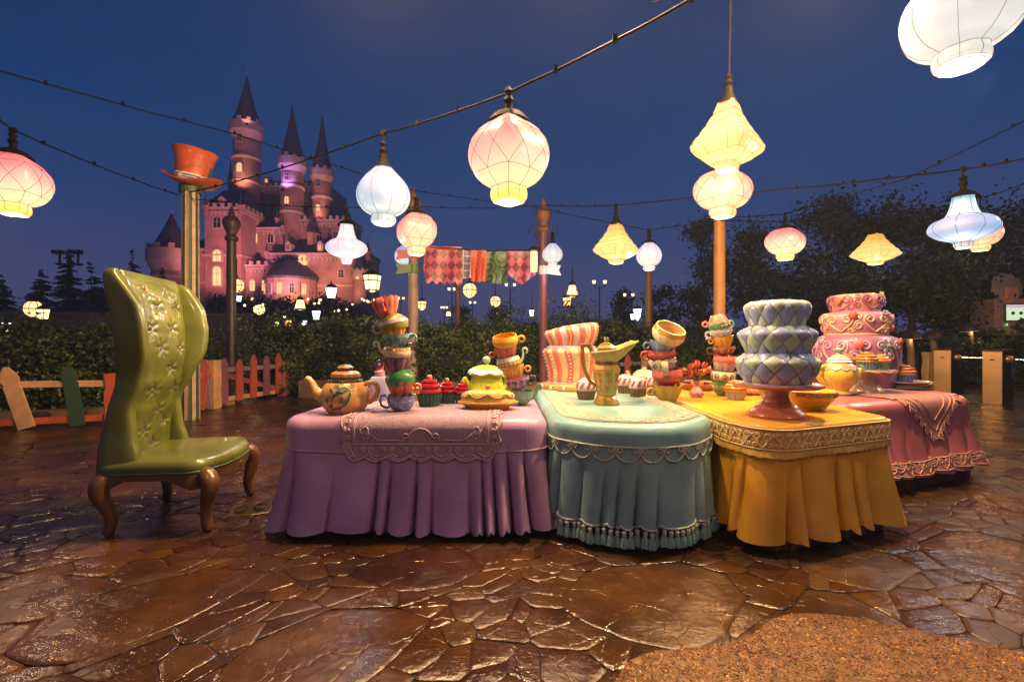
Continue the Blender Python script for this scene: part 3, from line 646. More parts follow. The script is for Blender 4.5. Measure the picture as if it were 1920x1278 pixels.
def dormer(px, py, Y, w, lit):
    c = cpt(px, py, Y); t = MB().box((c.x, c.y + 1, c.z + w * .55), (w, 2, w * 1.1)).add([(c.x - w * .65, c.y - .15, c.z + w * 1.1), (c.x + w * .65, c.y - .15, c.z + w * 1.1), (c.x, c.y - .15, c.z + w * 1.75), (c.x - w * .65, c.y + 2.5, c.z + w * 1.1), (c.x + w * .65, c.y + 2.5, c.z + w * 1.1), (c.x, c.y + 2.5, c.z + w * 1.75)], [(0, 1, 2), (0, 2, 5, 3), (1, 4, 5, 2), (0, 3, 4, 1)]).build('dormer', CT, castle, smooth=0)
    window(t, (c.x, c.y - .02, c.z + w * .25), w * .42, w * .75, lit)
for a in ((540, 470, 119.2, 1.5, 0), (600, 470, 119.2, 1.5, 1), (478, 422, 123.2, 1.5, 0), (500, 345, 138.4, 1.6, 1), (545, 345, 138.4, 1.6, 0), (415, 385, 116.2, 1.4, 0)): dormer(*a)
# floodlights that wash the castle
def flood(px, py, Y, aim, power, col, spot=70, label='floodlight'):
    p = P(px, py, Y); t = thing('floodlight', label, 'floodlight', p, 0, 'floodlights that wash the castle walls')
    v = (Vector(aim) - p); q = v.to_track_quat('-Z', 'Y').to_euler(); t.rotation_euler = q
    MB().lathe([(.35, -.25), (.4, -.2), (.22, .3), (0, .32)], 8).build('housing', mk, t)
    lamp(t, (0, 0, -.45), power, col, .4, spot=spot)
PK = (1.0, .30, .30); OR = (1.0, .40, .27); VI = (.52, .22, 1.0); ROSE = (1.0, .36, .46)
flood(405, 560, 98, P(420, 470, 116), 38000, PK, 62, 'castle floodlight low behind the hedge left of the dark lamp post')
flood(560, 560, 99, P(560, 480, 119), 30000, OR, 85, 'castle floodlight low behind the hedge right of the dark lamp post')
flood(500, 575, 97, P(520, 380, 130), 28000, (.95, .32, .52), 66, 'castle floodlight on the middle of the far lawn')
flood(655, 570, 102, P(640, 470, 124), 14000, OR, 70, 'castle floodlight at the right foot of the castle')
flood(330, 560, 98, P(322, 520, 114), 4500, ROSE, 60, 'castle floodlight at the left foot of the castle')
flood(440, 349, 126.5, P(463, 300, 132), 4200, OR, 110, 'castle floodlight on the roof below the tallest tower')
flood(463, 236 - 3, 128.5, P(463, 150, 134), 1100, OR, 100, 'castle floodlight on the gallery of the tallest tower')
flood(530, 356, 121.5, P(548, 270, 127), 6500, VI, 95, 'castle floodlight that turns the middle tower violet')
flood(590, 412, 125.5, P(604, 360, 131), 4000, OR, 95, 'castle floodlight on the wall walk below the slim tower')
# ---------------------------------------------------------------- picket fences
def wood(h, **k): return mat('wood_' + h, h, .5, var=.22, scale=7, bump=.28, bscale=70, **k)
CREAM, GREEN, ORNG, GREY, MAUVE = wood('#c49a68'), wood('#2e4630'), wood('#b3512c'), wood('#8c7c86'), wood('#8a5262')
RED = wood('#b85a44'); PINKW = wood('#9c5560')
def picket(parent, base, w, h, m, ang=0.0, tilt=0.0, th=.035, name='picket', rg=None):
    """board with a waisted pointed head; ang = heading of the fence"""
    k = w / 2; o = [(-k, 0), (k, 0), (k * 1.0, h - 1.5 * w), (k * .8, h - 1.35 * w), (k * 1.08, h - 1.12 * w), (k * 1.1, h - .95 * w), (k * .75, h - .45 * w), (k * .3, h - .06 * w), (0, h), (-k * .3, h - .06 * w), (-k * .75, h - .45 * w), (-k * 1.1, h - .95 * w), (-k * 1.08, h - 1.12 * w), (-k * .8, h - 1.35 * w), (-k * 1.0, h - 1.5 * w)]
    ca, sa = math.cos(tilt), math.sin(tilt)
    m_ = MB().prism(o, lambda x, y, d: (x * ca + y * sa, d, -x * sa + y * ca), -th / 2, th / 2)
    p = m_.build(name, m, parent, smooth=25); p.location = base; p.rotation_euler = (0, 0, ang); return p
def rail(parent, a, b, hh, th, m):
    a, b = Vector(a), Vector(b); d = b - a; M = d.to_track_quat('X', 'Z').to_matrix()
    p = MB().bbox((0, 0, 0), (d.length, th, hh), .006, M=M).build('rail', m, parent); p.location = (a + b) / 2; return p
def post(parent, base, w, h, m, name='gate_post', ang=0.0):
    rg = random.Random(int(base[0] * 100)); mb = MB()
    def f(i, j):
        z = h * j / 8; k = w / 2 * (1 + .05 * math.sin(j * 1.7 + base[0])); q = fillet([(-k, -k), (k, -k), (k, k), (-k, k)], .012, 1)[i]
        return (q[0] + .006 * math.sin(j * 1.3), q[1], z)
    mb.grid(f, 8, 9, True); mb.add([f(i, 8) for i in range(8)], [tuple(range(8))])
    p = mb.build(name, m, parent, smooth=30); p.location = base; p.rotation_euler = (0, 0, ang); return p
# left fence: runs from beyond the left edge to the orange post
A0 = Vector((-11.6, 5.9, 0)); A1 = Vector((-6.65, 7.55, 0)); ang = math.atan2(A1.y - A0.y, A1.x - A0.x); n_f = Vector((math.sin(ang), -math.cos(ang), 0))
fl = thing('picket_fence', 'crooked fence with cream and dark green pickets ending at an orange post', 'fence', A1)
rail(fl, A0 - A1 + Vector((0, 0, .77)), Vector((0, 0, .70)), .10, .05, CREAM); rail(fl, A0 - A1 + Vector((0, 0, .08)), Vector((0, 0, .14)), .10, .05, ORNG)
post(fl, Vector((.05, .06, 0)), .26, .86, ORNG, 'fence_post', ang)
def on_fence(px):
    u = (px - CX) / F; d = A1 - A0; t = (u * A0.y - A0.x) / (d.x - u * d.y); return A0 + d * t - A1 + n_f * .05
for px, w, h, m, tl in ((55, .21, 1.0, CREAM, -.27), (150, .19, .98, GREEN, -.14), (-75, .2, 1.0, MAUVE, .12), (-180, .2, 1.0, CREAM, -.1)):
    b = on_fence(px); picket(fl, (b.x, b.y, .03), w, h, m, ang, tl)
# short return behind the chair up to the gate
B0 = Vector((-6.5, 7.8, 0)); B1 = Vector((-6.25, 9.2, 0)); ang = math.atan2(B1.y - B0.y, B1.x - B0.x)
fb = thing('picket_fence', 'short fence run behind the chair with red and grey pickets leaning', 'fence', B1)
rail(fb, B0 - B1 + Vector((0, 0, .74)), Vector((0, 0, .74)), .1, .05, GREEN); rail(fb, B0 - B1 + Vector((0, 0, .14)), Vector((0, 0, .18)), .1, .05, PINKW)
for px, Y, m, tl, ag in ((376, 9.0, RED, .10, .0), (390, 9.2, GREY, -.12, .0)):
    q = P(px, 640, Y); picket(fb, (q.x - B1.x, q.y - B1.y, .04), .15, 1.0, m, ag, tl)
q0, q1 = P(371, 640, 8.9), P(399, 640, 9.5)
rail(fb, (q0.x - B1.x, q0.y - B1.y + .05, .72), (q1.x - B1.x, q1.y - B1.y + .05, .72), .11, .05, RED); rail(fb, (q0.x - B1.x, q0.y - B1.y + .05, .2), (q1.x - B1.x, q1.y - B1.y + .05, .22), .11, .05, PINKW)
# gate
G0 = onz(401, 765); G1 = onz(531, 741); ang = math.atan2(G1.y - G0.y, G1.x - G0.x); L = (G1 - G0).length
gt = thing('picket_gate', 'low garden gate of mauve and coral pickets with brass hinges', 'gate', G0, ang)
post(gt, (0, 0, 0), .2, 1.0, CREAM); post(gt, (L, 0, 0), .2, .86, MAUVE)
rail(gt, (.12, .05, .78), (L - .12, .05, .76), .10, .04, GREY); rail(gt, (.12, .05, .15), (L - .12, .05, .12), .10, .04, CREAM)
rail(gt, (.15, .052, .72), (L - .2, .052, .2), .11, .035, PINKW)
for k, (m, h, b) in enumerate(((MAUVE, .98, .06), (RED, .92, .07), (RED, 1.0, .08), (MAUVE, .97, .08), (RED, 1.02, .08))): picket(gt, (.28 + (L - .5) * k / 4 * 1.02, 0, b), .2, h, m)
br = mat('brass', '#8a6d2f', .35, .8, var=.3)
for z in (.7, .17): MB().box((L - .16, -.11, z), (.22, .02, .10)).ball((L - .11, -.12, z), .03, 6).build('hinge', br, gt)
# far fences seen between the cakes
f2a, f2b = onz(1165, 738, .0), onz(1345, 728, .0); ang = math.atan2(f2b.y - f2a.y, f2b.x - f2a.x)
f2 = thing('picket_fence', 'fence of coral cream and green pickets glimpsed behind the pitcher', 'fence', (f2a.x, f2a.y, 0), ang); L = (f2b - f2a).length
rail(f2, (0, .05, .78), (L, .05, .78), .1, .04, GREY); rail(f2, (0, .05, .2), (L, .05, .2), .1, .04, CREAM)
for t, m, tl in ((.06, RED, 0), (.2, CREAM, .1), (.36, GREY, 0), (.52, PINKW, .04), (.7, GREEN, .0), (.9, RED, -.03)): picket(f2, (L * t, 0, .05), .19, 1.0, m, 0, tl)
f3 = thing('picket_fence', 'fence of mauve and coral pickets hidden behind the floral cake', 'fence', P(1525, 640, 9.5) * 1.0, .25); f3.location.z = 0
rail(f3, (0, .05, .72), (2.6, .05, .72), .1, .04, GREY); rail(f3, (0, .05, .2), (2.6, .05, .2), .1, .04, CREAM)
for k in range(6): picket(f3, (.1 + .45 * k, 0, .05), .19, .95 + .05 * (k % 2), (MAUVE, RED, PINKW)[k % 3])
# ---------------------------------------------------------------- posts
def turned_post(name, label, px, Y, ztop_px, r, m, cap=True, cat='post', group=None, m2=None):
    c = P(px, 640, Y); h = P(px, ztop_px, Y).z; t = thing(name, label, cat, (c.x, c.y, 0), 0, group)
    hc = h - (r * 7.4 if cap else 0)
    MB().lathe([(r * 1.5, 0), (r * 1.5, .25), (r * 1.15, .34), (r, .5), (r * .96, hc * .6), (r * .9, hc)], 18).build('shaft', m, t, smooth=40)
    if cap:
        k = r; MB().lathe([(k * .9, 0), (k * 1.22, .12 * k), (k * 1.3, .5 * k), (k * 1.22, .9 * k), (k * .95, 1.1 * k), (k * .9, 1.5 * k), (k * 1.2, 2.4 * k), (k * 1.62, 3.5 * k), (k * 1.6, 4.3 * k), (k * 1.15, 5.0 * k), (k * .62, 5.3 * k), (k * .7, 5.7 * k), (k * .45, 6.1 * k), (k * .52, 6.5 * k), (k * .25, 7.0 * k), (0, 7.4 * k)], 18, warp=lambda rr, z, th, j: (rr * (1 + (.07 * math.cos(10 * th) if 6 <= j <= 9 else 0)), z, th)).build('finial', m2 or m, t, smooth=60, loc=(0, 0, hc))
    else: MB().lathe([(r * .9, 0), (r * 1.05, .03), (r * 1.05, .16), (r * .5, .2), (0, .2)], 18).build('cap', m, t, loc=(0, 0, hc - .02))
    return t
mp_dark = mat('post_dark', '#3a2a20', .4, var=.3, scale=6, bump=.2); mp_purple = mat('post_purple', '#6b3d46', .45, var=.25, scale=5, bump=.25); mp_tan = mat('post_tan', '#9a8570', .5, var=.25, scale=4, bump=.2)
mp_brown = mat('post_brown', '#6e4a26', .45, var=.25, scale=5, bump=.25); mp_or = mat('post_amber', '#b07a3a', .45, var=.2, scale=5, bump=.2)
turned_post('lamp_post', 'dark turned post with bulbous carved top rising in front of the castle', 434, 11, 386, .115, mp_dark)
turned_post('banner_post', 'pale weathered post with a round finial carrying the left end of the patterned banner', 775, 11.4, 350, .125, mp_tan, m2=mp_brown)
turned_post('lamp_post', 'plum coloured post with carved round finial carrying two small lamps on brackets', 1019, 11, 371, .112, mp_purple, m2=mp_brown)
turned_post('lamp_post', 'plain brown post below the small white globe lantern', 1216, 14, 500, .115, mp_brown, cap=False)
turned_post('lamp_post', 'tall amber painted post below the stacked yellow and pink lanterns', 1349, 10, 402, .125, mp_or, cap=False)
turned_post('lamp_post', 'thin brown post below the patterned banner', 858, 17, 535, .10, mp_brown, cap=False)
# striped post with the big hat
hp = P(357, 640, 8.2); ht = P(357, 350, 8.2).z
sp = thing('striped_post', 'tall post striped in green and cream that carries the giant orange hat', 'post', (hp.x, hp.y, 0))
ms = [mat('stripe_cream', '#b59a74', .5, var=.3, scale=6, bump=.25, dirt=.6), mat('stripe_green', '#3d4a34', .5, var=.3, scale=6, bump=.25)]
MB().lathe([(.148, 0), (.142, 1.5), (.135, 3.0), (.13, ht)], 32, mi=lambda i, j: (i // 2) % 2, warp=lambda r, z, th, j: (r * (1 + .03 * math.cos(16 * th)), z, th)).build('shaft', ms, sp, smooth=30)
MB().lathe([(.17, ht - .12), (.18, ht - .02), (.16, ht), (0, ht)], 20).build('cap', ms[1], sp)
hat = thing('top_hat', 'giant orange top hat with a plaid band tilted on the striped post', 'hat', (hp.x + .02, hp.y, ht + .02), (R(4), R(8), R(10)))
m_hat = paint('#b8542a', .42, .15)
def hatbrim(r, z, th, j): return (r * (1 + .04 * math.cos(2 * th)), z + .13 * math.cos(th) ** 2 * (max(0, r - .2) / .24) - .03 * math.sin(th) ** 2 * (max(0, r - .2) / .24), th)
MB().lathe([(0, .0), (.2, .0), (.34, .01), (.43, .03), (.455, .05), (.43, .065), (.33, .05), (.27, .05)], 36, warp=hatbrim).build('brim', m_hat, hat)
MB().lathe([(.25, .04), (.255, .18), (.275, .33), (.315, .50), (.345, .585), (.36, .60), (.35, .615), (.2, .60), (0, .60)], 36).build('crown', m_hat, hat)
m, nt, b = node_mat('plaid'); N = nt.nodes; L_ = nt.links; tcn = N.new('ShaderNodeTexCoord')
m.node_tree.nodes['Principled BSDF'].inputs['Roughness'].default_value = .6
w1 = N.new('ShaderNodeTexChecker'); w1.inputs['Scale'].default_value = 13; w1.inputs[1].default_value = S('#d8c9a0') + (1,); w1.inputs[2].default_value = S('#3a4a63') + (1,); mpn = N.new('ShaderNodeMapping'); mpn.inputs['Rotation'].default_value = (0, 0, .4); L_.new(tcn.outputs['Object'], mpn.inputs[0]); L_.new(mpn.outputs[0], w1.inputs[0])
w2 = N.new('ShaderNodeTexWave'); w2.bands_direction = 'Z'; w2.inputs['Scale'].default_value = 7; L_.new(tcn.outputs['Object'], w2.inputs[0]); mxn = N.new('ShaderNodeMix'); mxn.data_type = 'RGBA'; mxn.inputs[0].default_value = .4; L_.new(w1.outputs[0], mxn.inputs[6]); L_.new(w2.outputs[0], mxn.inputs[7]); L_.new(mxn.outputs[2], b.inputs[0])
MB().lathe([(.262, .05), (.272, .06), (.280, .17), (.272, .18)], 36).build('hat_band', m, hat)
MB().prism([(0, 0), (.05, .02), (.07, .22), (.03, .3), (-.01, .2)], lambda x, y, d: (.27 + d, x - .02, .12 + y), .0, .012).build('feather', paint('#3d5a50', .5, 0), hat)
MB().prism([(0, 0), (.05, .02), (.03, .2), (-.02, .24)], lambda x, y, d: (-.30 + d, x - .02, .14 + y), .0, .012).build('feather', paint('#c9a55a', .5, 0), hat)
# patterned banner
BN = thing('cloth_banner', 'banner of five patterned cloths strung between the two posts', 'banner', P(880, 470, 11.1))
def pattern(name, kind, c1, c2, sc):
    m, nt, b = node_mat(name); N = nt.nodes; L = nt.links; t = N.new('ShaderNodeTexCoord'); c1, c2 = S(c1), S(c2)
    s = N.new('ShaderNodeSeparateXYZ'); L.new(t.outputs['Object'], s.inputs[0]); cb = N.new('ShaderNodeCombineXYZ'); L.new(s.outputs[0], cb.inputs[0]); L.new(s.outputs[2], cb.inputs[1]); v = cb.outputs[0]
    mx = N.new('ShaderNodeMix'); mx.data_type = 'RGBA'; mx.inputs[6].default_value = c1 + (1,); mx.inputs[7].default_value = c2 + (1,)
    if kind == 'argyle':
        mp = N.new('ShaderNodeMapping'); mp.inputs['Rotation'].default_value = (0, 0, R(45)); mp0 = N.new('ShaderNodeMapping'); mp0.inputs['Scale'].default_value = (1.35, 1, 1); L.new(v, mp0.inputs[0]); L.new(mp0.outputs[0], mp.inputs[0]); ck = N.new('ShaderNodeTexChecker'); ck.inputs['Scale'].default_value = sc; L.new(mp.outputs[0], ck.inputs[0]); L.new(ck.outputs['Fac'], mx.inputs[0])
    elif kind == 'grid':
        br = N.new('ShaderNodeTexBrick'); br.offset = 0; br.inputs['Scale'].default_value = sc; br.inputs['Brick Width'].default_value = 1; br.inputs['Row Height'].default_value = 1; br.inputs['Mortar Size'].default_value = .08; L.new(v, br.inputs[0]); L.new(br.outputs['Fac'], mx.inputs[0])
    elif kind == 'swirl':
        vo = N.new('ShaderNodeTexVoronoi'); vo.inputs['Scale'].default_value = sc; vo.inputs['Randomness'].default_value = .6; L.new(v, vo.inputs['Vector']); sb = N.new('ShaderNodeVectorMath'); sb.operation = 'SUBTRACT'; sv = N.new('ShaderNodeVectorMath'); sv.operation = 'SCALE'; sv.inputs['Scale'].default_value = sc; L.new(v, sv.inputs[0]); L.new(v, sb.inputs[0]); L.new(vo.outputs['Position'], sb.inputs[1])
        s2 = N.new('ShaderNodeSeparateXYZ'); L.new(sb.outputs[0], s2.inputs[0]); at = N.new('ShaderNodeMath'); at.operation = 'ARCTAN2'; L.new(s2.outputs[1], at.inputs[0]); L.new(s2.outputs[0], at.inputs[1])
        a = N.new('ShaderNodeMath'); a.operation = 'MULTIPLY_ADD'; a.inputs[1].default_value = 26; L.new(vo.outputs['Distance'], a.inputs[0]); L.new(at.outputs[0], a.inputs[2]); sn = N.new('ShaderNodeMath'); sn.operation = 'SINE'; L.new(a.outputs[0], sn.inputs[0]); g = N.new('ShaderNodeMath'); g.operation = 'GREATER_THAN'; g.inputs[1].default_value = .35; L.new(sn.outputs[0], g.inputs[0]); L.new(g.outputs[0], mx.inputs[0])
    elif kind == 'zigzag':
        tr = N.new('ShaderNodeMath'); tr.operation = 'PINGPONG'; tr.inputs[1].default_value = .06; L.new(s.outputs[2], tr.inputs[0]); a = N.new('ShaderNodeMath'); a.operation = 'ADD'; L.new(s.outputs[0], a.inputs[0]); L.new(tr.outputs[0], a.inputs[1]); fr = N.new('ShaderNodeMath'); fr.operation = 'PINGPONG'; fr.inputs[1].default_value = .075; L.new(a.outputs[0], fr.inputs[0]); g = N.new('ShaderNodeMath'); g.operation = 'LESS_THAN'; g.inputs[1].default_value = .012; L.new(fr.outputs[0], g.inputs[0]); L.new(g.outputs[0], mx.inputs[0])
    L.new(mx.outputs[2], b.inputs[0]); b.inputs['Roughness'].default_value = .38; b.inputs['Specular IOR Level'].default_value = .5; return m
def flag(x0, x1, y0, y1, y2, edge, m, name='cloth_panel', Y=11.1, lean=0, sag=0):
    """cloth from (x0..x1) between pixel rows, hem shape edge: 'zig', 'point', 'flat'"""
    a, b = P(x0, y0, Y), P(x1, y0, Y); w = b.x - a.x; H = (y2 - y0) / F * Y; n = 24
    o = Vector((a.x, Y, a.z))
    def f(i, j):
        t = i / n; q = j / 12
        if edge == 'zig': e = .12 * abs(((t * 5) % 1) - .5) * 2
        elif edge == 'point': e = abs(t - .5) * 2 * .30 * H
        else: e = .01 * math.sin(9 * t)
        z = -q * (H - e) + sag * t; ww = 1 + lean * q
        return (w * (.5 + (t - .5) * ww) , .035 * math.sin(t * 9 + q * 2 + x0) * (0.3 + q) - .10 * sstep(q * 1.2 - .2) * (1 if edge != 'none' else 0), z)
    mb = MB(); mb.grid(f, n + 1, 13); mb.grid(lambda i, j: (f(i, j)[0], f(i, j)[1] + .012, f(i, j)[2]), n + 1, 13, flip=True)
    ob = mb.build(name, m, BN, smooth=60); ob.location = o - BN.location; return ob
flag(796, 866, 461, 0, 515, 'flat', pattern('cloth_orange_swirl', 'swirl', '#c65a30', '#a8431f', 5), Y=11.2, sag=-.02)
flag(800, 866, 466, 0, 534, 'zig', pattern('cloth_argyle', 'argyle', '#b8606c', '#7a3448', 5.2), Y=11.08, lean=.06, sag=-.06)
flag(855, 884, 466, 0, 522, 'flat', pattern('cloth_grid', 'grid', '#6e6a86', '#c8b8a0', 5.5), Y=11.16, sag=-.01)
flag(884, 912, 469, 0, 529, 'flat', pattern('cloth_zigzag', 'zigzag', '#bd5030', '#6e2a26', 9), Y=11.1)
flag(911, 953, 470, 0, 532, 'flat', pattern('cloth_green_swirl', 'swirl', '#4c6c42', '#2b3526', 2.6), Y=11.14)
flag(952, 1004, 470, 0, 535, 'point', pattern('cloth_argyle', 'argyle', '#b05c70', '#72324c', 5.2), Y=11.1)
MB().tube([P(775, 462, 11.3) - BN.location, P(830, 464, 11.1) - BN.location, P(912, 470, 11.12) - BN.location, P(1016, 468, 11.0) - BN.location], .012, 5).build('cord', mk, BN)
def sash(label, px, py, Y, r, m, tail):
    c = P(px, py, Y); t = thing('ribbon', label, 'ribbon', c)
    MB().lathe([(r, -.11), (r + .012, -.1), (r + .012, .1), (r, .11)], 18).build('band', m, t)
    MB().prism([(0, -.09), (.36, -.15), (.30, -.02), (.36, .10), (0, .1)], lambda x, y, d: (tail * (x + .05), -r - .01 + d - .2 * x, y), 0, .012).build('tail', m, t)
sash('pink ribbon tied round the pale banner post', 776, 478, 11.4, .122, paint('#b35a5e', .5, 0), -1); sash('green ribbon tied round the pale banner post', 776, 505, 11.4, .122, paint('#5c7a44', .5, 0), -1)
sash('white ribbon tied round the plum lamp post', 1019, 507, 11.0, .108, paint('#b9b2a8', .5, 0), 1)
# ---------------------------------------------------------------- paper lanterns
mk_cap = mat('lantern_cap', (.0035, .002, .0016), .7, .0, var=.3, spec=.12); mk_wire = mat('lantern_wire', (.20, .06, .05), .5); mk_wire2 = mat('lantern_wire_dark', (.04, .06, .10), .5); mk_wire3 = mat('lantern_wire_gold', (.36, .17, .04), .5)
def shade_mat(name, stops, strength, blot=.12, z0=-.5, z1=.5):
    """dyed cloth lit from inside: dye changes from neck to top, a little uneven"""
    m = bpy.data.materials.new(name); m.use_nodes = True; nt = m.node_tree; nt.nodes.clear(); N = nt.nodes; L = nt.links
    o = N.new('ShaderNodeOutputMaterial'); e = N.new('ShaderNodeEmission'); t = N.new('ShaderNodeTexCoord'); s = N.new('ShaderNodeSeparateXYZ'); L.new(t.outputs['Object'], s.inputs[0])
    n = N.new('ShaderNodeTexNoise'); n.inputs['Scale'].default_value = 5; n.inputs['Detail'].default_value = 3; L.new(t.outputs['Object'], n.inputs['Vector'])
    a = N.new('ShaderNodeMath'); a.operation = 'MULTIPLY_ADD'; a.inputs[1].default_value = blot; L.new(n.outputs['Fac'], a.inputs[0]); L.new(s.outputs[2], a.inputs[2])
    mr = N.new('ShaderNodeMapRange'); mr.inputs[1].default_value = z0 + blot / 2; mr.inputs[2].default_value = z1 + blot / 2; L.new(a.outputs[0], mr.inputs[0])
    r = N.new('ShaderNodeValToRGB'); L.new(mr.outputs[0], r.inputs[0]); el = r.color_ramp.elements
    el[0].position = stops[0][0]; el[0].color = stops[0][1] + (1,); el[1].position = stops[-1][0]; el[1].color = stops[-1][1] + (1,)
    for p, c in stops[1:-1]: q = el.new(p); q.color = c + (1,)
    L.new(r.outputs[0], e.inputs[0]); e.inputs[1].default_value = strength
    g = N.new('ShaderNodeBsdfPrincipled'); g.inputs['Base Color'].default_value = (.16, .14, .12, 1); g.inputs['Roughness'].default_value = .3; ad = N.new('ShaderNodeAddShader'); L.new(e.outputs[0], ad.inputs[0]); L.new(g.outputs[0], ad.inputs[1]); L.new(ad.outputs[0], o.inputs[0])
    return m
SH = {
 'pink': shade_mat('shade_pink', [(0, (.60, .72, .07)), (.10, (.86, .86, .16)), (.16, (1.0, .74, .36)), (.36, (1.0, .68, .42)), (.56, (.98, .42, .32)), (.75, (.88, .19, .20)), (1, (.62, .07, .11))], 1.2),
 'peach': shade_mat('shade_peach', [(0, (1.0, .56, .18)), (.2, (1.0, .66, .32)), (.40, (1.0, .52, .32)), (.62, (.95, .27, .22)), (1, (.70, .08, .10))], 1.05),
 'yellow': shade_mat('shade_yellow', [(0, (.95, .62, .16)), (.25, (1.0, .66, .20)), (.5, (1.0, .62, .16)), (.78, (1.0, .42, .05)), (1, (.85, .22, .01))], 1.1),
 'blue': shade_mat('shade_blue', [(0, (.55, .72, .62)), (.2, (.70, .80, .80)), (.45, (.62, .74, .90)), (.7, (.34, .54, .90)), (1, (.10, .30, .72))], .9),
 'white': shade_mat('shade_white', [(0, (.72, .78, .66)), (.2, (.80, .82, .76)), (.6, (.70, .71, .84)), (1, (.46, .48, .78))], .92),
 'genie': shade_mat('shade_genie', [(0, (1.0, .92, .88)), (.14, (.88, .80, .84)), (.36, (.74, .66, .80)), (.5, (.66, .58, .74)), (.62, (1.0, .90, .92)), (1, (.72, .60, .70))], 1.0),
 'genieblue': shade_mat('shade_genieblue', [(0, (.80, .62, .40)), (.16, (.36, .52, .72)), (.36, (.30, .48, .80)), (.52, (.22, .42, .78)), (.62, (.62, .88, 1.0)), (.8, (.40, .75, .95)), (1, (.18, .45, .75))], 1.0),
}
BULBC = {'pink': (1, .62, .34), 'peach': (1, .55, .25), 'yellow': (1, .60, .25), 'blue': (.85, .92, 1), 'white': (.92, .92, 1), 'genie': (1, .85, .92), 'genieblue': (.7, .88, 1)}
m_bulb = emit('bulb', (1, .9, .7), 5)
def sq(th, k):  # rounded square radius, k=0 circle
    c, s = abs(math.cos(th)), abs(math.sin(th)); p = lerp(2, 7, k); return 1 / (c ** p + s ** p) ** (1 / p)
def prof_pink(h): return [(.30, -.50 * h), (.345, -.47 * h), (.36, -.40 * h), (.34, -.345 * h), (.335, -.335 * h), (.50, -.30 * h), (.68, -.20 * h), (.80, -.05 * h), (.83, .08 * h), (.78, .22 * h), (.64, .33 * h), (.46, .42 * h), (.30, .47 * h)]
PROF = {
 'pink': prof_pink(1), 'peach': prof_pink(1),
 'yellow': [(.30, -.50), (.34, -.44), (.35, -.42), (.66, -.34), (.72, -.31), (.92, -.24), (.985, -.20), (1.0, -.16), (.92, -.12), (.93, -.105), (.84, -.03), (.75, .0), (.765, .015), (.65, .11), (.56, .15), (.575, .165), (.45, .28), (.37, .32), (.395, .335), (.27, .50)],
 'blue': [(.27, -.50), (.33, -.475), (.345, -.42), (.31, -.37), (.32, -.355), (.52, -.29), (.68, -.16), (.73, 0), (.68, .16), (.53, .30), (.34, .42), (.24, .50)],
 'genie': [(.18, -.50), (.225, -.46), (.225, -.41), (.29, -.37), (.62, -.30), (.82, -.19), (.84, -.10), (.74, .01), (.52, .075), (.44, .09), (.36, .17), (.29, .32), (.25, .50)],
}
PROF['white'] = PROF['blue']; PROF['genieblue'] = PROF['genie']
def smoothprof(pr, k=2):
    for _ in range(k):
        q = [pr[0]]
        for a, b in zip(pr, pr[1:]): q += [(lerp(a[0], b[0], .25), lerp(a[1], b[1], .25)), (lerp(a[0], b[0], .75), lerp(a[1], b[1], .75))]
        pr = q + [pr[-1]]
    return pr
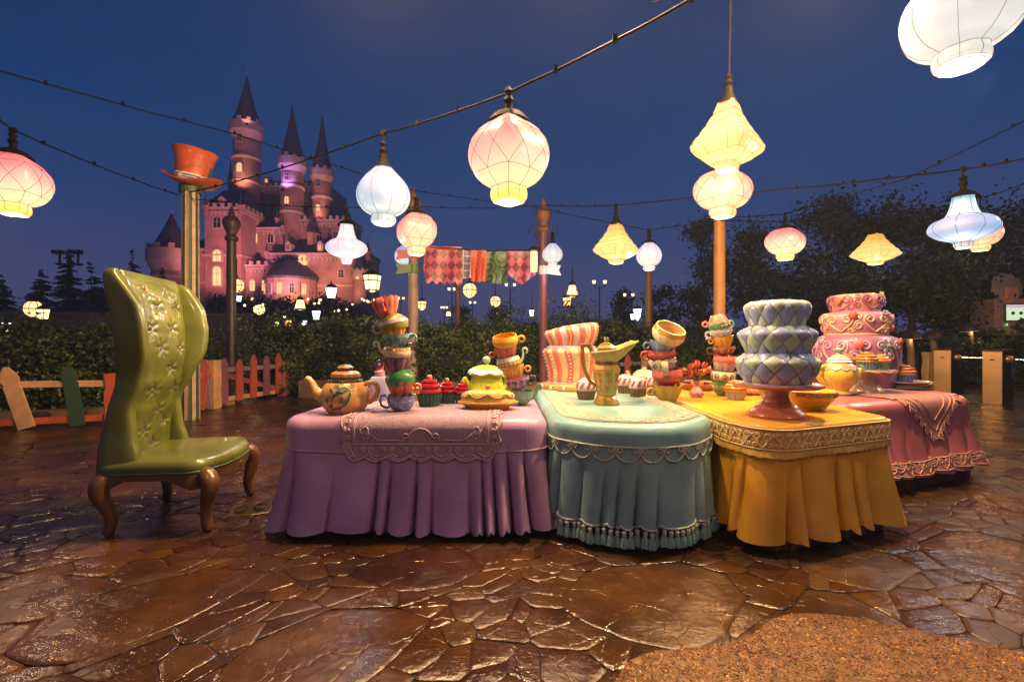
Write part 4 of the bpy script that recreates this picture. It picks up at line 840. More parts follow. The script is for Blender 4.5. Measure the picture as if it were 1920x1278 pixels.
def lantern(label, px, py, Y, w, h, kind, spin=0.0, power=0.0, hang=.3, squash=0.0, capk='dome', swing=(0, 0)):
    """w full width, h full height of the cloth shade in metres; centre of the shade at the pixel; hang = rod above the cap"""
    c = P(px, py, Y) if py is not None else Vector(px)
    t = thing('paper_lantern', label, 'lantern', c, (swing[0], swing[1], spin), 'glowing paper lanterns hung over the tables')
    pr0 = PROF[kind]; mx = max(r for r, z in pr0); sharp = kind == 'yellow'
    square = kind in ('pink', 'peach', 'yellow'); k0 = .5 if kind != 'yellow' else .95
    pr = pr0 if sharp else smoothprof(pr0, 1); n = 48; sw = 1.0 if not square else 1 / 1.12
    def R_(r, z, th):
        kk = k0 * (1.0 if square else 0.0); lob = 1 + (0 if square else .02 * math.cos(8 * th)); neck = .95 if square and abs(z) > .33 else kk
        return r / mx * w / 2 * sq(th + PI / 4 * 0, neck if square else 0) * lob * sw
    def zz(z): return z * h
    MB().lathe(pr, n, warp=lambda r, z, th, j: (R_(r, z, th), zz(z), th)).build('shade', SH_at(kind, h), t, smooth=38 if sharp else 60)
    # bottom rim with opening and bulb
    rb = pr[0][0]; zb = pr[0][1]
    MB().lathe([(rb, zb), (rb * .97, zb - .012), (rb * .74, zb - .008), (rb * .72, zb + .05)], n, warp=lambda r, z, th, j: (R_(r, -.5, th), zz(z), th)).build('bottom_ring', SH_at(kind, h), t)
    MB().ball((0, 0, zz(zb) + .05), .035, 8).build('bulb', m_bulb, t)
    # wire frame
    wf = MB(); wr = (.0014 if Y < 3.2 else .0017) if Y < 5 else .0022
    def pt(th, z, up=.003):
        r = interp_prof(pr, z); return ((R_(r, z, th) + up) * math.cos(th), (R_(r, z, th) + up) * math.sin(th), zz(z))
    if kind in ('pink', 'peach'):
        zs = [-.47, -.40, -.345, -.30, -.2, -.05]
        for q in range(8):
            th = q * PI / 4
            wf.tube([pt(th, z) for z in (-.49, -.44, -.38, -.345, -.30, -.24, -.18)], wr, 4)
            for sg in (-1, 1): wf.tube([pt(th + sg * PI / 4 * (i / 8) * (1 if q % 2 == 0 else 1), lerp(-.18, .30, i / 8)) for i in range(9)], wr, 4)
            wf.tube([pt(th + PI / 4 * i / 4, -.18) for i in range(5)], wr, 4)
            wf.tube([pt(th, z) for z in (.30, .36, .42, .47)], wr, 4)
            wf.tube([pt(th + PI / 4 * i / 4, .30) for i in range(5)], wr, 4)
        for z in (-.335, -.49): wf.tube([pt(2 * PI * i / 32, z) for i in range(32)], wr, 4, closed=True)
        wm = mk_wire
    elif kind == 'yellow':
        for r, z in pr0:
            if z in (-.42, -.31, -.16, -.105, .015, .165, .335): wf.tube([pt(2 * PI * i / 40 + PI / 4, z) for i in range(40)], wr, 4, closed=True)
        for q in range(4):
            wf.tube([pt(PI / 4 + q * PI / 2, z) for r, z in pr0], wr, 4)
        for q in range(4):
            for d in (-.4, .4): wf.tube([pt(q * PI / 2 + d, z) for r, z in pr0 if z <= -.16], wr, 4)
        wm = mk_wire3
    else:
        for q in range(8): wf.tube([pt((q + .5) * PI / 4, z) for r, z in pr], wr, 4)
        for z in ((-.36, -.49) if kind in ('blue', 'white') else (-.41, .09, -.49)): wf.tube([pt(2 * PI * i / 32, z) for i in range(32)], wr, 4, closed=True)
        wm = mk_wire2 if kind in ('blue', 'genieblue') else mk_wire
    wf.build('wire_frame', wm, t, smooth=180)
    rt = interp_prof(pr, .47) / mx * w / 2
    if capk == 'dome': cp = [(rt * 1.5, .44 * h), (rt * 1.42, .47 * h), (rt * 1.1, .53 * h), (rt * .5, .58 * h), (.03, .60 * h), (.03, .66 * h)]
    else: cp = [(rt * 1.06, .475 * h), (rt * .98, .50 * h), (rt * .55, .60 * h), (.045, .68 * h), (.04, .74 * h), (.02, .75 * h)]
    zc = cp[-1][1]; MB().lathe(cp + [(0, zc)], 20).build('cap', mk_cap, t)
    zt = zc + hang
    MB().tube([(0, 0, zc - .02), (0, 0, zt)], .009, 6).lathe([(.03, zc), (.045, zc + .03), (.025, zc + .07), (.04, zc + .10), (.012, zc + .14)], 10).box((0, 0, zt), (.06, .03, .05)).build('rod', mk_cap, t)
    if power: lamp(t, (0, 0, zz(zb) - .13), power * LAMPK, BULBC[kind], .07)
    return t, c + Vector((0, 0, zt))
def interp_prof(pr, z):
    if z <= pr[0][1]: return pr[0][0]
    for a, b in zip(pr, pr[1:]):
        if a[1] <= z <= b[1]: return lerp(a[0], b[0], (z - a[1]) / max(1e-6, b[1] - a[1]))
    return pr[-1][0]
_SH = {}
def SH_at(kind, h):
    """one material per shade height, so that the dye runs over the whole shade"""
    key = (kind, round(h, 2))
    if key not in _SH:
        m = SH[kind].copy(); m.node_tree.nodes['Map Range'].inputs[1].default_value = -.5 * h + .06; m.node_tree.nodes['Map Range'].inputs[2].default_value = .5 * h + .06; _SH[key] = m
    return _SH[key]
HOOK = {}; LAMPK = 2.4
def LN(key, *a, **k): t, HOOK[key] = lantern(*a, **k); return t
LN('pinkbig', 'big pink lantern with green square neck hung in the middle of the sky', 954, 300, 3.6, .60, .66, 'pink', R(45), 34, hang=.10)
LN('pinkleft', 'pink lantern with green neck cut by the left edge of view', 24, 345, 5.0, .64, .66, 'pink', R(20), 34, hang=.16)
LN('bluebig', 'pale blue round lantern in front of the castle side of the sky', 719, 367, 4.9, .56, .60, 'blue', .2, 24, hang=.22, capk='cone')
LN('peachmid', 'peach lantern overlapping the banner post just below the round blue one', 781, 438, 6.8, .60, .62, 'peach', R(30), 26, hang=.10)
LN('yellowbig', 'large pale yellow stepped lantern high above the amber post', 1364, 256, 4.7, .66, .70, 'yellow', R(42), 40, hang=1.3, capk='cone', swing=(0, R(3)))
LN('peachpost', 'rosy lantern right under the large yellow stepped one', 1355, 362, 5.3, .62, .55, 'peach', R(38), 32, hang=.08)
LN('genie', 'lilac lantern with flared top hung beside the castle', 650, 456, 7.6, .66, .66, 'genie', .3, 12, hang=.16)
LN('yellowmid', 'small yellow stepped lantern right of the plum post', 1155, 457, 7.6, .70, .64, 'yellow', R(52), 24, hang=.16, capk='cone')
LN('whitepost', 'small white globe lantern above the brown post', 1217, 480, 8.2, .45, .50, 'white', 0, 8, hang=.14)
LN('whitebracket', 'small lilac white globe lantern on the right bracket of the plum post', 1036, 477, 10.4, .46, .50, 'white', 0, 6, hang=.10, capk='cone')
LN('bluebanner', 'dim bluish globe lantern half hidden behind the banner post', 758, 480, 11.6, .50, .56, 'blue', 0, 5, hang=.2)
LN('pinkright', 'small pink lantern with lime neck right of the amber post', 1472, 457, 8.2, .65, .57, 'pink', R(40), 20, hang=.16)
LN('yellowright', 'small orange-topped stepped lantern against the dark trees', 1641, 467, 8.5, .70, .56, 'yellow', R(20), 22, hang=.12, capk='cone')
LN('genieblue', 'bright blue lantern with flared top against the dark trees at right', 1806, 415, 5.2, .62, .60, 'genieblue', .2, 14, hang=.2)
LN('peachright', 'peach lantern peeping out behind the flared blue one', 1838, 440, 8.4, .66, .58, 'peach', R(35), 16, hang=.3)
LN('whitenear', 'very near huge white lantern cut by the top right corner', 1802, 28, 2.9, .62, .66, 'white', .35, 16, hang=.2, capk='cone')
LN('added7', 'amber lantern on the cables beyond the right edge of view', (7.9, 5.2, 4.3), None, 1, .64, .62, 'peach', .4, 70, hang=.2)  # unseen lantern added to light the turnstiles
LN('added8', 'amber lantern far along the cables near the kiosk outside the view', (14.2, 10.5, 4.6), None, 1, .64, .62, 'peach', .4, 80, hang=.2)  # unseen lantern added to light the kiosk
# unseen lanterns added to brighten the tables and the near ground
LN('added1', 'amber lantern over the near left of the plaza outside the view', (-1.5, .5, 3.6), None, 1, .64, .66, 'peach', .4, 26, hang=.2)
LN('added2', 'peach lantern straight above the viewer', (.6, .7, 3.7), None, 1, .62, .62, 'peach', .7, 10, hang=.2)
LN('added3', 'yellow lantern over the near right of the plaza outside the view', (3.1, .9, 3.7), None, 1, .74, .70, 'yellow', .2, 30, hang=.2)
LN('added4', 'pink lantern hung above the dark middle of the tables outside the view', (.55, 3.7, 5.0), None, 1, .64, .66, 'pink', .2, 340, hang=.2)  # strong overhead lanterns from here on, added to light the table tops
LN('added5', 'yellow lantern high above the yellow table outside the view', (2.7, 3.9, 5.2), None, 1, .74, .70, 'yellow', .2, 480, hang=.2)
LN('added6', 'peach lantern high above the lilac table outside the view', (-1.2, 4.0, 5.25), None, 1, .62, .62, 'peach', .2, 420, hang=.2)
def string(name, label, pts, r=.010, sag=.0, beads=True):
    """cable through the points with a little sag and clips"""
    o = Vector(pts[0]); t = thing('light_string', label, 'cable', o); path = []; cl = MB(); rg = random.Random(len(label))
    for a, b in zip(pts, pts[1:]):
        a, b = Vector(a), Vector(b); n = max(6, int((b - a).length / .35)); s = sag * (b - a).length
        for i in range(n): q = i / n; p = a.lerp(b, q); p.z -= s * 4 * q * (1 - q) + rg.uniform(-.004, .004); path.append(p - o)
    path.append(Vector(pts[-1]) - o)
    MB().tube(path, r, 5).build('cord', mk_cap, t)
    for p in path[1:-1:2]: cl.box(p + Vector((0, 0, .012)), (.026, .026, .045))
    if beads: cl.build('clip', mk_cap, t)['kind'] = 'stuff'
HP = Vector((hp.x, hp.y, ht - .2)); AMB = P(1349, 410, 9.9)
H = HOOK
string('b', 'cable rising from the hat post past the blue and big pink lanterns', [HP + Vector((.1, -.15, .05)), H['bluebig'], H['pinkbig'], P(1295, 0, 2.5), (2.2, -.4, 4.7)], sag=.01)
string('c', 'cable from the hat post down over the pink lantern at the left edge', [HP + Vector((-.1, -.15, 0)), H['pinkleft'], P(-160, 110, 4.4), (-5, 1, 4.4)], sag=.012)
string('a', 'long cable crossing in front of the castle from the upper left', [P(-220, 70, 4.2), P(0, 133, 4.8), P(440, 251, 7), P(690, 329, 9.6), P(775, 357, 11.2)], sag=.004)
string('d', 'thin cable from the hat post under the round blue lantern to the right', [HP + Vector((.1, -.1, -.05)), H['genie'], P(800, 388, 8), P(1019, 385, 10.8)], r=.008, sag=.012)
string('d', 'cable from the plum post over the yellow lantern to the upper right', [P(1019, 385, 10.8), H['yellowmid'], P(1310, 369, 6.4), P(1600, 342, 5.6), H['genieblue'], P(1930, 297, 4.7), P(2150, 240, 4)], sag=.005)
string('g', 'cable from the banner post past the plum post to the white globe lantern', [P(775, 357, 11.2), P(1000, 388, 10), H['whitepost'], P(1290, 421, 9)], r=.009, sag=.003)
string('e', 'cable from the amber post over the small pink lantern to the right edge', [AMB, H['pinkright'], P(1700, 335, 7), H['added7'], P(2500, 100, 4.4)]); string('n', 'cable beyond the right edge of view near the kiosk', [H['added7'], H['added8'], (20, 12, 5.4)], sag=.008)  # second cable is added, it only carries the unseen lanterns
string('f', 'cable from the amber post over the orange stepped lantern to the right edge', [AMB + Vector((0, 0, -.04)), H['yellowright'], H['peachright'], P(1930, 340, 6.5), P(2200, 250, 5)], sag=.01)
string('h', 'cable overhead that carries the large yellow stepped lantern', [(-.2, 5.4, 6.3), H['yellowbig'], (4.5, 4.0, 5.6)], sag=.0)
string('i', 'cable above the near tables outside the view', [H['added6'] + Vector((-3, .2, .5)), H['added6'], H['added4'], H['added5'], H['added5'] + Vector((3, .3, .6))], sag=.0)  # added cable for the unseen lanterns over the tables
string('j', 'cable above the viewer outside the view', [H['added1'] + Vector((-3, 0, .6)), H['added1'], H['added2'], H['added3'], (5, 1.6, 4.6)], sag=.0)  # added cable for the unseen lanterns near the viewer
string('k', 'cable that carries the near white lantern at the top right', [H['whitenear'] + Vector((-1.5, 1.5, .5)), H['whitenear'], H['whitenear'] + Vector((2, -2, .6))], sag=.0)
string('l', 'short cable from the rosy lantern to the top of the amber post', [H['peachpost'], AMB + Vector((0, 0, .05))], r=.006)
# brackets on the plum post
bk = thing('lamp_bracket', 'black curled iron brackets on both sides of the plum post', 'bracket', P(1019, 440, 10.95))
for s in (-1, 1):
    MB().tube([(s * .1, 0, -.35), (s * .16, 0, .05), (s * .22, 0, .22), (s * .30, 0, .22), (s * .34, 0, .1), (s * .34, 0, 0)], .018, 6).tube([(s * .1, 0, -.2), (s * .17, 0, -.1), (s * .2, 0, .0), (s * .26, 0, .08)], .012, 5).build('arm', mk, bk)
lr = thing('bracket_lamp', 'small warm tube lamp with a pink cap on the left bracket of the plum post', 'lamp', P(1001, 470, 10.8))
MB().lathe([(.02, .12), (.13, .05), (.15, 0), (.0, 0.01)], 14).build('cap', mk, lr); MB().lathe([(0, -.5), (.08, -.5), (.09, -.3), (.085, -.02), (0, 0)], 14).build('lamp_glass', emit('warm_tube', (1, .6, .3), 1.8), lr)
# ---------------------------------------------------------------- small lamps of the park beyond
G_W = emit('glass_warm', (1.0, .66, .30), 3.2); G_O = emit('glass_orange', (1.0, .52, .20), 2.4); G_C = emit('glass_cool', (.78, .95, 1.0), 3.6); G_Y = emit('glass_yellow', (1.0, .72, .25), 3.0)
iron = mat('lamp_iron', (.03, .022, .016), .5, .4, var=.3)
def small_lamp(kind, label, px, py, wpx, Y, m, cat='lantern', power=0, rod=.4):
    w = wpx / F * Y; c = P(px, py, Y); t = thing('hanging_lantern', label, cat, c, .4, 'small iron lanterns of the park beyond the hedge')
    if kind == 'globe':
        MB().ball((0, 0, 0), w * .48, 14).build('lamp_glass', m, t); b = MB()
        for q in range(4): b.tube([(w * .5 * math.cos(q * PI / 4) * math.sin(a), w * .5 * math.sin(q * PI / 4) * math.sin(a), w * .5 * math.cos(a)) for a in [2 * PI * i / 20 for i in range(20)]], w * .022, 4, closed=True)
        b.tube([(w * .5 * math.cos(2 * PI * i / 20), w * .5 * math.sin(2 * PI * i / 20), 0) for i in range(20)], w * .03, 4, closed=True); b.build('iron_band', iron, t)
        MB().lathe([(w * .26, w * .43), (w * .2, w * .52), (w * .06, w * .62), (w * .04, w * .8), (0, w * .8)], 12).build('cap', iron, t)
        ztop = w * .8
    elif kind in ('box', 'pail'):
        a, bb, h = (w * .36, w * .5, w * .85) if kind == 'box' else (w * .3, w * .5, w * 1.1)
        MB().lathe([(a, -h / 2), (bb, h / 2)], 6).build('lamp_glass', m, t, smooth=0); b = MB()
        for q in range(6):
            c_, s_ = math.cos(q * PI / 3), math.sin(q * PI / 3); b.tube([(a * 1.02 * c_, a * 1.02 * s_, -h / 2), (bb * 1.02 * c_, bb * 1.02 * s_, h / 2)], w * .03, 4)
        for z, r in ((-h / 2, a * 1.05), (h / 2, bb * 1.05), (h * .12, lerp(a, bb, .62) * 1.02)): b.tube([(r * math.cos(q * PI / 3), r * math.sin(q * PI / 3), z) for q in range(6)], w * .035, 4, closed=True)
        b.build('iron_frame', iron, t)
        MB().lathe([(bb * 1.2, h / 2 + .01), (bb * 1.1, h / 2 + w * .05), (bb * .45, h / 2 + w * .26), (bb * .16, h / 2 + w * .34), (bb * .1, h / 2 + w * .5), (0, h / 2 + w * .5)], 6).build('roof', iron, t, smooth=0)
        MB().lathe([(0, -h / 2 - w * .12), (a * .6, -h / 2 - w * .08), (a * 1.1, -h / 2)], 6).build('base', iron, t, smooth=0); ztop = h / 2 + w * .5
    else:  # bell
        MB().lathe([(w * .42, -w * .4), (w * .4, -w * .1), (w * .26, w * .45), (w * .2, w * .5), (0, w * .5)], 12).build('lamp_glass', m, t); b = MB()
        b.lathe([(w * .44, -w * .46), (w * .5, -w * .44), (w * .5, -w * .34), (w * .44, -w * .3)], 12)
        for q in range(6): c_, s_ = math.cos(q * PI / 3), math.sin(q * PI / 3); b.tube([(w * .42 * c_, w * .42 * s_, -w * .3), (w * .40 * c_, w * .40 * s_, -w * .1), (w * .26 * c_, w * .26 * s_, w * .45)], w * .025, 4)
        b.build('iron_frame', iron, t); MB().lathe([(w * .27, w * .45), (w * .25, w * .7), (w * .1, w * .78), (0, w * .9)], 12).build('cap', iron, t); ztop = w * .9
    MB().tube([(0, 0, ztop - .02), (0, 0, ztop + rod)], .014, 5).build('rod', iron, t)
    if power: lamp(t, (0, 0, -w * .75), power, (1, .62, .3) if m is not G_C else (.8, .95, 1), .08)
    return t
for a in (
    ('globe', 'orange globe lantern far left above the bushes', 63, 579, 31, 20, G_O, 'lantern', 40, .5),
    ('box', 'four sided warm lantern just right of the far left globe', 80, 589, 22, 20, G_W, 'lantern', 0, .5),
    ('pail', 'cool white lantern low at the far left edge', 10, 614, 17, 22, G_C, 'lantern', 0, .5),
    ('globe', 'glowing globe lantern half behind the dark carved post', 444, 535, 26, 15, G_O, 'lantern', 40, .5),
    ('pail', 'cool lamp just below the globe beside the dark carved post', 448, 560, 10, 20, G_C, 'lantern', 0, .6),
    ('globe', 'round warm lantern above the bush right of the dark carved post', 486, 580, 20, 19, G_W, 'lantern', 20, .6),
    ('bell', 'bell shaped yellow lantern left of the cool street lamp', 563, 572, 21, 20, G_Y, 'lantern', 20, .6),
    ('box', 'big square iron lantern with warm panes right of the castle', 698, 530, 33, 13, G_W, 'lantern', 40, .4),
    ('pail', 'small cool lamp above the hedge under the cool street lamp', 593, 591, 15, 22, G_C, 'lantern', 0, .5),
    ('pail', 'small warm lantern with pointed roof above the tall hedge', 540, 607, 12, 19, G_O, 'lantern', 0, .4),
    ('bell', 'tiny yellow lamp left of the pointed roof lantern over the hedge', 519, 608, 11, 19, G_Y, 'lantern', 0, .4),
    ('pail', 'tiny cool lamp right of the pointed roof lantern over the hedge', 571, 606, 9, 24, G_C, 'lantern', 0, .4),
    ('globe', 'iron banded globe lantern hanging below the zigzag cloth', 881, 544, 28, 14, G_O, 'lantern', 40, .4),
    ('globe', 'iron banded globe lantern left of the plum post', 929, 565, 21, 16, G_O, 'lantern', 24, .5),
    ('box', 'warm iron lantern with a wide roof right of the pale banner post', 791, 572, 17, 14, G_O, 'lantern', 24, .4),
    ('bell', 'bell lantern between the plum post and the far double lamp', 1073, 546, 24, 15, G_W, 'lantern', 30, .4),
    ('box', 'iron lantern just behind and below the bell lantern', 1063, 566, 19, 18, G_O, 'lantern', 0, .3),
    ('pail', 'small cool lantern left of the plum post', 997, 587, 11, 18, G_C, 'lantern', 0, .5),
    ('bell', 'small yellow lamp over the hedge below the thin brown post', 841, 589, 11, 24, G_Y, 'lantern', 0, .4),
    ('pail', 'cool bright lamp beside the brown post', 1195, 588, 17, 24, G_C, 'lantern', 60, .4),
    ('pail', 'second cool lamp just left of and below the bright one by the brown post', 1186, 594, 10, 25, G_C, 'lantern', 0, .4)):
    small_lamp(*a)
def street_lamp(label, px, ytop, ybase, Y, heads, wpx, m, group):
    c = P(px, 640, Y); zt = P(px, ytop, Y).z; w = wpx / F * Y; t = thing('street_lamp', label, 'street lamp', (c.x, c.y, 0), 0, group)
    MB().lathe([(w * .5, 0), (w * .45, .5), (w * .16, .7), (w * .12, zt * .9), (w * .1, zt - w)], 10).build('pole', iron, t)
    for dx in heads:
        x = dx * w; hd = MB().lathe([(w * .26, zt - w * .2), (w * .42, zt + w * .5)], 6, c=(x, 0, 0)).build('lamp_glass', m, t, smooth=0)
        MB().lathe([(w * .5, zt + w * .5), (w * .3, zt + w * .72), (w * .08, zt + w * .8), (.0, zt + w * 1.1)], 6, c=(x, 0, 0)).lathe([(.0, zt - w * .45), (w * .3, zt - w * .22)], 6, c=(x, 0, 0)).build('lamp_roof', iron, t, smooth=0)
        if dx: MB().tube([(0, 0, zt - w * 1.3), (x * .6, 0, zt - w * .9), (x, 0, zt - w * .9), (x, 0, zt - w * .3)], w * .07, 5).build('arm', iron, t)
    return t
SG = 'double street lamps far beyond the hedge'
for a in (('double street lamp standing alone on its plinth right of the bell lantern', 1124, 530, 640, 34, (-1.2, 1.2), 8.5, G_W, SG), ('double street lamp just right of the diamond flag', 957, 535, 640, 42, (-1.1, 1.1), 7, G_W, SG), ('double street lamp under the checked flag with both heads lit', 847, 543, 640, 42, (-.7, .7), 7, G_W, SG), ('small double street lamp far beyond the globe lantern', 886, 568, 640, 60, (-.8, .8), 5.5, G_W, SG), ('small cluster street lamp over the hedge right of the pale post', 833, 577, 640, 60, (-1.0, 0, 1.0), 5, G_W, SG), ('small double street lamp between the pale post and the banner', 752, 560, 640, 55, (-.8, .8), 5.5, G_W, SG), ('double street lamp half lost in the thin wispy tree', 1179, 554, 640, 36, (-1.1, 1.1), 7, G_W, SG), ('tall cool white street lamp between the castle and the hedge', 621, 553, 640, 24, (0,), 26, G_C, None)):
    street_lamp(*a)
MB_ = thing('lamp_plinth', 'stone plinth below the lone double street lamp', 'plinth', P(1124, 640, 34) * 1.0); MB_.location.z = 0
MB().bbox((0, 0, 1.35), (2.4, 2.4, 2.7), .05).bbox((0, 0, 2.8), (2.9, 2.9, .3), .08).build('stone', m_kerb, MB_)
# far balustrade and dim buildings
bal = thing('balustrade', 'far dark iron balustrade beyond the hedge below the street lamps', 'railing', P(830, 640, 50) * 1.0); bal.location.z = 0
a0 = P(830, 640, 50); 
MB().box((11.5, 0, 3.2), (23, .15, .12)).box((11.5, 0, 2.2), (23, .15, .12)).build('rail', iron, bal)
ball_ = MB()
for i in range(60): ball_.box((23 * i / 59, 0, 2.7), (.07, .07, 1.0))
ball_.build('baluster', iron, bal)['kind'] = 'stuff'
brickwall('terrace_wall', 'far terrace wall under the iron balustrade', (a0.x, 50.3), (a0.x + 23, 50.3), 2.0, m_stonewall)
fw = random.Random(9)
tl = thing('tiny_lights', 'scatter of tiny warm lamps at the foot of the castle', 'lights', P(540, 585, 60)); mbt = MB()
for _ in range(26):
    p = P(fw.uniform(410, 720), fw.uniform(560, 612), fw.uniform(50, 75)) - tl.location; mbt.ball(p, .16, 6)
mbt.build('lamp_glass', G_W, tl)['kind'] = 'stuff'
for x, lab in ((430, 'dark round trees at the foot of the castle left part'), (520, 'dark round trees at the foot of the castle middle part'), (610, 'dark round trees at the foot of the castle right part')):
    for k in range(2):
        p = P(x + 45 * k, 640, 75 + 6 * k); tree(lab.replace('trees', 'tree') + (' nearer' if k == 0 else ' farther back'), (p.x, p.y), 8.2 - k, 3.8, 2200, LV_TREE, 60 + x + k, size=.5, base=.2, group='dark trees at the foot of the castle')
# ---------------------------------------------------------------- turnstiles, kiosk, mushroom lights
m_steel = mat('bronze_steel', '#b38f60', .34, .75, var=.12, scale=3, bump=.06, bscale=120); m_steel2 = mat('dark_steel', '#3a3028', .3, .7, var=.15); m_chrome = mat('chrome', '#c8c4bc', .18, 1.0, var=.1)
def turnstile(label, x0, x1, ytop, ybot):
    a = onz(x0, ybot); b = onz(x1, ybot); w = b.x - a.x; Y = a.y; h = EYE - (ytop - CY) / F * Y; d = 1.25
    t = thing('turnstile', label, 'turnstile', (a.x, Y, 0), R(-55), 'steel turnstiles at the gate')
    MB().bbox((w / 2, d / 2, h / 2 - .02), (w, d, h - .04), .01, mi=0).build('cabinet', m_steel2, t)
    MB().bbox((w / 2, -.012, h / 2 - .02), (w - .005, .02, h - .06), .004).build('front_panel', m_steel, t)
    MB().bbox((w / 2, d / 2, h), (w + .03, d + .05, .05), .01).build('lid', m_steel2, t); MB().bbox((w / 2, .0, h - .035), (w + .01, .05, .1), .01).build('front_cap', m_steel, t)
    MB().box((w * .5, -.026, h - .2), (.075, .012, .03)).build('card_slot', m_steel2, t)
    c = Vector((w + .03, .35, h - .19)); hb = MB().lathe([(.0, -.02), (.085, -.02), (.085, .03), (.04, .10), (0, .11)], 14)
    hub = hb.build('hub', m_steel, t); hub.location = c; hub.rotation_euler = (0, R(100), 0)
    for e in ((.50, .04, -.01), (.10, -.16, -.42), (.16, .26, -.40)): MB().tube([c + Vector((.06, 0, 0)), c + Vector(e)], .017, 7).build('arm', m_chrome, t)
turnstile('second steel turnstile from the pink table, nearest the kiosk', 1842, 1868, 657, 756)
turnstile('steel turnstile beside the narrow wooden post behind the pink table', 1751, 1775, 655, 742)
wp = onz(1741, 738); wpt = thing('gate_post', 'narrow warped wooden post left of the turnstiles', 'post', wp)
post(wpt, (0, 0, 0), .2, 1.1, wood('#b8915f'), 'shaft')
kp = onz(1868, 699) ; kp = P(1866, 640, 16); ks = thing('ticket_kiosk', 'candy coloured ticket kiosk with a bright screen at the right edge', 'kiosk', (kp.x, kp.y, 0), R(-6)); kw = 1.5
kc = [paint('#a88878', .5, 0), paint('#b8a878', .5, 0), paint('#8aa49a', .5, 0), paint('#a07c98', .5, 0), paint('#c08468', .5, 0), paint('#9aa074', .5, 0)]
z = 0
for h, i, e in ((.22, 3, .1), (.35, 3, .06), (.3, 2, .04), (.25, 5, .05), (.08, 4, .12), (.34, 2, .02), (.30, 1, .05), (1.05, 0, .0)):
    MB().bbox((kw / 2, .5, z + h / 2), (kw + e, 1.0 + e, h - .01), .02).build('tier', kc[i], ks); z += h
for k in range(6):
    for q in range(3):
        MB().prism([(0, -.16), (.12, 0), (0, .16), (-.12, 0)], lambda x, y, d: (.14 + .26 * k + x, -.0 - d, z - .9 + .36 * q + y), .0, .012).build('diamond', kc[4] if (k + q) % 2 else kc[3], ks, smooth=0)
MB().bbox((.30 + .45, -.03, z - .5), (.98, .06, .62), .01).build('screen_frame', m_steel2, ks); scn = MB().box((.75, -.066, z - .5), (.90, .01, .54)).build('screen', emit('screen', (.62, .85, .55), 1.0), ks)
MB().box((.75, -.074, z - .29), (.90, .006, .08)).build('screen_bar', emit('screen_bar', (.8, .35, .75), 1.0), scn)
for k in range(3): MB().lathe([(0, 0), (.06, 0), (.06, .006), (0, .006)], 8).build('screen_icon', paint('#3a5a3a', .5, 0), scn, loc=(.5 + .25 * k, -.072, z - .52)).rotation_euler = (R(90), 0, 0)
MB().box((.32, -.05, z - .92), (.05, .02, .05)).build('green_light', emit('green_led', (.1, 1, .3), 3), ks)
MB().prism([(-.36, -.14), (-.1, -.2), (0, -.24), (.1, -.2), (.36, -.14), (.38, .14), (-.38, .14)], lambda x, y, d: (.68 + x, -.04 - d, z - 1.42 + y), 0, .03).build('name_plate', paint('#a98a63', .5, 0), ks)
for r_, q in ((.0, .0), (.06, -.06)): MB().box((.68, -.075, z - 1.38 + q), (.42 - r_ * 2, .006, .03)).build('lettering', paint('#5a3a2a', .5, 0), ks)
MB().lathe([(0, .0), (.5, .0), (.52, .04), (.44, .09), (.2, .12), (0, .13)], 22, warp=lambda r, zz_, th, j: (r * (1 + .06 * math.cos(11 * th) * (r > .4)), zz_, th)).build('fan', paint('#8f7f78', .5, 0), ks, loc=(.55, .25, z + .42)).rotation_euler = (R(80), 0, 0)
MB().bbox((.55, .2, z + .2), (.42, .42, .4), .03).build('topper', kc[4], ks)
mush = mat('mushroom_cap', '#3a2c22', .5, var=.4, scale=8); mstem = mat('mushroom_stem', '#8a6a42', .55, var=.3, scale=8, bump=.4)
for lab, px, py, Y, w in (('glowing toadstool lamp nearest the floral cake', 1642, 640, 12.5, .56), ('glowing toadstool lamp second from the floral cake', 1714, 634, 13.2, .60), ('dim toadstool lamp above the wooden post', 1758, 634, 13.6, .46), ('glowing toadstool lamp between the two turnstiles', 1828, 620, 15, .46)):
    c = P(px, py, Y); t = thing('toadstool_lamp', lab, 'garden lamp', (c.x, c.y, 0), (0, R(-6), 0), 'toadstool lamps under the trees')
    MB().tube([(.05, 0, 0), (-.03, 0, c.z * .4), (.02, 0, c.z * .75), (0, 0, c.z)], [.12, .10, .085, .075], 10).build('stem', mstem, t)
    MB().lathe([(w * .5, 0), (w * .52, .03), (w * .40, .16), (w * .2, .23), (0, .25)], 20, c=(0, 0, c.z)).build('cap', mush, t)
    dim = lab.startswith('dim')
    MB().lathe([(w * .5, -.003), (w * .3, .02), (0, .025)], 20, c=(0, 0, c.z)).build('gills', mat('gill', '#b48a50', .5) if dim else emit('gill_light', (1, .62, .22), 1.5), t)
    if not dim: lamp(t, (.0, -.14, c.z - .03), 5, (1, .66, .3), .05)
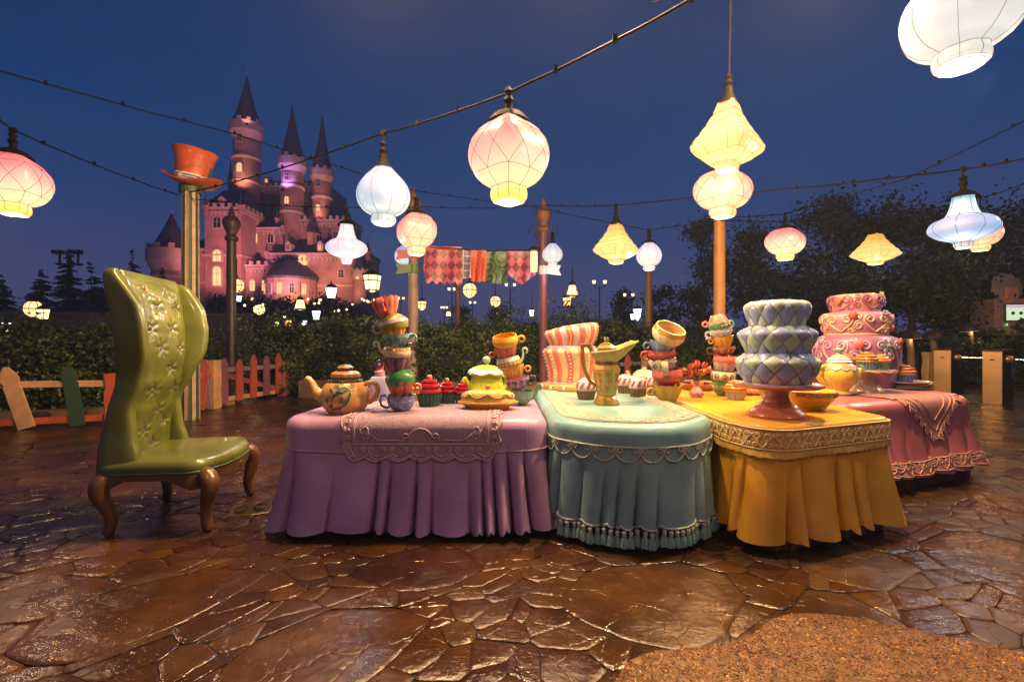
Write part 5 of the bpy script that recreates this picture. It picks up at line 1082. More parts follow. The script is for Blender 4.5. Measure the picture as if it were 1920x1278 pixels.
# ---------------------------------------------------------------- sculpted tablecloths
HT = 0.84
class Cloth:
    def __init__(s, corners, rad, top_r, hem, zf, amp, flare, seed, lo=.13, hi=.30, ht=HT):
        s.pts, s.L = resample(fillet(corners, rad, 9), 640); s.n = 640; s.r = top_r; s.ht = ht; s.hem = hem; s.zf = zf; s.amp = amp; s.flare = flare
        rg = random.Random(seed); d = 0; s.val = []
        while d < s.L - .1: s.val.append((d, rg.uniform(.35, 1.25), rg.uniform(.7, 1.45))); d += lerp(lo, hi, rg.random() ** 1.5)
        s.rg = rg; s.nr = []
        for i in range(s.n):
            a, b = s.pts[i - 3], s.pts[(i + 3) % s.n]; t = Vector((b[0] - a[0], b[1] - a[1])).normalized(); s.nr.append((t.y, -t.x))
        s.inner = []
    def near(s, x, y): 
        i = min(range(s.n), key=lambda k: (s.pts[k][0] - x) ** 2 + (s.pts[k][1] - y) ** 2); return i * s.L / s.n
    def base(s, a):
        q = (a / s.L * s.n) % s.n; i = int(q); f = q - i; p, p2 = s.pts[i % s.n], s.pts[(i + 1) % s.n]; n1, n2 = s.nr[i % s.n], s.nr[(i + 1) % s.n]
        return Vector((lerp(p[0], p2[0], f), lerp(p[1], p2[1], f), 0)), Vector((lerp(n1[0], n2[0], f), lerp(n1[1], n2[1], f), 0)).normalized()
    def fold(s, a):
        a %= s.L; v = s.val
        import bisect
        k = bisect.bisect_right(v, (a, 9, 9)) - 1; d0, dep, sk = v[k]; d1, dep1 = (v[k + 1][0], v[k + 1][1]) if k + 1 < len(v) else (s.L, v[0][1])
        u = (a - d0) / (d1 - d0); l = math.sin(PI * u ** sk) ** .5 - .55 * (math.exp(-(u * (d1 - d0) / .010) ** 2) + math.exp(-((1 - u) * (d1 - d0) / .010) ** 2))
        return l - (1 - l) * (lerp(dep, dep1, u) - 1) * 0 - (1 - l) * (lerp(dep, dep1, u)) * .0, lerp(dep, dep1, u)
    def disp(s, a, z):
        if z >= s.zf: return 0.0
        k = min(1.15, (s.zf - z) / (s.zf - s.hem)); l, dep = s.fold(a + .045 * k * math.sin(a * 2.3 + s.L)); k0 = .28 * (1.25 - dep); k = max(0, k - k0) / (1 - k0)
        return s.flare * min(1.15, (s.zf - z) / (s.zf - s.hem)) ** 1.7 + s.amp * dep * (k ** .75) * (l - .62)
    def at(s, a, b, off=0.0):
        """b < 0: on the top, |b| inward of the rounded edge; b from 0: over the edge and down the skirt"""
        p, n = s.base(a); arc = s.r * PI / 2
        if b <= 0: c = p - n * (s.r - b); c.z = s.ht + off; return c
        if b < arc:
            t = b / s.r; c = p - n * s.r * (1 - math.sin(t)) + n * off * math.sin(t); c.z = s.ht - s.r + s.r * math.cos(t) + off * math.cos(t); return c
        z = s.ht - s.r - (b - arc); c = p + n * (off + s.disp(a, z)); c.z = z; return c
    def b_of(s, z): return s.r * PI / 2 + s.ht - s.r - z
    def mesh(s, mats, parent, name='cloth', nu=960, band=None):
        mb = MB(); arc = s.r * PI / 2; bh = s.b_of(s.hem); rows = [0, arc * .25, arc * .5, arc * .75, arc] + [lerp(arc, bh, (k / 20) ** .9) for k in range(1, 21)]
        def f(i, j):
            a = s.L * i / nu; b = rows[j]
            if j > 6:
                l, dep = s.fold(a); b += (.022 * (l - .5) * dep + .012 * math.sin(a * 5 + 1)) * ((j - 6) / 18)
            return s.at(a, b)
        mb.grid(f, nu, len(rows), True, flip=True); mb.add([f(i, 0) for i in range(nu)], [tuple(range(nu))])
        # thickness at the hem
        mb.grid(lambda i, j: f(i, len(rows) - 1) - (s.base(s.L * i / nu)[1] * .012 * j) + Vector((0, 0, .03 * (j == 2))), nu, 3, True, flip=True)
        return mb.build(name, mats, parent, smooth=55)
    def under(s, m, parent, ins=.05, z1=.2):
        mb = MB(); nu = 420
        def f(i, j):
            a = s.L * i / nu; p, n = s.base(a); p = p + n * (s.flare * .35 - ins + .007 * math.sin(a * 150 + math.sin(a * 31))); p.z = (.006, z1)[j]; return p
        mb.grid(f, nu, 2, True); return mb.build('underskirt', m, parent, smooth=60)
    def tubes(s, name, lines, r, m, parent, off=.004, n=5, squash=1.0):
        mb = MB()
        for l, closed in lines: mb.tube([s.at(a, b, off) for a, b in l], r, n, closed=closed, squash=squash)
        return mb.build(name, m, parent, smooth=180)
def origin(t, ch):
    """keep children where they were built although the thing stands at its base"""
    for c in ch: c.location = Vector(c.location) - Vector(t.location)
PURP, BLUE, YELL, ROSE_ = mat('cloth_lilac', (.45, .27, .45), .36, var=.2, scale=3, bump=.14, bscale=110, coat=.2), mat('cloth_aqua', (.21, .42, .45), .38, var=.22, scale=3, bump=.14, bscale=110, coat=.15, dirt=.35), mat('cloth_gold', (.74, .38, .022), .33, var=.2, scale=3, bump=.14, bscale=110, coat=.25), mat('cloth_rose', (.46, .14, .15), .36, var=.2, scale=3, bump=.14, bscale=110, coat=.2)
def lace(name, col): return mat(name, col, .5, var=.2, scale=40, bump=.8, bscale=190)
# --- lilac table
tp = thing('lilac_table', 'table under a sculpted lilac cloth with a lace runner, nearest the green chair', 'table', (-.7, 3.85, 0))
cp = Cloth([(-1.72, 3.27), (.27, 3.27), (.24, 4.75), (-1.66, 4.75)], [.22, .2, .2, .3], .085, .055, .64, .105, .085, 5, .08, .34)
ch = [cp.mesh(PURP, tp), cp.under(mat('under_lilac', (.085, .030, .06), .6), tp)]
ch.append(cp.tubes('trim', [([(cp.L * i / 300, cp.b_of(.605 + .008 * math.sin(cp.L * i / 300 * 7))) for i in range(300)], True)], .006, mat('trim_lilac', (.48, .33, .42), .4), tp))
origin(tp, ch)
# runner
LW = lace('lace_lilac', (.40, .27, .36)); rn = thing('table_runner', 'pale lilac lace runner with scalloped edge laid over the lilac table', 'table runner', (-.64, 3.27, HT))
s0 = cp.near(-.655, 3.27); W = .545
def runner_edge(k, n=140):
    """outline of the runner from the left back, round the front, to the right back"""
    out = []; bm = cp.b_of(.575)
    def side(b): return .035 * abs(math.sin((b + .05) * PI / .19)) if b > -.4 else .02
    for i in range(40): b = lerp(-.95, bm - .10, i / 39); out.append((-W - side(b) * k, b))
    for i in range(n + 1):
        u = -1 + 2 * i / n; sc = abs(math.sin(u * PI * 3.5 + PI / 2)) ** .8 * .035; e = max(0, (abs(u) - .80) / .2); out.append(((W + .02) * u, bm + sc * k - .105 * e ** 2.4))
    for i in range(40): b = lerp(bm - .10, -.95, i / 39); out.append((W + side(b) * k, b))
    return out
ed = runner_edge(1.0)
rows_n = 46
mb = MB(); bm = cp.b_of(.575)
left = ed[:40]; bot = ed[40:181]; right = ed[181:][::-1]
def rf(i, j):
    u = i / 60; v = j / rows_n
    bq = bot[min(140, int(u * 140))]; lq = left[min(39, int(v * 39))]; rq = right[min(39, int(v * 39))]
    b = lerp(-.95, bq[1], v); a = lerp(lq[0], rq[0], u) if v < .9 else lerp(lerp(lq[0], rq[0], u), bq[0], (v - .9) * 10)
    return cp.at(s0 + a, b, .011)
mb.grid(rf, 61, rows_n + 1, flip=True); ch = [mb.build('lace_cloth', LW, rn, smooth=60)]
LR = mat('lace_relief', (.50, .36, .42), .42, var=.15, scale=20)
lines = [([(s0 + a, b) for a, b in ed], False), ([(s0 + a * .93, b - .012 if b > 0 else b) for a, b in ed[42:178]], False)]
bi = bm - .085
fr = [(-W + .06, -.95), (-W + .06, bi), (W - .06, bi), (W - .06, -.95)]
def poly(pts, n=30):
    o = []
    for p, q in zip(pts, pts[1:]): o += [(lerp(p[0], q[0], i / n), lerp(p[1], q[1], i / n)) for i in range(n)]
    return o + [pts[-1]]
for k in (0, .018): lines.append(([(s0 + a * (1 - k * 1.2), b - k * (b > .3)) for a, b in poly(fr)], False))
for q in range(7):  # scallop scrolls along the front edge
    cx_ = (q - 3) * (2 * W / 7); y0_ = bi + .03
    for sg in (-1, 1): lines.append(([(s0 + cx_ + sg * x, y0_ + y) for x, y in [(0, .055)] + [(.03, .052), (.055, .03)] + volute(.046, .006, .019, .6, -1.3, 16)], False))
for sg in (-1, 1):
    for q in range(5):
        y0_ = bi - .02 - q * .105
        for s2 in (-1, 1): lines.append(([(s0 + sg * (W - .03 + x), y0_ + s2 * y) for x, y in [(.03, .0), (.03, .02)] + volute(.008, .028, .017, 0, 1.3, 14)], False))
    lines.append(([(s0 + sg * x, y) for x, y in volute(.40, bi - .065, .035, -PI / 2, -1.4, 18)[::-1] + [(.30, bi - .025), (.2, bi - .03)] + volute(.105, bi - .055, .03, PI / 2, -1.2, 16)], False))
    lines.append(([(s0 + sg * x, y) for x, y in [(W - .115, -.3), (W - .115, bi - .22)] + volute(W - .145, bi - .10, .034, 0, 1.4, 16)], False))
lines.append(([(s0 + .085 * math.cos(R(a)), bi - .035 - .075 * math.sin(R(a))) for a in range(0, 181, 12)], False))
ch.append(cp.tubes('lace_scrolls', lines, .0062, LR, rn, .013, 5)); origin(rn, ch)
# --- aqua table
tb = thing('aqua_table', 'round fronted table under a sculpted aqua cloth with scalloped trim and tassel hem', 'table', (.9, 4.1, 0))
cb_ = Cloth([(.28, 3.33), (.54, 3.08), (.90, 2.98), (1.24, 3.08), (1.52, 3.42), (1.50, 5.55), (.25, 5.55)], [.32, .42, .55, .42, .36, .34, .32], .075, .15, .66, .085, .012, 8, .09, .30)
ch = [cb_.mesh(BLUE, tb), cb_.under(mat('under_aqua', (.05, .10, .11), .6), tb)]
TR_B = mat('trim_aqua', (.42, .50, .44), .42, var=.2, dirt=.5); HL = mat('hem_aqua', (.22, .40, .38), .5, var=.25, scale=30)
def vis(c, a):  # only where the picture can show it: front and sides
    p, n = c.base(a); return n.y < .35
k = int(cb_.L / .155); w = cb_.L / k; lines = [([(cb_.L * i / 400, cb_.b_of(.695)) for i in range(400)], True)]
for q in range(k):
    a0 = q * w
    if not vis(cb_, a0): continue
    b0 = cb_.b_of(.695)
    for sg in (-1, 1): lines.append(([(a0 + w / 2 + sg * x, b0 + y) for x, y in [(w * .5 * math.sin(R(t)), .022 + .075 * math.cos(R(t))) for t in range(0, 91, 9)] + volute(w * .34, .022, w * .16, 0, -1.25, 16)[1:]], False))
ch.append(cb_.tubes('scalloped_trim', lines, .0072, TR_B, tb, .004, 5))
ch.append(cb_.tubes('hem_line', [([(cb_.L * i / 600, cb_.b_of(.168 - .02 * (cb_.fold(cb_.L * i / 600)[0] - .5))) for i in range(600)], True)], .007, TR_B, tb, .003))
# tassels along the hem
pt_ = MB().lathe([(0, .0), (.012, -.002), (.017, -.012), (.012, -.022), (.0135, -.024), (.0135, -.034), (.011, -.036)], 8)
pt_.lathe([(.011, -.036), (.018, -.05), (.026, -.085), (.029, -.105), (0, -.1)], 14, mi=1, warp=lambda r, z, th, j: (r * (1 + .13 * math.cos(7 * th)), z - (.006 * math.cos(5 * th) if j > 1 else 0), th))
k = int(cb_.L / .043); first = None
for q in range(k):
    a = q * cb_.L / k
    if not vis(cb_, a): continue
    c = cb_.at(a, cb_.b_of(.157 - .02 * (cb_.fold(a)[0] - .5)), .004); n = cb_.base(a)[1]
    if first is None: first = pt_.build('tassel', [TR_B, HL], tb, smooth=60); o = first
    else: o = first.copy(); COL.objects.link(o)
    o.location = c - tb.location; o.rotation_euler = (R(4), 0, math.atan2(n.x, -n.y) + .3 * math.sin(q * 2.3))
MBt = MB()
# lace disc on top: border ring of relief, inner field
LB = lace('lace_aqua', (.36, .42, .33)); 
top = thing('lace_doily', 'pale green lace cloth with relief border covering the aqua table top', 'table cloth', (.9, 4.1, HT))
def ringp(i, n, ins): return cb_.at(cb_.L * i / n, -ins)
dz = MB(); nn = 200
dz.grid(lambda i, j: ringp(i, nn, (.005, .008, .175, .18)[j]) + Vector((0, 0, (.001, .008, .008, .0045)[j])), nn, 4, True, flip=True); ch2 = [dz.build('lace_border', LB, top, smooth=50)]
fz = MB(); fz.add([ringp(i, nn, .178) + Vector((0, 0, .0045)) for i in range(nn)], [tuple(range(nn))]); ch2.append(fz.build('field', mat('lace_field', (.20, .40, .38), .32, var=.2, scale=6, bump=.2), top, smooth=0))
lines = []; kk = int(cb_.L / .13)
for q in range(kk):
    a0 = q * cb_.L / kk
    for sg in (-1, 1): lines.append(([(a0 + sg * x, -.045 - y) for x, y in [(0, .11), (.03, .085)] + volute(.030, .05, .026, PI / 2, -1.3, 12)], False))
    lines.append(([(a0 + .065 + .03 * math.cos(R(t)), -.10 + .045 * math.sin(R(t))) for t in range(0, 360, 30)], True))
for ins in (.02, .17): lines.append(([(cb_.L * i / 200, -ins) for i in range(200)], True))
ch2.append(cb_.tubes('lace_scrolls', lines, .005, mat('relief_aqua', (.46, .50, .40), .4), top, .009, 4)); origin(top, ch2)
origin(tb, [c for c in ch])
# --- gold table
ty = thing('gold_table', 'table under a sculpted golden cloth with a band of crossing scrolls', 'table', (2.2, 4.0, 0))
cy_ = Cloth([(1.66, 2.92), (2.80, 3.36), (2.86, 5.4), (1.58, 5.4), (1.555, 3.3)], [.2, .1, .2, .1, .15], .03, .098, .62, .15, .055, 15, .10, .42)
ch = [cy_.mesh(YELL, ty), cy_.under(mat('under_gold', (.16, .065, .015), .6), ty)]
BND = mat('band_gold', (.64, .40, .085), .45, var=.2, scale=12, bump=.3, dirt=.15); TRG = mat('trim_gold', (.76, .56, .24), .42, var=.18)
z1, z0 = .815, .675; mb = MB(); nu = 420
def bf(i, j):
    a = cy_.L * i / nu; b = cy_.b_of((z1, z1 - .002, z0, z0 - .005, z0 - .045)[j]); return cy_.at(a, b, (.001, .010, .012, .014, .018 + .004 * math.sin(a * 130) + .006 * math.sin(a * 9))[j]) + Vector((0, 0, .004 * math.sin(a * 97) * (j == 4)))
mb.grid(bf, nu, 5, True, flip=True); ch.append(mb.build('scroll_band', BND, ty, smooth=40))
lines = [([(cy_.L * i / 400, cy_.b_of(z)) for i in range(400)], True) for z in (z1 - .002, z0 + .006)]; kk = int(cy_.L / .125); w = cy_.L / kk; bb = cy_.b_of(z0 + .012); hh = .118
for q in range(kk):
    a0 = q * w
    if not vis(cy_, a0): continue
    for sg in (-1, 1):
        arm = bez((0, 0), (.25 * w, .35 * hh), (.45 * w, .8 * hh), (.72 * w, .86 * hh), 10) + volute(.74 * w, .68 * hh, .17 * w, PI / 2, -1.2, 12)[1:]
        low = bez((.5 * w, .92 * hh), (.28 * w, .62 * hh), (.12 * w, .45 * hh), (.24 * w, .16 * hh), 8)[4:] + volute(.34 * w, .22 * hh, .12 * w, PI * 1.1, 1.1, 10)[1:]
        lines.append(([(a0 + sg * x, bb - y) for x, y in arm], False)); lines.append(([(a0 + sg * x, bb - y) for x, y in low], False))
ch.append(cy_.tubes('scrolls', lines, .0062, TRG, ty, .013, 5)); origin(ty, ch)
# --- rose table
tr_ = thing('rose_table', 'table under a sculpted rose cloth with a pointed lace overlay, farthest from the chair', 'table', (3.9, 5, 0))
cr = Cloth([(2.93, 4.02), (4.74, 4.68), (4.98, 5.6), (4.6, 6.2), (2.95, 6.2)], [.1, .26, .3, .3, .2], .085, .15, .66, .12, .09, 23, .10, .42)
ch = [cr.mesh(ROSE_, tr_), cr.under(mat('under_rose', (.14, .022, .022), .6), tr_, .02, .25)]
LRs = lace('lace_rose', (.40, .185, .155)); TRR = mat('relief_rose', (.52, .27, .21), .42, var=.15)
mb = MB(); nu = 520; zz_ = (.285, .283, .172, .150)
mb.grid(lambda i, j: cr.at(cr.L * i / nu, cr.b_of(zz_[j] + .012 * math.sin(cr.L * i / nu * 5)), (.001, .009, .011, .009)[j]), nu, 4, True, flip=True); ch.append(mb.build('lace_hem', LRs, tr_, smooth=50))
lines = [([(cr.L * i / 500, cr.b_of(z + .012 * math.sin(cr.L * i / 500 * 5))) for i in range(500)], True) for z in (.28, .168)]; kk = int(cr.L / .13); w = cr.L / kk
for q in range(kk):
    a0 = q * w
    if not vis(cr, a0): continue
    for l in heart(w * .95, .10): lines.append(([(a0 + x, cr.b_of(.178 + y + .012 * math.sin(a0 * 5))) for x, y in l], False))
ch.append(cr.tubes('hem_scrolls', lines, .0058, TRR, tr_, .012, 5)); origin(tr_, ch)
ov = thing('lace_overlay', 'dusty pink lace overlay with toothed edge hanging as a point over the rose table front', 'table runner', (3.9, 4.5, HT))
sA = cr.near(4.12, 4.455); mb = MB(); b_tip = cr.b_of(.46); WO = .50
def of(i, j): 
    u = -1 + i / 20; v = j / 24; b = lerp(-.75, b_tip * 1.0, v); bmax = b_tip; half = WO * min(1.0, max(.002, (bmax - b) / (bmax + .06))); return cr.at(sA + u * half, b, .010)
mb.grid(of, 41, 25, flip=True); ch = [mb.build('lace_cloth', LRs, ov, smooth=60)]
lines = []
for sg in (-1, 1):
    e0 = [(sg * WO * min(1, (b_tip - b) / (b_tip + .06)), b) for b in [lerp(-.05, b_tip, i / 30) for i in range(31)]]
    for kf in (1.0, .8, .5): lines.append(([(sA + x * kf, (b - b_tip) * 1 * kf + b_tip - (1 - kf) * .0 - (.0 if kf == 1 else (1 - kf) * .33)) for x, b in e0], False))
ch.append(cr.tubes('lace_lines', lines, .006, TRR, ov, .012, 5))
tm = MB(); lines = []; e = Vector((WO, -(b_tip + .06)))
for sg in (-1, 1):
    for q in range(7):
        t = (q + .5) / 7; c = Vector((sg * WO * (1 - t), lerp(-.06, b_tip, t))); d = Vector((-sg * WO, b_tip + .06)).normalized(); n = Vector((sg * abs(d.y), abs(d.x)))
        g = .047; tri = [c - d * g, c - d * g * .4 + n * .055, c + d * g * .3 + n * .075, c + d * g]
        vs = [cr.at(sA + p.x, p.y, .009) for p in tri]; vs2 = [cr.at(sA + p.x, p.y, .0165) for p in tri]
        tm.add(vs + vs2, [(4, 5, 6, 7), (0, 1, 5, 4), (1, 2, 6, 5), (2, 3, 7, 6), (7, 6, 5, 4)])
        lines.append(([(sA + p.x, p.y) for p in (c - d * g + n * 0, c - d * g * .4 + n * .055, c + d * g * .3 + n * .075, c + d * g)], False))
        for s2 in (-1, 1): lines.append(([(sA + (c + n * .03 + d * s2 * .018).x + .013 * math.cos(a), (c + n * .03 + d * s2 * .018).y + .013 * math.sin(a)) for a in [R(40 * i) for i in range(8)]], False))
ch.append(tm.build('lace_teeth', LRs, ov, smooth=30)); ch.append(cr.tubes('lace_scrolls', lines, .0048, TRR, ov, .015, 4)); origin(ov, ch)
# ---------------------------------------------------------------- wingback chair
chair = thing('wingback_chair', 'tall empty green tufted wingback chair with bronze cabriole legs', 'chair', (-2.66, 3.68, 0), R(10))
LEA = mat('green_leather', (.125, .150, .022), .3, var=.22, scale=2.2, bump=.1, bscale=45, coat=.45, dirt=.2); BRZ = mat('bronze_wood', (.14, .062, .024), .3, .25, var=.3, scale=4, bump=.14, coat=.3)
xr = [(.44, -.375), (.60, -.375), (.75, -.355), (.9, -.32), (1.1, -.27), (1.3, -.25), (1.5, -.265), (1.7, -.295), (1.85, -.325), (1.96, -.345)]
xf = [(.44, -.12), (.55, -.13), (.7, -.17), (.9, -.185), (1.1, -.12), (1.3, -.075), (1.5, -.075), (1.65, -.10), (1.78, -.15), (1.88, -.22), (1.96, -.33)]
hw = [(.44, .40), (.8, .375), (1.1, .37), (1.5, .41), (1.96, .435)]
hs = [.445, .47, .55, .68, .8, .92, 1.05, 1.2, 1.35, 1.5, 1.6, 1.7, 1.78, 1.84, 1.885, 1.915]
mb = MB(); nb_ = 28
def bsec(i, j):  # rear shell that carries the tufted panel
    h = hs[j]; r, w = interp(xr, h), interp(hw, h) - .055; q = fillet([(r, -w), (r + .13, -w), (r + .13, w), (r, w)], .05, 6)[i]; kq = (1, .97, .80)[max(0, j - 13)] if j >= 13 else 1
    return (lerp(r + .06, q[0], kq), q[1] * lerp(1, kq, .1), h)
mb.grid(bsec, nb_, len(hs), True); T = (len(hs) - 1) * nb_; mb.add([bsec(i, len(hs) - 1) for i in range(nb_)], [tuple(range(nb_))]); mb.build('back', LEA, chair, smooth=75, sub=1)
for sg in (-1, 1):  # one wing on each side, a thick rounded cushion of its own
    top_ = 1.925 if sg < 0 else 1.90; mb = MB(); nw = 26; hw_ = [.447 + (top_ - .447) * (k / 26) for k in range(23)] + [top_ - .045, top_ - .018, top_ - .004]
    def wsec(i, j):
        h = hw_[j]; r, f, w = interp(xr, h) - .004, interp(xf, h), interp(hw, h) - .045; e = max(0, (h - (top_ - .30)) / .30); r += .07 * max(0, (h - (top_ - .07)) / .07) ** 2; fw = (.085 if sg > 0 else .0) * sstep((h - .9) / .5)
        if sg > 0: f = interp(xf, min(h, 1.62)) + fw; f = lerp(r + .03, f, math.sqrt(max(0, 1 - e ** 2.6)))
        else: f = lerp(r + .05, f + .02, math.sqrt(max(0, 1 - e ** 4)))
        f = max(f, r + .03); a = (f - r) / 2; tk = .052 * (1 - max(0, e - .86) / .14 * .75); th = 2 * PI * i / nw; c_, s_ = math.cos(th), math.sin(th)
        x = r + a + a * math.copysign(abs(c_) ** .55, c_); y = tk * math.copysign(abs(s_) ** .6, s_)
        return (x, sg * w + y + sg * .20 * max(0, x - r - .13) * sstep((h - .9) / .5), h)
    mb.grid(wsec, nw, len(hw_), True); mb.add([wsec(i, len(hw_) - 1) for i in range(nw)], [tuple(range(nw))]); mb.build('wing', LEA, chair, smooth=75, sub=1)
# tufted inner panel with buttons
btn = []
for r in range(9):
    z = 1.80 - r * .145
    for y in ((-.14, .14) if r % 2 else ((0.0,) if r else (-.19, .02, .2))): btn.append((y, z))
btn += [(-.27, 1.655), (.27, 1.655), (.02, 1.73)]
btn = [(-.2, 1.80), (.06, 1.80), (-.10, 1.66), (.17, 1.66), (-.22, 1.50), (.05, 1.50), (-.12, 1.34), (.16, 1.34), (.03, 1.18), (-.15, 1.02), (.13, 1.02), (-.02, .86), (.12, .745), (-.14, .71), (.0, .59)]
def dim(y, z):
    d = 0
    for by, bz in btn:
        dy, dz_ = y - by, z - bz; rr = math.hypot(dy, dz_)
        if rr < .14:
            a = math.atan2(dz_, dy); pl = .5 + .5 * math.cos(6 * a + by * 40); d += .030 * math.exp(-(rr / .024) ** 2) + .014 * math.exp(-((rr - .045) / .028) ** 2) * pl ** 2
    return d
def pf(i, j):
    h = lerp(.50, 1.895, j / 130); w = interp(hw, h) - .10; u = -1 + 2 * i / 56; y = u * w
    x = interp(xr, h) + .115 + .055 * (1 - abs(u) ** 5) - dim(y, h) - .06 * sstep((h - 1.80) / .1)
    return (x, y, h - .03 * sstep((h - 1.7) / .25) * (abs(y) / .42) ** 2)
MB().grid(pf, 57, 131).build('tufted_panel', LEA, chair, smooth=180)
mbt = MB().lathe([(0, .0), (.019, .0), (.022, .006), (.015, .014), (0, .017)], 10); b0 = None
for y, z in btn:
    if b0 is None: b0 = mbt.build('button', paint('#7a4f72', .3), chair); o = b0
    else: o = b0.copy(); COL.objects.link(o)
    o.location = (interp(xr, z) + .115 + .055 - .03, y, z); o.rotation_euler = (0, R(90), 0)
# seat, apron, legs
def seat_out(k, e=0): return resample(fillet([(-.365 - e, -.40 - e), (.30 + e, -.45 - e), (.40 + e, -.24 - e), (.43 + e, 0), (.40 + e, .24 + e), (.30 + e, .45 + e), (-.365 - e, .40 + e)], [.06, .12, .12, .3, .12, .12, .06], 6), k)[0]
so = seat_out(72)
def sf(i, j):
    k, z = ((1.0, .445), (1.012, .46), (1.02, .485), (1.0, .515), (.95, .535), (.82, .548), (.5, .557), (.0, .56))[j]; return (so[i][0] * k, so[i][1] * k, z)
MB().grid(sf, 72, 8, True).build('seat', LEA, chair, smooth=180)
MB().tube([(x * 1.012, y * 1.012, .447) for x, y in so], .009, 6, closed=True).build('piping', mat('piping_green', (.04, .085, .03), .3, coat=.4), chair, smooth=180)
def af(i, j):
    x, y = so[i]; nz = math.atan2(y, x); side = abs(x) / .4; 
    if x > .25: low = .075 + .03 * math.exp(-(y / .10) ** 2) + .05 * sstep((abs(y) - .26) / .14)
    else: low = .05 + .075 * sstep((abs(x + .05) - .12) / .22)
    z = (.447, .43, .447 - low, .447 - low)[j]; k = (1.0, 1.015, 1.005, .90)[j]; return (x * k, y * k, z)
MB().grid(af, 72, 4, True, flip=True).build('apron', BRZ, chair, smooth=60)
MB().ball((.428, 0, .395), .028, 12, sq=(.5, 1, 1.25)).build('apron_boss', BRZ, chair, smooth=180)
for sx_, sy_, ax in ((.33, -.38, 1), (.33, .38, 1), (-.30, -.36, -1), (-.30, .36, -1)):
    d = Vector((ax * .8, sy_ / .4 * .55, 0)).normalized(); c = Vector((sx_, sy_, 0)); fr_ = ax > 0
    path = [c - d * .03 + Vector((0, 0, .44)), c + d * .025 + Vector((0, 0, .42)), c + d * .06 + Vector((0, 0, .375)), c + d * .06 + Vector((0, 0, .32)), c + d * .035 + Vector((0, 0, .25)), c + d * .015 + Vector((0, 0, .17)), c + d * .012 + Vector((0, 0, .10)), c + d * .03 + Vector((0, 0, .04)), c + d * .045 + Vector((0, 0, .0))] if fr_ else \
           [c - d * .03 + Vector((0, 0, .44)), c + d * .04 + Vector((0, 0, .415)), c + d * .06 + Vector((0, 0, .365)), c + d * .06 + Vector((0, 0, .31)), c + d * .03 + Vector((0, 0, .24)), c + d * .0 + Vector((0, 0, .17)), c - d * .015 + Vector((0, 0, .10)), c + d * .0 + Vector((0, 0, .04)), c + d * .02 + Vector((0, 0, .0))]
    MB().tube(path, [.05, .066, .068, .062, .050, .042, .038, .038, .041], 12).build('leg', BRZ, chair, smooth=60, sub=1)
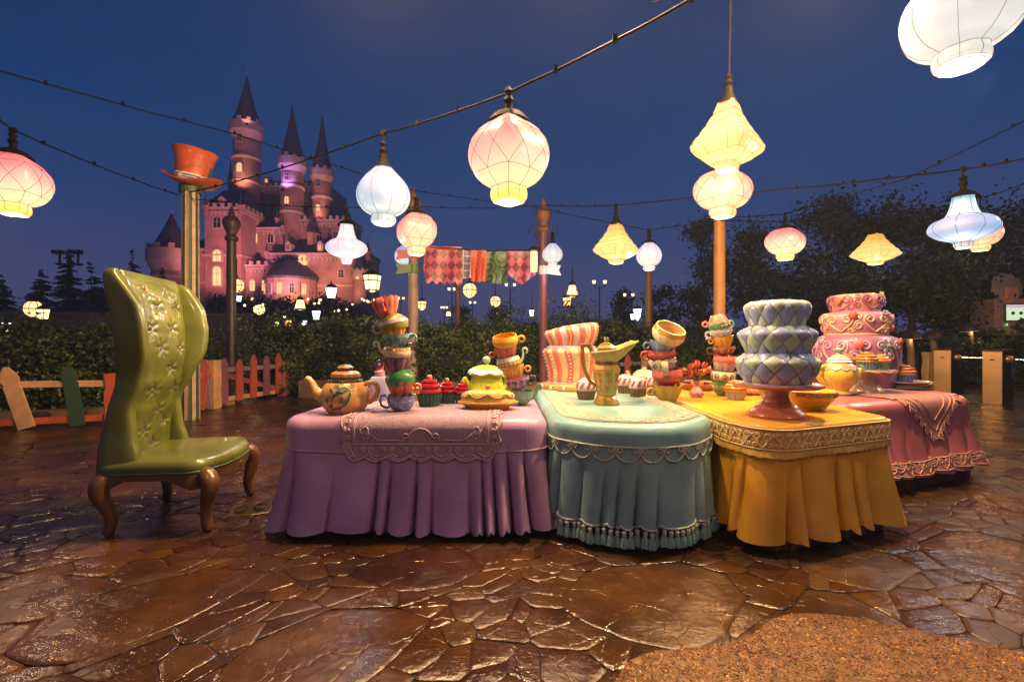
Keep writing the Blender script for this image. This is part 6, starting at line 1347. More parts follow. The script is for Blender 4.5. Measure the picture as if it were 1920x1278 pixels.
# ---------------------------------------------------------------- tableware
def tab(px, py, dy=0.0):
    """point on a table top: dy metres behind the spot where the front of the thing touches it"""
    v = onz(px, py, HT); Y = v.y + dy; return Vector(((px - CX) / F * Y, Y, HT))
CUPPROF = {
 'bowl': [(0, .0), (.44, .0), (.47, .03), (.43, .07), (.36, .12), (.42, .17), (.66, .30), (.86, .52), (.95, .76), (1.0, 1.0)],
 'flute': [(0, .0), (.46, .0), (.52, .04), (.62, .16), (.78, .40), (.90, .68), (1.0, 1.0)],
 'round': [(0, .0), (.42, .0), (.46, .05), (.62, .12), (.88, .30), (.99, .52), (1.0, .70), (.93, .90), (.90, 1.0)],
}
def cup(label, loc, r, h, kind, col, col2=None, rim='plain', hang=0.0, hkind='ear', hcol=None, rot=(0, 0, 0), deco=None, dcol=None, group='teacups in the leaning stacks', name='teacup', spin=0.0, inside=None, band=None):
    t = thing(name, label, 'teacup', loc, rot, group)
    pr = [(a * r, b * h) for a, b in CUPPROF[kind]]; pr = [pr[0], pr[1]] + smoothprof(pr[1:], 1)[1:]
    lob = 12; n = 48
    def warp(a, z, th, j):
        q = sstep((z / h - .08) / .3)
        if kind == 'flute': s = abs(math.sin(th * lob / 2)); return a * (1 - .10 * q * (1 - s ** .6)), z + (h * .10 * (s ** .7 - 1)) * sstep((z / h - .55) / .45), th
        if rim == 'scallop': s = abs(math.sin(th * 5)); return a, z + h * .10 * (s ** .7 - 1) * sstep((z / h - .5) / .5), th
        return a, z, th
    k = len(pr); ir, iz = pr[-1]; inn = [(ir * .93, iz * 1.0)] + [(max(.01, a - .07 * r), max(.13 * h, b)) for a, b in reversed(pr[2:-1])] + [(0, .12 * h)]
    ms = [paint(col), paint(col2 or col), paint(inside or col, .4)]
    def mi(i, j):
        if j >= k - 1: return 2
        if kind == 'flute' and col2: return (i // 4) % 2
        if band and band[0] * h <= pr[j][1] < band[1] * h: return 1
        return 0
    MB().lathe(pr + inn, n, mi, lambda a, z, th, j: warp(a, z, th + spin, j)[:2] + (th + spin,)).build('cup_body', ms, t, smooth=50)
    def surf(th, z, up=.0): 
        a = interp_prof([(p[0], p[1]) for p in pr[1:]], z); a2, z2, _ = warp(a, z, th, 0); return Vector(((a2 + up) * math.cos(th), (a2 + up) * math.sin(th), z2))
    if rim == 'roll': MB().lathe([(ir * .99, h * .93), (ir * 1.06, h * .96), (ir * 1.05, h * 1.03), (ir * .93, h * 1.03), (ir * .9, h)], 32).build('rim', paint(dcol or col), t)
    if deco == 'heart':
        mb = MB()
        for q in range(5):
            for l in heart(r * 1.05, h * .60, 7): mb.tube([surf(spin + q * 2 * PI / 5 + PI / 10 + x / r, h * .24 + y, .001) for x, y in l], r * .034, 5)
        mb.build('scroll_relief', paint(dcol), t, smooth=180)
    elif deco == 'dots':
        mb = MB()
        for q in range(14):
            p = surf(q * 2 * PI / 14, h * .55, .0); mb.ball(p, r * .045, 6)
        mb.build('dots', paint(dcol), t, smooth=180)
        mb = MB()
        mb.grid(lambda i, j: surf(2 * PI * i / 56, lerp(h * .985, h * (.74 + .07 * abs(math.sin(4 * 2 * PI * i / 56))), j / 3), .0025), 56, 4, True, flip=True); mb.build('glaze_edge', paint(hcol if hkind == 'top' else '#c98a2c'), t)
    elif deco == 'glaze':
        mb = MB(); mb.grid(lambda i, j: surf(2 * PI * i / 56, lerp(h * .985, h * (.5 + .09 * abs(math.sin(4 * 2 * PI * i / 56))), j / 4), .003), 56, 5, True, flip=True); mb.build('glaze_edge', paint(dcol), t)
    elif deco == 'diamonds':
        for z_, c_ in ((.50, dcol),):
            mb = MB(); mb.lathe([(interp_prof(pr[1:], h * .42) + .002, h * .42), (interp_prof(pr[1:], h * .5) + .004, h * .45), (interp_prof(pr[1:], h * .7) + .004, h * .72), (interp_prof(pr[1:], h * .75) + .001, h * .75)], 40); mb.build('band', paint('#a8741e'), t)
            mb = MB()
            for q in range(18):
                th = q * 2 * PI / 18; e = PI / 20; mb.add([surf(th - e, h * .585, .006), surf(th, h * .45, .006), surf(th + e, h * .585, .006), surf(th, h * .72, .006)], [(0, 1, 2, 3)])
            mb.build('diamond_inlay', paint('#d8c48a'), t, smooth=0)
    elif deco == 'band':
        MB().lathe([(interp_prof(pr[1:], h * .40), h * .40), (interp_prof(pr[1:], h * .42) + .004, h * .42), (interp_prof(pr[1:], h * .62) + .004, h * .62), (interp_prof(pr[1:], h * .64), h * .64)], 40).build('band', paint(dcol), t)
    # handle in the plane at angle hang
    hc = hcol or col; ca, sa = math.cos(hang), math.sin(hang)
    def hp_(x, z, w=0): return Vector((x * ca - w * sa, x * sa + w * ca, z))
    mb = MB()
    if hkind == 'ear': mb.tube([hp_(r * (x), h * z) for x, z in ((.86, .82), (1.12, .96), (1.38, .92), (1.48, .68), (1.38, .44), (1.12, .34), (.80, .36))], [r * q for q in (.10, .10, .095, .09, .09, .09, .10)], 7)
    elif hkind == 'curl': mb.tube([hp_(r * x, h * z) for x, z in [(.7, .45), (1.0, .55), (1.22, .8), (1.32, 1.1)] + [(1.52 + .22 * lerp(1, .45, i / 9) * math.cos(PI - i * .52), 1.15 + .26 * lerp(1, .45, i / 9) * math.sin(PI - i * .52)) for i in range(10)]], [r * q for q in (.14, .13, .11, .10) ] + [r * lerp(.10, .07, i / 9) for i in range(10)], 7)
    elif hkind == 'ring':
        mb.tube([hp_(r * (1.22 + .27 * lerp(1, .6, i / 15) * math.cos(PI * .9 - i * .45)), h * .58 + r * .27 * lerp(1, .6, i / 15) * math.sin(PI * .9 - i * .45)) for i in range(16)], r * .095, 7)
    elif hkind == 'strap':
        mb.prism([(-.17, 0), (.17, 0), (.17, .16), (-.17, .16)], lambda x, y, d: hp_(r * (1.0 + d), h * (.15 + y), r * x), -.1, .32)
        for q in (0,): mb.prism([(.93, .80), (1.2, .90), (1.36, .72), (1.36, .42), (1.2, .22), (.8, .22), (.8, .34), (1.14, .36), (1.22, .48), (1.22, .66), (1.14, .74), (.93, .68)], lambda x, y, d: hp_(r * x, h * y, r * d), -.2, .2)
    mb.build('handle', paint(hc), t, smooth=60)
    return t
def stack(x, y, rows, group):
    """rows: (label, px centre, py base, width px, height px, tilt degrees, toward viewer degrees, kwargs)"""
    Y = y
    for (lab, px, pb, wp_, hp2, tilt, tow, kw) in rows:
        w = wp_ / F * Y; h = hp2 / F * Y; kw = dict(kw); inv = kw.pop('inv', False); c = P(px, pb, Y); kw['group'] = group
        if inv:
            c = P(px, pb - hp2, Y); cup(lab, c, w / 2, h, rot=(R(180 - tow), R(tilt), 0), **kw)
        else: cup(lab, c, w / 2, h, rot=(R(tow), R(tilt), 0), **kw)
Lf, Rt, Fr, Bk = PI, 0.0, -PI / 2, PI / 2
b_ = tab(752, 776)
stack(b_.x, b_.y + .12, [
 ('blue scroll teacup at the foot of the tall nine cup stack', 752, 776, 53, 37, 0, 2, dict(kind='bowl', col='#6d7fb0', rim='scallop', hang=Lf, hkind='ear', deco='heart', dcol='#a9b0d4')),
 ('red and coral fluted teacup second from the foot of the tall nine cup stack', 750, 743, 53, 31, 2, 2, dict(kind='flute', col='#c04a34', col2='#e07c5c', hang=Rt, hkind='ring', hcol='#e08c74')),
 ('upside down green teacup with a ribbon strap in the tall nine cup stack', 748, 722, 55, 31, -7, 0, dict(kind='round', col='#3f8a4c', hang=Fr + .25, hkind='strap', hcol='#5d9a66', inv=True)),
 ('mauve and plum fluted teacup in the tall nine cup stack', 744, 700, 53, 29, 0, 2, dict(kind='flute', col='#8a6488', col2='#5e3050', hang=Lf, hkind='ring', hcol='#8d6d9c')),
 ('cream spotted teacup with long curled handle in the tall nine cup stack', 744, 676, 53, 25, 2, 3, dict(kind='round', col='#eadcb8', hang=Lf, hkind='curl', deco='dots', dcol='#c05a3c')),
 ('teal scroll teacup below an orange one in the tall nine cup stack', 744, 655, 51, 29, -2, 2, dict(kind='bowl', col='#7fb0a8', rim='scallop', hang=Rt, hkind='ear', deco='heart', dcol='#5a5f8c')),
 ('orange fluted teacup leaning right third from the top of the tall nine cup stack', 742, 634, 50, 27, -8, 2, dict(kind='flute', col='#e8a03c', col2='#d98724', hang=Bk, hkind='ear')),
 ('upside down olive teacup with lavender band in the tall stack', 734, 619, 55, 29, -14, 0, dict(kind='round', col='#948a2c', hang=Lf, hkind='ear', hcol='#b4a4c0', deco='band', dcol='#b8a8c8', inv=True)),
 ('coral fluted teacup tilted on the very top of the tall nine cup stack', 728, 594, 53, 35, -14, -6, dict(kind='flute', col='#e88a6c', col2='#cc5e48', hang=Fr, hkind='strap', hcol='#e07a62')),
], 'nine teacups stacked beside the orange teapot')
b_ = tab(980, 762)
stack(b_.x, b_.y + .10, [
 ('green teacup with curled handle at the foot of the stack by the lime teapot', 980, 762, 42, 31, 0, 2, dict(kind='bowl', col='#5f9a76', hang=Rt, hkind='curl', deco='glaze', dcol='#79b08c')),
 ('lilac teacup with dark scrolls in the six cup stack by the lime teapot', 973, 733, 46, 27, -8, 2, dict(kind='bowl', col='#b590b8', rim='scallop', hang=Rt, hkind='ear', hcol='#4a2c4a', deco='heart', dcol='#4a2c4a')),
 ('orange fluted teacup in the six cup stack by the lime teapot', 966, 713, 45, 28, -12, 2, dict(kind='flute', col='#eab048', col2='#dc9a2c', hang=Rt, hkind='ring', hcol='#e4b05c')),
 ('pale mint teacup with gold diamond band in the six cup stack by the lime teapot', 958, 698, 46, 29, -12, 0, dict(kind='round', col='#b9cdb4', hang=Rt, hkind='curl', deco='diamonds', dcol='#a8741e')),
 ('coral fluted teacup under the yellow one in the six cup stack by the lime teapot', 952, 677, 44, 27, -9, 2, dict(kind='flute', col='#d8705c', col2='#c25848', hang=Lf, hkind='ring', hcol='#c85c48')),
 ('plain yellow teacup open on top of the six cup stack by the lime teapot', 950, 655, 49, 27, -8, 14, dict(kind='round', col='#e8b63a', hang=Rt, hkind='ring', inside='#d89c20')),
], 'six teacups stacked beside the lime teapot')
b_ = tab(1254, 754)
stack(b_.x, b_.y + .12, [
 ('golden fluted teacup at the foot of the six cup stack behind the pitcher', 1252, 754, 53, 34, 0, 2, dict(kind='flute', col='#d8b244', col2='#c89c34', hang=Lf, hkind='ring')),
 ('deep red teacup with pink glaze in the six cup stack behind the pitcher', 1252, 722, 55, 31, -4, 2, dict(kind='round', col='#9a2836', hang=Rt, hkind='ring', hcol='#8c2434', deco='glaze', dcol='#d0655c')),
 ('cream teacup with mauve scrolls in the six cup stack behind the pitcher', 1245, 704, 52, 33, -8, 2, dict(kind='bowl', col='#e8d8b8', rim='scallop', hang=Fr - .2, hkind='strap', deco='heart', dcol='#8c5468')),
 ('red scroll teacup in the six cup stack behind the pitcher', 1241, 682, 52, 25, -3, 2, dict(kind='bowl', col='#b84640', rim='scallop', hang=Lf, hkind='ear', deco='heart', dcol='#c86a5c')),
 ('blue fluted teacup second from the top of the six cup stack behind the pitcher', 1242, 668, 50, 30, 4, 2, dict(kind='flute', col='#6c80a8', col2='#8496b8', hang=Lf, hkind='ring', hcol='#5c7094')),
 ('cream orange rimmed teacup tipped toward the viewer on top of its stack', 1245, 644, 60, 35, 14, 30, dict(kind='round', col='#ecd8a4', hang=Bk, hkind='strap', hcol='#e0b468', deco='dots', dcol='#c87a3c', inside='#d8b878')),
], 'six teacups stacked behind the golden pitcher')
b_ = tab(1354, 744)
stack(b_.x, b_.y + .1, [
 ('green teacup with cream heart at the foot of the stack beside the tulip vase', 1352, 744, 34, 30, 0, 2, dict(kind='bowl', col='#4f8a54', hang=Bk, deco='heart', dcol='#e4dcc0')),
 ('cream scroll teacup second from the foot of the stack beside the tulip vase', 1355, 719, 44, 23, 3, 2, dict(kind='round', col='#e4d4ac', hang=Bk, deco='heart', dcol='#6c5a44')),
 ('grey fluted teacup with white curl handle in the stack beside the tulip vase', 1357, 702, 42, 23, 4, 2, dict(kind='flute', col='#c4bcb0', col2='#a8a09c', hang=-.5, hkind='strap', hcol='#d0ccc8')),
 ('smooth coral teacup in the stack beside the tulip vase', 1360, 688, 44, 21, 0, 2, dict(kind='round', col='#e87258', hang=Bk)),
 ('brown scroll teacup in the stack beside the tulip vase', 1357, 668, 42, 18, -3, 2, dict(kind='bowl', col='#b07058', rim='scallop', hang=Lf, hkind='ear', hcol='#5c3430', deco='heart', dcol='#5c3430')),
 ('yellow fluted teacup in the stack beside the tulip vase', 1358, 652, 36, 23, -6, 2, dict(kind='flute', col='#ecb840', col2='#e4a830', hang=Lf - .6, hkind='ring')),
 ('pale grey scroll teacup in the stack beside the tulip vase', 1353, 637, 41, 21, -8, 2, dict(kind='bowl', col='#c8ccd0', rim='scallop', hang=Lf - .7, hkind='strap', deco='heart', dcol='#e0e4e8')),
 ('green scroll teacup just under the top of the stack beside the tulip vase', 1348, 625, 40, 21, -9, 2, dict(kind='bowl', col='#6cb080', rim='scallop', hang=Rt, hkind='ear', deco='heart', dcol='#4c8c60')),
 ('upside down coral fluted teacup crowning the stack beside the tulip vase', 1344, 612, 41, 22, -12, 0, dict(kind='flute', col='#ec8468', col2='#dc6c54', hang=Lf, hkind='ring', inv=True)),
], 'nine teacups stacked beside the tulip vase')
cup('yellow flower rimmed teacup half hidden behind the red teacup of the tall stack', tab(783, 752), .095, .13, 'flute', '#e8b83c', rim='scallop', hang=Rt, hkind='ear', group=None)
cup('white teacup with blue handle behind the berry cupcakes', tab(1178, 727), .10, .14, 'bowl', '#e4dcc8', rim='scallop', hang=Rt, hkind='ear', hcol='#6c88a8', group=None)
# --- teapots
def teapot_round(name, label, loc, prof, rot, body_mats, spout, handle, lidp, extra=None, mi=0, warp=None, n=40, hcol=0, sr=None, hr=.02, flat=60):
    t = thing(name, label, 'teapot', loc, rot)
    MB().lathe(prof, n, mi, warp).build('pot_body', body_mats, t, smooth=flat)
    MB().tube(spout, sr or [.05, .042, .034, .028, .026, .03], 12).build('spout', body_mats[hcol], t, smooth=60, sub=1)
    MB().tube(handle, hr, 10).build('handle', body_mats[hcol], t, smooth=60, sub=1)
    return t
OR_ = paint('#e6b06a'); OR2 = paint('#d99a50'); TEAL = paint('#33504e'); TEAL2 = paint('#6d8a80')
c = tab(648, 777, .13)
prf = [(0, 0), (.13, 0), (.145, .01), (.19, .07), (.205, .14), (.195, .20), (.165, .25), (.13, .275), (.11, .28)]
pump = lambda r, z, th, j: (r * (1 - .035 * (1 - abs(math.sin(th * 6)) ** .5) * (.01 < z < .27)), z, th)
t = teapot_round('orange_teapot', 'orange pumpkin teapot painted with dark teal leaves at the left end of the lilac table', c, prf, 0, [OR_, OR2],
  [(-.15, 0, .12), (-.23, 0, .15), (-.265, 0, .20), (-.285, 0, .255), (-.315, 0, .295), (-.345, 0, .305)], [(.15, 0, .235), (.20, 0, .27), (.255, 0, .265), (.28, 0, .21), (.265, 0, .145), (.225, 0, .10), (.17, 0, .08)], None, warp=pump, sr=[.075, .055, .04, .032, .03, .032], hr=[.026, .026, .026, .025, .024, .024, .026])
t.scale = (.93, .93, .88)
ld = MB().lathe([(.125, .275), (.135, .28), (.13, .295), (.115, .30)], 30, warp=lambda r, z, th, j: (r * (1 + .04 * abs(math.sin(9 * th))), z, th)).build('collar', TEAL, t)
cb2 = MB()
for q in range(20): cb2.ball((.131 * math.cos(q * PI / 10), .131 * math.sin(q * PI / 10), .288), .008, 6)
cb2.build('bead', paint('#b8c4b0'), ld)
lid = MB().lathe([(.11, .30), (.125, .32), (.12, .345), (.09, .365), (.04, .372), (.03, .38)], 36, warp=lambda r, z, th, j: (r * (1 - .05 * (1 - abs(math.sin(th * 6)) ** .5) * (j in (1, 2, 3))), z, th)).build('lid', OR2, t)
MB().lathe([(.03, .378), (.062, .385), (.066, .40), (.045, .418), (0, .424)], 24).build('knob', OR2, lid); MB().lathe([(.048, .417), (.03, .424), (0, .428)], 20).build('knob_top', TEAL2, lid)
def on_pot(x, z, up=.003):
    """x metres left-right on the side that faces the viewer"""
    a = interp_prof(prf[1:], z); x = max(-.95 * a, min(.95 * a, x)); th = -PI / 2 + math.asin(x / a); a2 = pump(a, z, th, 0)[0] + up; return Vector((a2 * math.cos(th), a2 * math.sin(th), z))
lf_ = MB(); st_ = MB()
def pleaf(p0, p1, p2, w, mi):
    n = 10; L_s, R_s = [], []
    for i in range(n + 1):
        q = i / n; x = p0[0] * (1 - q) ** 2 + 2 * p1[0] * q * (1 - q) + p2[0] * q * q; z = p0[1] * (1 - q) ** 2 + 2 * p1[1] * q * (1 - q) + p2[1] * q * q
        dx, dz = 2 * (1 - q) * (p1[0] - p0[0]) + 2 * q * (p2[0] - p1[0]), 2 * (1 - q) * (p1[1] - p0[1]) + 2 * q * (p2[1] - p1[1]); l = math.hypot(dx, dz); ww = w * math.sin(PI * min(1, q ** .7 + .02)) ; nx, nz = -dz / l, dx / l
        L_s.append((x + nx * ww, z + nz * ww)); R_s.append((x, z))
    lf_.grid(lambda i, j: on_pot(*(L_s, R_s)[j][i], .0045), n + 1, 2, mi=mi); lf_.grid(lambda i, j: on_pot(*(lambda a, b: (2 * b[0] - a[0], 2 * b[1] - a[1]))(L_s[i], R_s[i]) if j else R_s[i], .0045), n + 1, 2, mi=1 - mi)
pleaf((.09, .21), (-.02, .24), (-.05, .09), .02, 0); pleaf((.06, .20), (0, .19), (.005, .262), .016, 0); pleaf((.10, .20), (.08, .10), (.03, .06), .016, 0); pleaf((.10, .20), (.05, .25), (.0, .225), .01, 1); pleaf((-.03, .195), (-.05, .22), (-.07, .235), .010, 0); pleaf((-.06, .15), (-.09, .14), (-.12, .125), .008, 0); pleaf((.02, .07), (-.02, .05), (-.07, .04), .010, 0); pleaf((.03, .08), (.03, .05), (.0, .035), .009, 1)
lf_.build('leaf_pattern', [TEAL, TEAL2], t, smooth=0)
for l in (volute(-.015, .245, .02, 0, 1.4), volute(.10, .245, .018, 2, 1.4), volute(.045, .13, .024, 1, 1.6), volute(-.09, .12, .02, 2, -1.4), volute(-.05, .075, .018, 0, 1.4), [(.12, .21), (.06, .205), (-.02, .19), (-.06, .15)], [(.12, .205), (.08, .12), (.02, .06), (-.05, .045)]): st_.tube([on_pot(x, z, .002) for x, z in l], .0026, 4)
st_.build('stem_pattern', TEAL, t, smooth=180)
# lime square teapot
LIME = paint('#a8b824'); LWHT = paint('#dfe0c8'); c = tab(912, 745); 
t = thing('lime_teapot', 'lime green square teapot with a white wavy lid and pale flower', 'teapot', c, R(12)); t.scale = (1.12, 1.12, 1.18)
w4 = lambda r, z, th, j: (r * sq(th, .75), z, th)
MB().lathe([(0, 0), (.13, 0), (.15, .03), (.155, .07), (.135, .13), (.125, .175), (.13, .20), (.0, .21)], 40, warp=w4).build('pot_body', LIME, t, smooth=50)
lid = MB().lathe([(.14, .195), (.155, .205), (.15, .222), (.12, .24), (.06, .262), (.0, .268)], 40, warp=lambda r, z, th, j: (r * sq(th, .75), z + .008 * math.cos(8 * th) * (r > .1), th)).build('lid', LWHT, t)
MB().lathe([(.142, .222), (.11, .243), (.06, .265), (0, .272)], 40, warp=lambda r, z, th, j: (r * sq(th, .75), z + .008 * math.cos(8 * th) * (r > .1) + .003, th)).build('lid_panel', paint('#c9cc48'), lid)
MB().lathe([(.0, .26), (.02, .27), (.018, .285), (.034, .30), (.036, .325), (.02, .345), (0, .348)], 18).build('knob', paint('#7cae9a'), lid)
MB().tube([(-.13, -.04, .07), (-.175, -.07, .11), (-.19, -.075, .155), (-.215, -.085, .18)], [.04, .03, .022, .024], 10).build('spout', LIME, t, sub=1); MB().tube([(.12, .05, .17), (.17, .07, .185), (.20, .08, .13), (.18, .07, .06), (.13, .05, .045)], .017, 8).build('handle', LIME, t, sub=1)
fl_ = MB()
for q, (x, z) in enumerate(((-.03, .06), (.0, .07), (.03, .06), (.01, .045))): fl_.ball((x - .0, -.16, z), .024, 8, sq=(1, .35, 1))
for x, z in ((-.03, .10), (.02, .105), (0, .12)): fl_.ball((x, -.152, z), .018, 8, mi=1, sq=(.6, .3, 1.1))
fl_.build('flower_relief', [paint('#e0a088'), paint('#4c8a6c')], t, smooth=180).rotation_euler = (0, 0, R(-20 - 14))
# pastel teapot on the rose table
PY = paint('#d8c04c'); PB = paint('#8ab0a4'); PP = paint('#d89a7c'); c = tab(1573, 742, .1)
t = thing('pastel_teapot', 'pastel yellow teapot with pale knob and scalloped shoulder before the floral cake', 'teapot', c, 0)
pr_ = [(0, 0), (.10, 0), (.115, .012), (.115, .022), (.085, .045), (.095, .07), (.14, .13), (.165, .20), (.16, .26), (.135, .31), (.10, .335)]
MB().lathe(pr_, 40, mi=lambda i, j: 1 if j < 3 else 0).build('pot_body', [PY, PB], t, smooth=60)
def ps(th, z, up): a = interp_prof(pr_[1:], z) + up; return Vector((a * math.cos(th), a * math.sin(th), z))
MB().grid(lambda i, j: ps(2 * PI * i / 72, lerp(.33, .285 - .022 * abs(math.sin(6 * 2 * PI * i / 72)), j / 3), .003), 72, 4, True, flip=True).build('shoulder_scallop', PP, t)
MB().tube([ps(2 * PI * i / 72, .283 - .022 * abs(math.sin(6 * 2 * PI * i / 72)), .004) for i in range(72)], .005, 5, closed=True).build('scallop_line', PB, t, smooth=180)
lid = MB().lathe([(.112, .33), (.115, .345), (.10, .36), (.102, .37), (.085, .385), (.06, .405), (.035, .415), (.03, .43)], 36, mi=lambda i, j: j % 2).build('lid', [PP, LWHT], t, smooth=40); MB().lathe([(.03, .425), (.022, .44), (.045, .455), (.05, .47), (.03, .48), (.025, .495), (.03, .505), (0, .512)], 20).build('knob', PB, lid)
MB().tube([(.12, 0, .12), (.18, 0, .17), (.20, 0, .24), (.235, 0, .285)], [.05, .036, .028, .033], 12).build('spout', PY, t, sub=1); MB().lathe([(.03, .0), (.036, .006), (.03, .012)], 12).build('spout_rim', PB, t, loc=(.236, 0, .284)).rotation_euler = (0, R(40), 0)
MB().tube([(-.12, 0, .29), (-.18, 0, .30), (-.225, 0, .27), (-.225, 0, .20), (-.19, 0, .14), (-.14, 0, .10)], [.024, .026, .028, .027, .025, .022], 10).build('handle', PY, t, sub=1)
# cream teapot behind the pitcher stack
c = tab(1208, 727); t = thing('cream_teapot', 'rounded cream teapot half hidden behind the stack with the blue fluted teacup', 'teapot', c)
MB().lathe([(0, 0), (.09, 0), (.13, .04), (.15, .10), (.13, .17), (.08, .21), (.03, .22), (.03, .24), (0, .25)], 30).build('pot_body', paint('#d8ccaa'), t); MB().tube([(-.12, 0, .1), (-.18, 0, .14), (-.21, 0, .2)], [.03, .022, .022], 8).build('spout', paint('#d8ccaa'), t); MB().tube([(.12, 0, .17), (.2, 0, .17), (.2, 0, .07), (.12, 0, .05)], .014, 7).build('handle', paint('#d8ccaa'), t)
# --- golden pitcher
GP = paint('#b89a4c', .36, .2); GP2 = paint('#8f6f26', .36, .2); GP3 = paint('#c4b890', .4); c = tab(1137, 762, .11)
t = thing('pitcher', 'faceted golden pitcher with wide spout and angular handle on the aqua table', 'pitcher', c, R(0))
oct_ = lambda r, z, th, j: (r, z, th + PI / 8)
MB().lathe([(0, 0), (.112, 0), (.115, .02), (.085, .075), (.078, .085)], 8, warp=oct_).build('foot', GP2, t, smooth=0)
bodyp = [(.078, .085), (.085, .10), (.118, .30), (.122, .315), (.105, .345), (.098, .355)]
MB().lathe(bodyp, 8, warp=oct_).build('pitcher_body', GP, t, smooth=0)
MB().lathe([(.099, .352), (.103, .354), (.103, .383), (.099, .385)], 8, warp=oct_).build('neck_band', GP2, t, smooth=0)
dm = MB()
for q in range(8):
    th = q * PI / 4; M = Matrix.Rotation(th, 3, 'Z')
    for k in (-1, 0, 1): dm.add([M @ Vector((.0965, k * .024 + x, .368 + z)) for x, z in ((-.012, 0), (0, -.013), (.012, 0), (0, .013))], [(0, 1, 2, 3)])
dm.build('diamond_inlay', paint('#5c4420'), t, smooth=0)
for q in range(8):  # scalloped petals over the foot
    th = q * PI / 4; M = Matrix.Rotation(th, 3, 'Z'); m_ = MB().prism([(-.03, 0)] + [(.03 * math.cos(a), -.034 * math.sin(a)) for a in [R(180 - 22.5 * i) for i in range(1, 8)]] + [(.03, 0)], lambda x, y, d: M @ Vector((.0765 + d - y * .42, x, .082 + y)), .0, .004); m_.build('petal', GP, t, smooth=0)
def spo(r, z, th, j):
    th += PI / 8; k = max(0, math.cos(th)) ** 3; q = (0, .35, .75, 1, 1)[min(j, 4)]; return r + k * .16 * q * (1 if j < 5 else .9), z + k * .10 * q + (.02 * max(0, -math.cos(th)) * -q), th
MB().lathe([(.098, .385), (.108, .40), (.128, .44), (.142, .47), (.145, .478), (.13, .476), (.10, .42), (0, .40)], 8, warp=spo).build('spout', [GP], t, smooth=0)
rimv = [Vector(((r_ := spo(.145, .478, 2 * PI * i / 8, 3))[0] * math.cos(r_[2]), r_[0] * math.sin(r_[2]), r_[1])) for i in range(8)]
MB().tube(rimv, .008, 5, closed=True).build('rim', GP3, t, smooth=0)
MB().lathe([(.075, .46), (.085, .475), (.085, .50), (.06, .525), (.06, .535), (.02, .545), (.02, .575), (0, .575)], 8, warp=oct_).build('lid', GP2, t, smooth=0, loc=(.0, .0, 0)); MB().box((0, 0, .578), (.034, .034, .03)).build('knob', GP3, t, smooth=0)
hd = [(-.10, .44), (-.15, .53), (-.225, .53), (-.225, .41), (-.20, .28), (-.15, .19), (-.085, .15), (-.085, .175), (-.135, .215), (-.175, .295), (-.197, .41), (-.197, .505), (-.165, .505), (-.115, .42)]
MB().prism(hd, lambda x, y, d: Vector((x, d, y)), -.024, .024).build('handle', GP2, t, smooth=0)
MB().prism([(-.09, .437), (-.14, .537), (-.235, .537), (-.235, .527), (-.145, .527), (-.10, .43)], lambda x, y, d: Vector((x, d, y)), -.027, .027).build('handle_edge', GP3, t, smooth=0)
vi = MB()
for q in range(8):
    M = Matrix.Rotation(q * PI / 4, 3, 'Z')
    for l in (bez((-.02, .115), (.03, .17), (-.03, .21), (.005, .27), 10) + volute(-.012, .272, .017, 0, 1.4, 12), bez((.02, .115), (-.03, .19), (.02, .24), (.02, .285), 8), volute(.02, .215, .013, 2, 1.3, 10), volute(-.02, .165, .011, 0, -1.3, 10)):
        vi.tube([M @ Vector(((.085 + (z - .10) * .165) * math.cos(PI / 8) + .001, x, z)) for x, z in l], .0022, 4)
vi.build('vine_relief', GP2, t, smooth=180)
# --- bottle
c = tab(712, 752); t = thing('square_bottle', 'lavender square bottle with a red stopper behind the tall cup stack', 'bottle', c, R(10)); LV = paint('#8f94b8', .3)
MB().lathe([(0, 0), (.085, 0), (.09, .01), (.088, .20), (.075, .225), (.04, .235), (.035, .25)], 32, warp=lambda r, z, th, j: (r * sq(th, .9), z, th)).build('bottle_body', LV, t, smooth=45); MB().lathe([(.036, .235), (.05, .245), (.045, .26), (.05, .275), (.035, .285), (.03, .30)], 20).build('neck', paint('#b4768c'), t); MB().lathe([(0, .295), (.032, .296), (.036, .30), (.036, .345), (.03, .35), (0, .35)], 20).build('stopper', paint('#b8402c'), t)
# --- butter dish
c = tab(915, 772, .14); t = thing('butter_dish', 'oval golden covered butter dish with green garland at the front of the lilac table', 'butter dish', c, 0); YB = paint('#d8a23a'); YB2 = paint('#e0b660'); GG = paint('#8c8a2c')
ov_ = lambda r, z, th, j: (r * (1 if True else 1) * 1.0, z, th)
def ovalz(mb, pr, n=48, k=.55, **kw): 
    b0_ = len(mb.v); mb.lathe(pr, n, **kw); mb.v[b0_:] = [(x, y * k, z) for x, y, z in mb.v[b0_:]]; return mb
ovalz(MB(), [(0, 0), (.155, 0), (.165, .01), (.205, .04), (.245, .055), (.25, .065), (.235, .068), (.2, .06), (0, .055)]).build('tray', YB, t)
ovalz(MB(), [(.222, .066), (.225, .072), (.215, .085), (.205, .12), (.185, .145), (.14, .158), (.06, .163), (0, .164)]).build('lid', YB2, t)
bd = MB()
for q in range(56): a = q * 2 * PI / 56; bd.ball((.222 * math.cos(a), .122 * math.sin(a), .073), .006, 6)
bd.build('bead', YB2, t, smooth=180)
ga = MB(); 
def bl(a, z, up=.004): r_ = interp_prof([(.215, .085), (.205, .12), (.185, .145), (.14, .158)], z) + up; return Vector((r_ * math.cos(a), r_ * .55 * math.sin(a), z))
for q in range(8): 
    a0 = q * PI / 4; ga.tube([bl(a0 + PI / 4 * i / 10, .135 - .035 * math.sin(PI * i / 10)) for i in range(11)], .0065, 5)
    for sg in (-1, 1): ga.tube([bl(a0 + sg * x / .2, .118 - y) for x, y in volute(.022, .0, .016, PI, sg * 1.2, 10)], .005, 5)
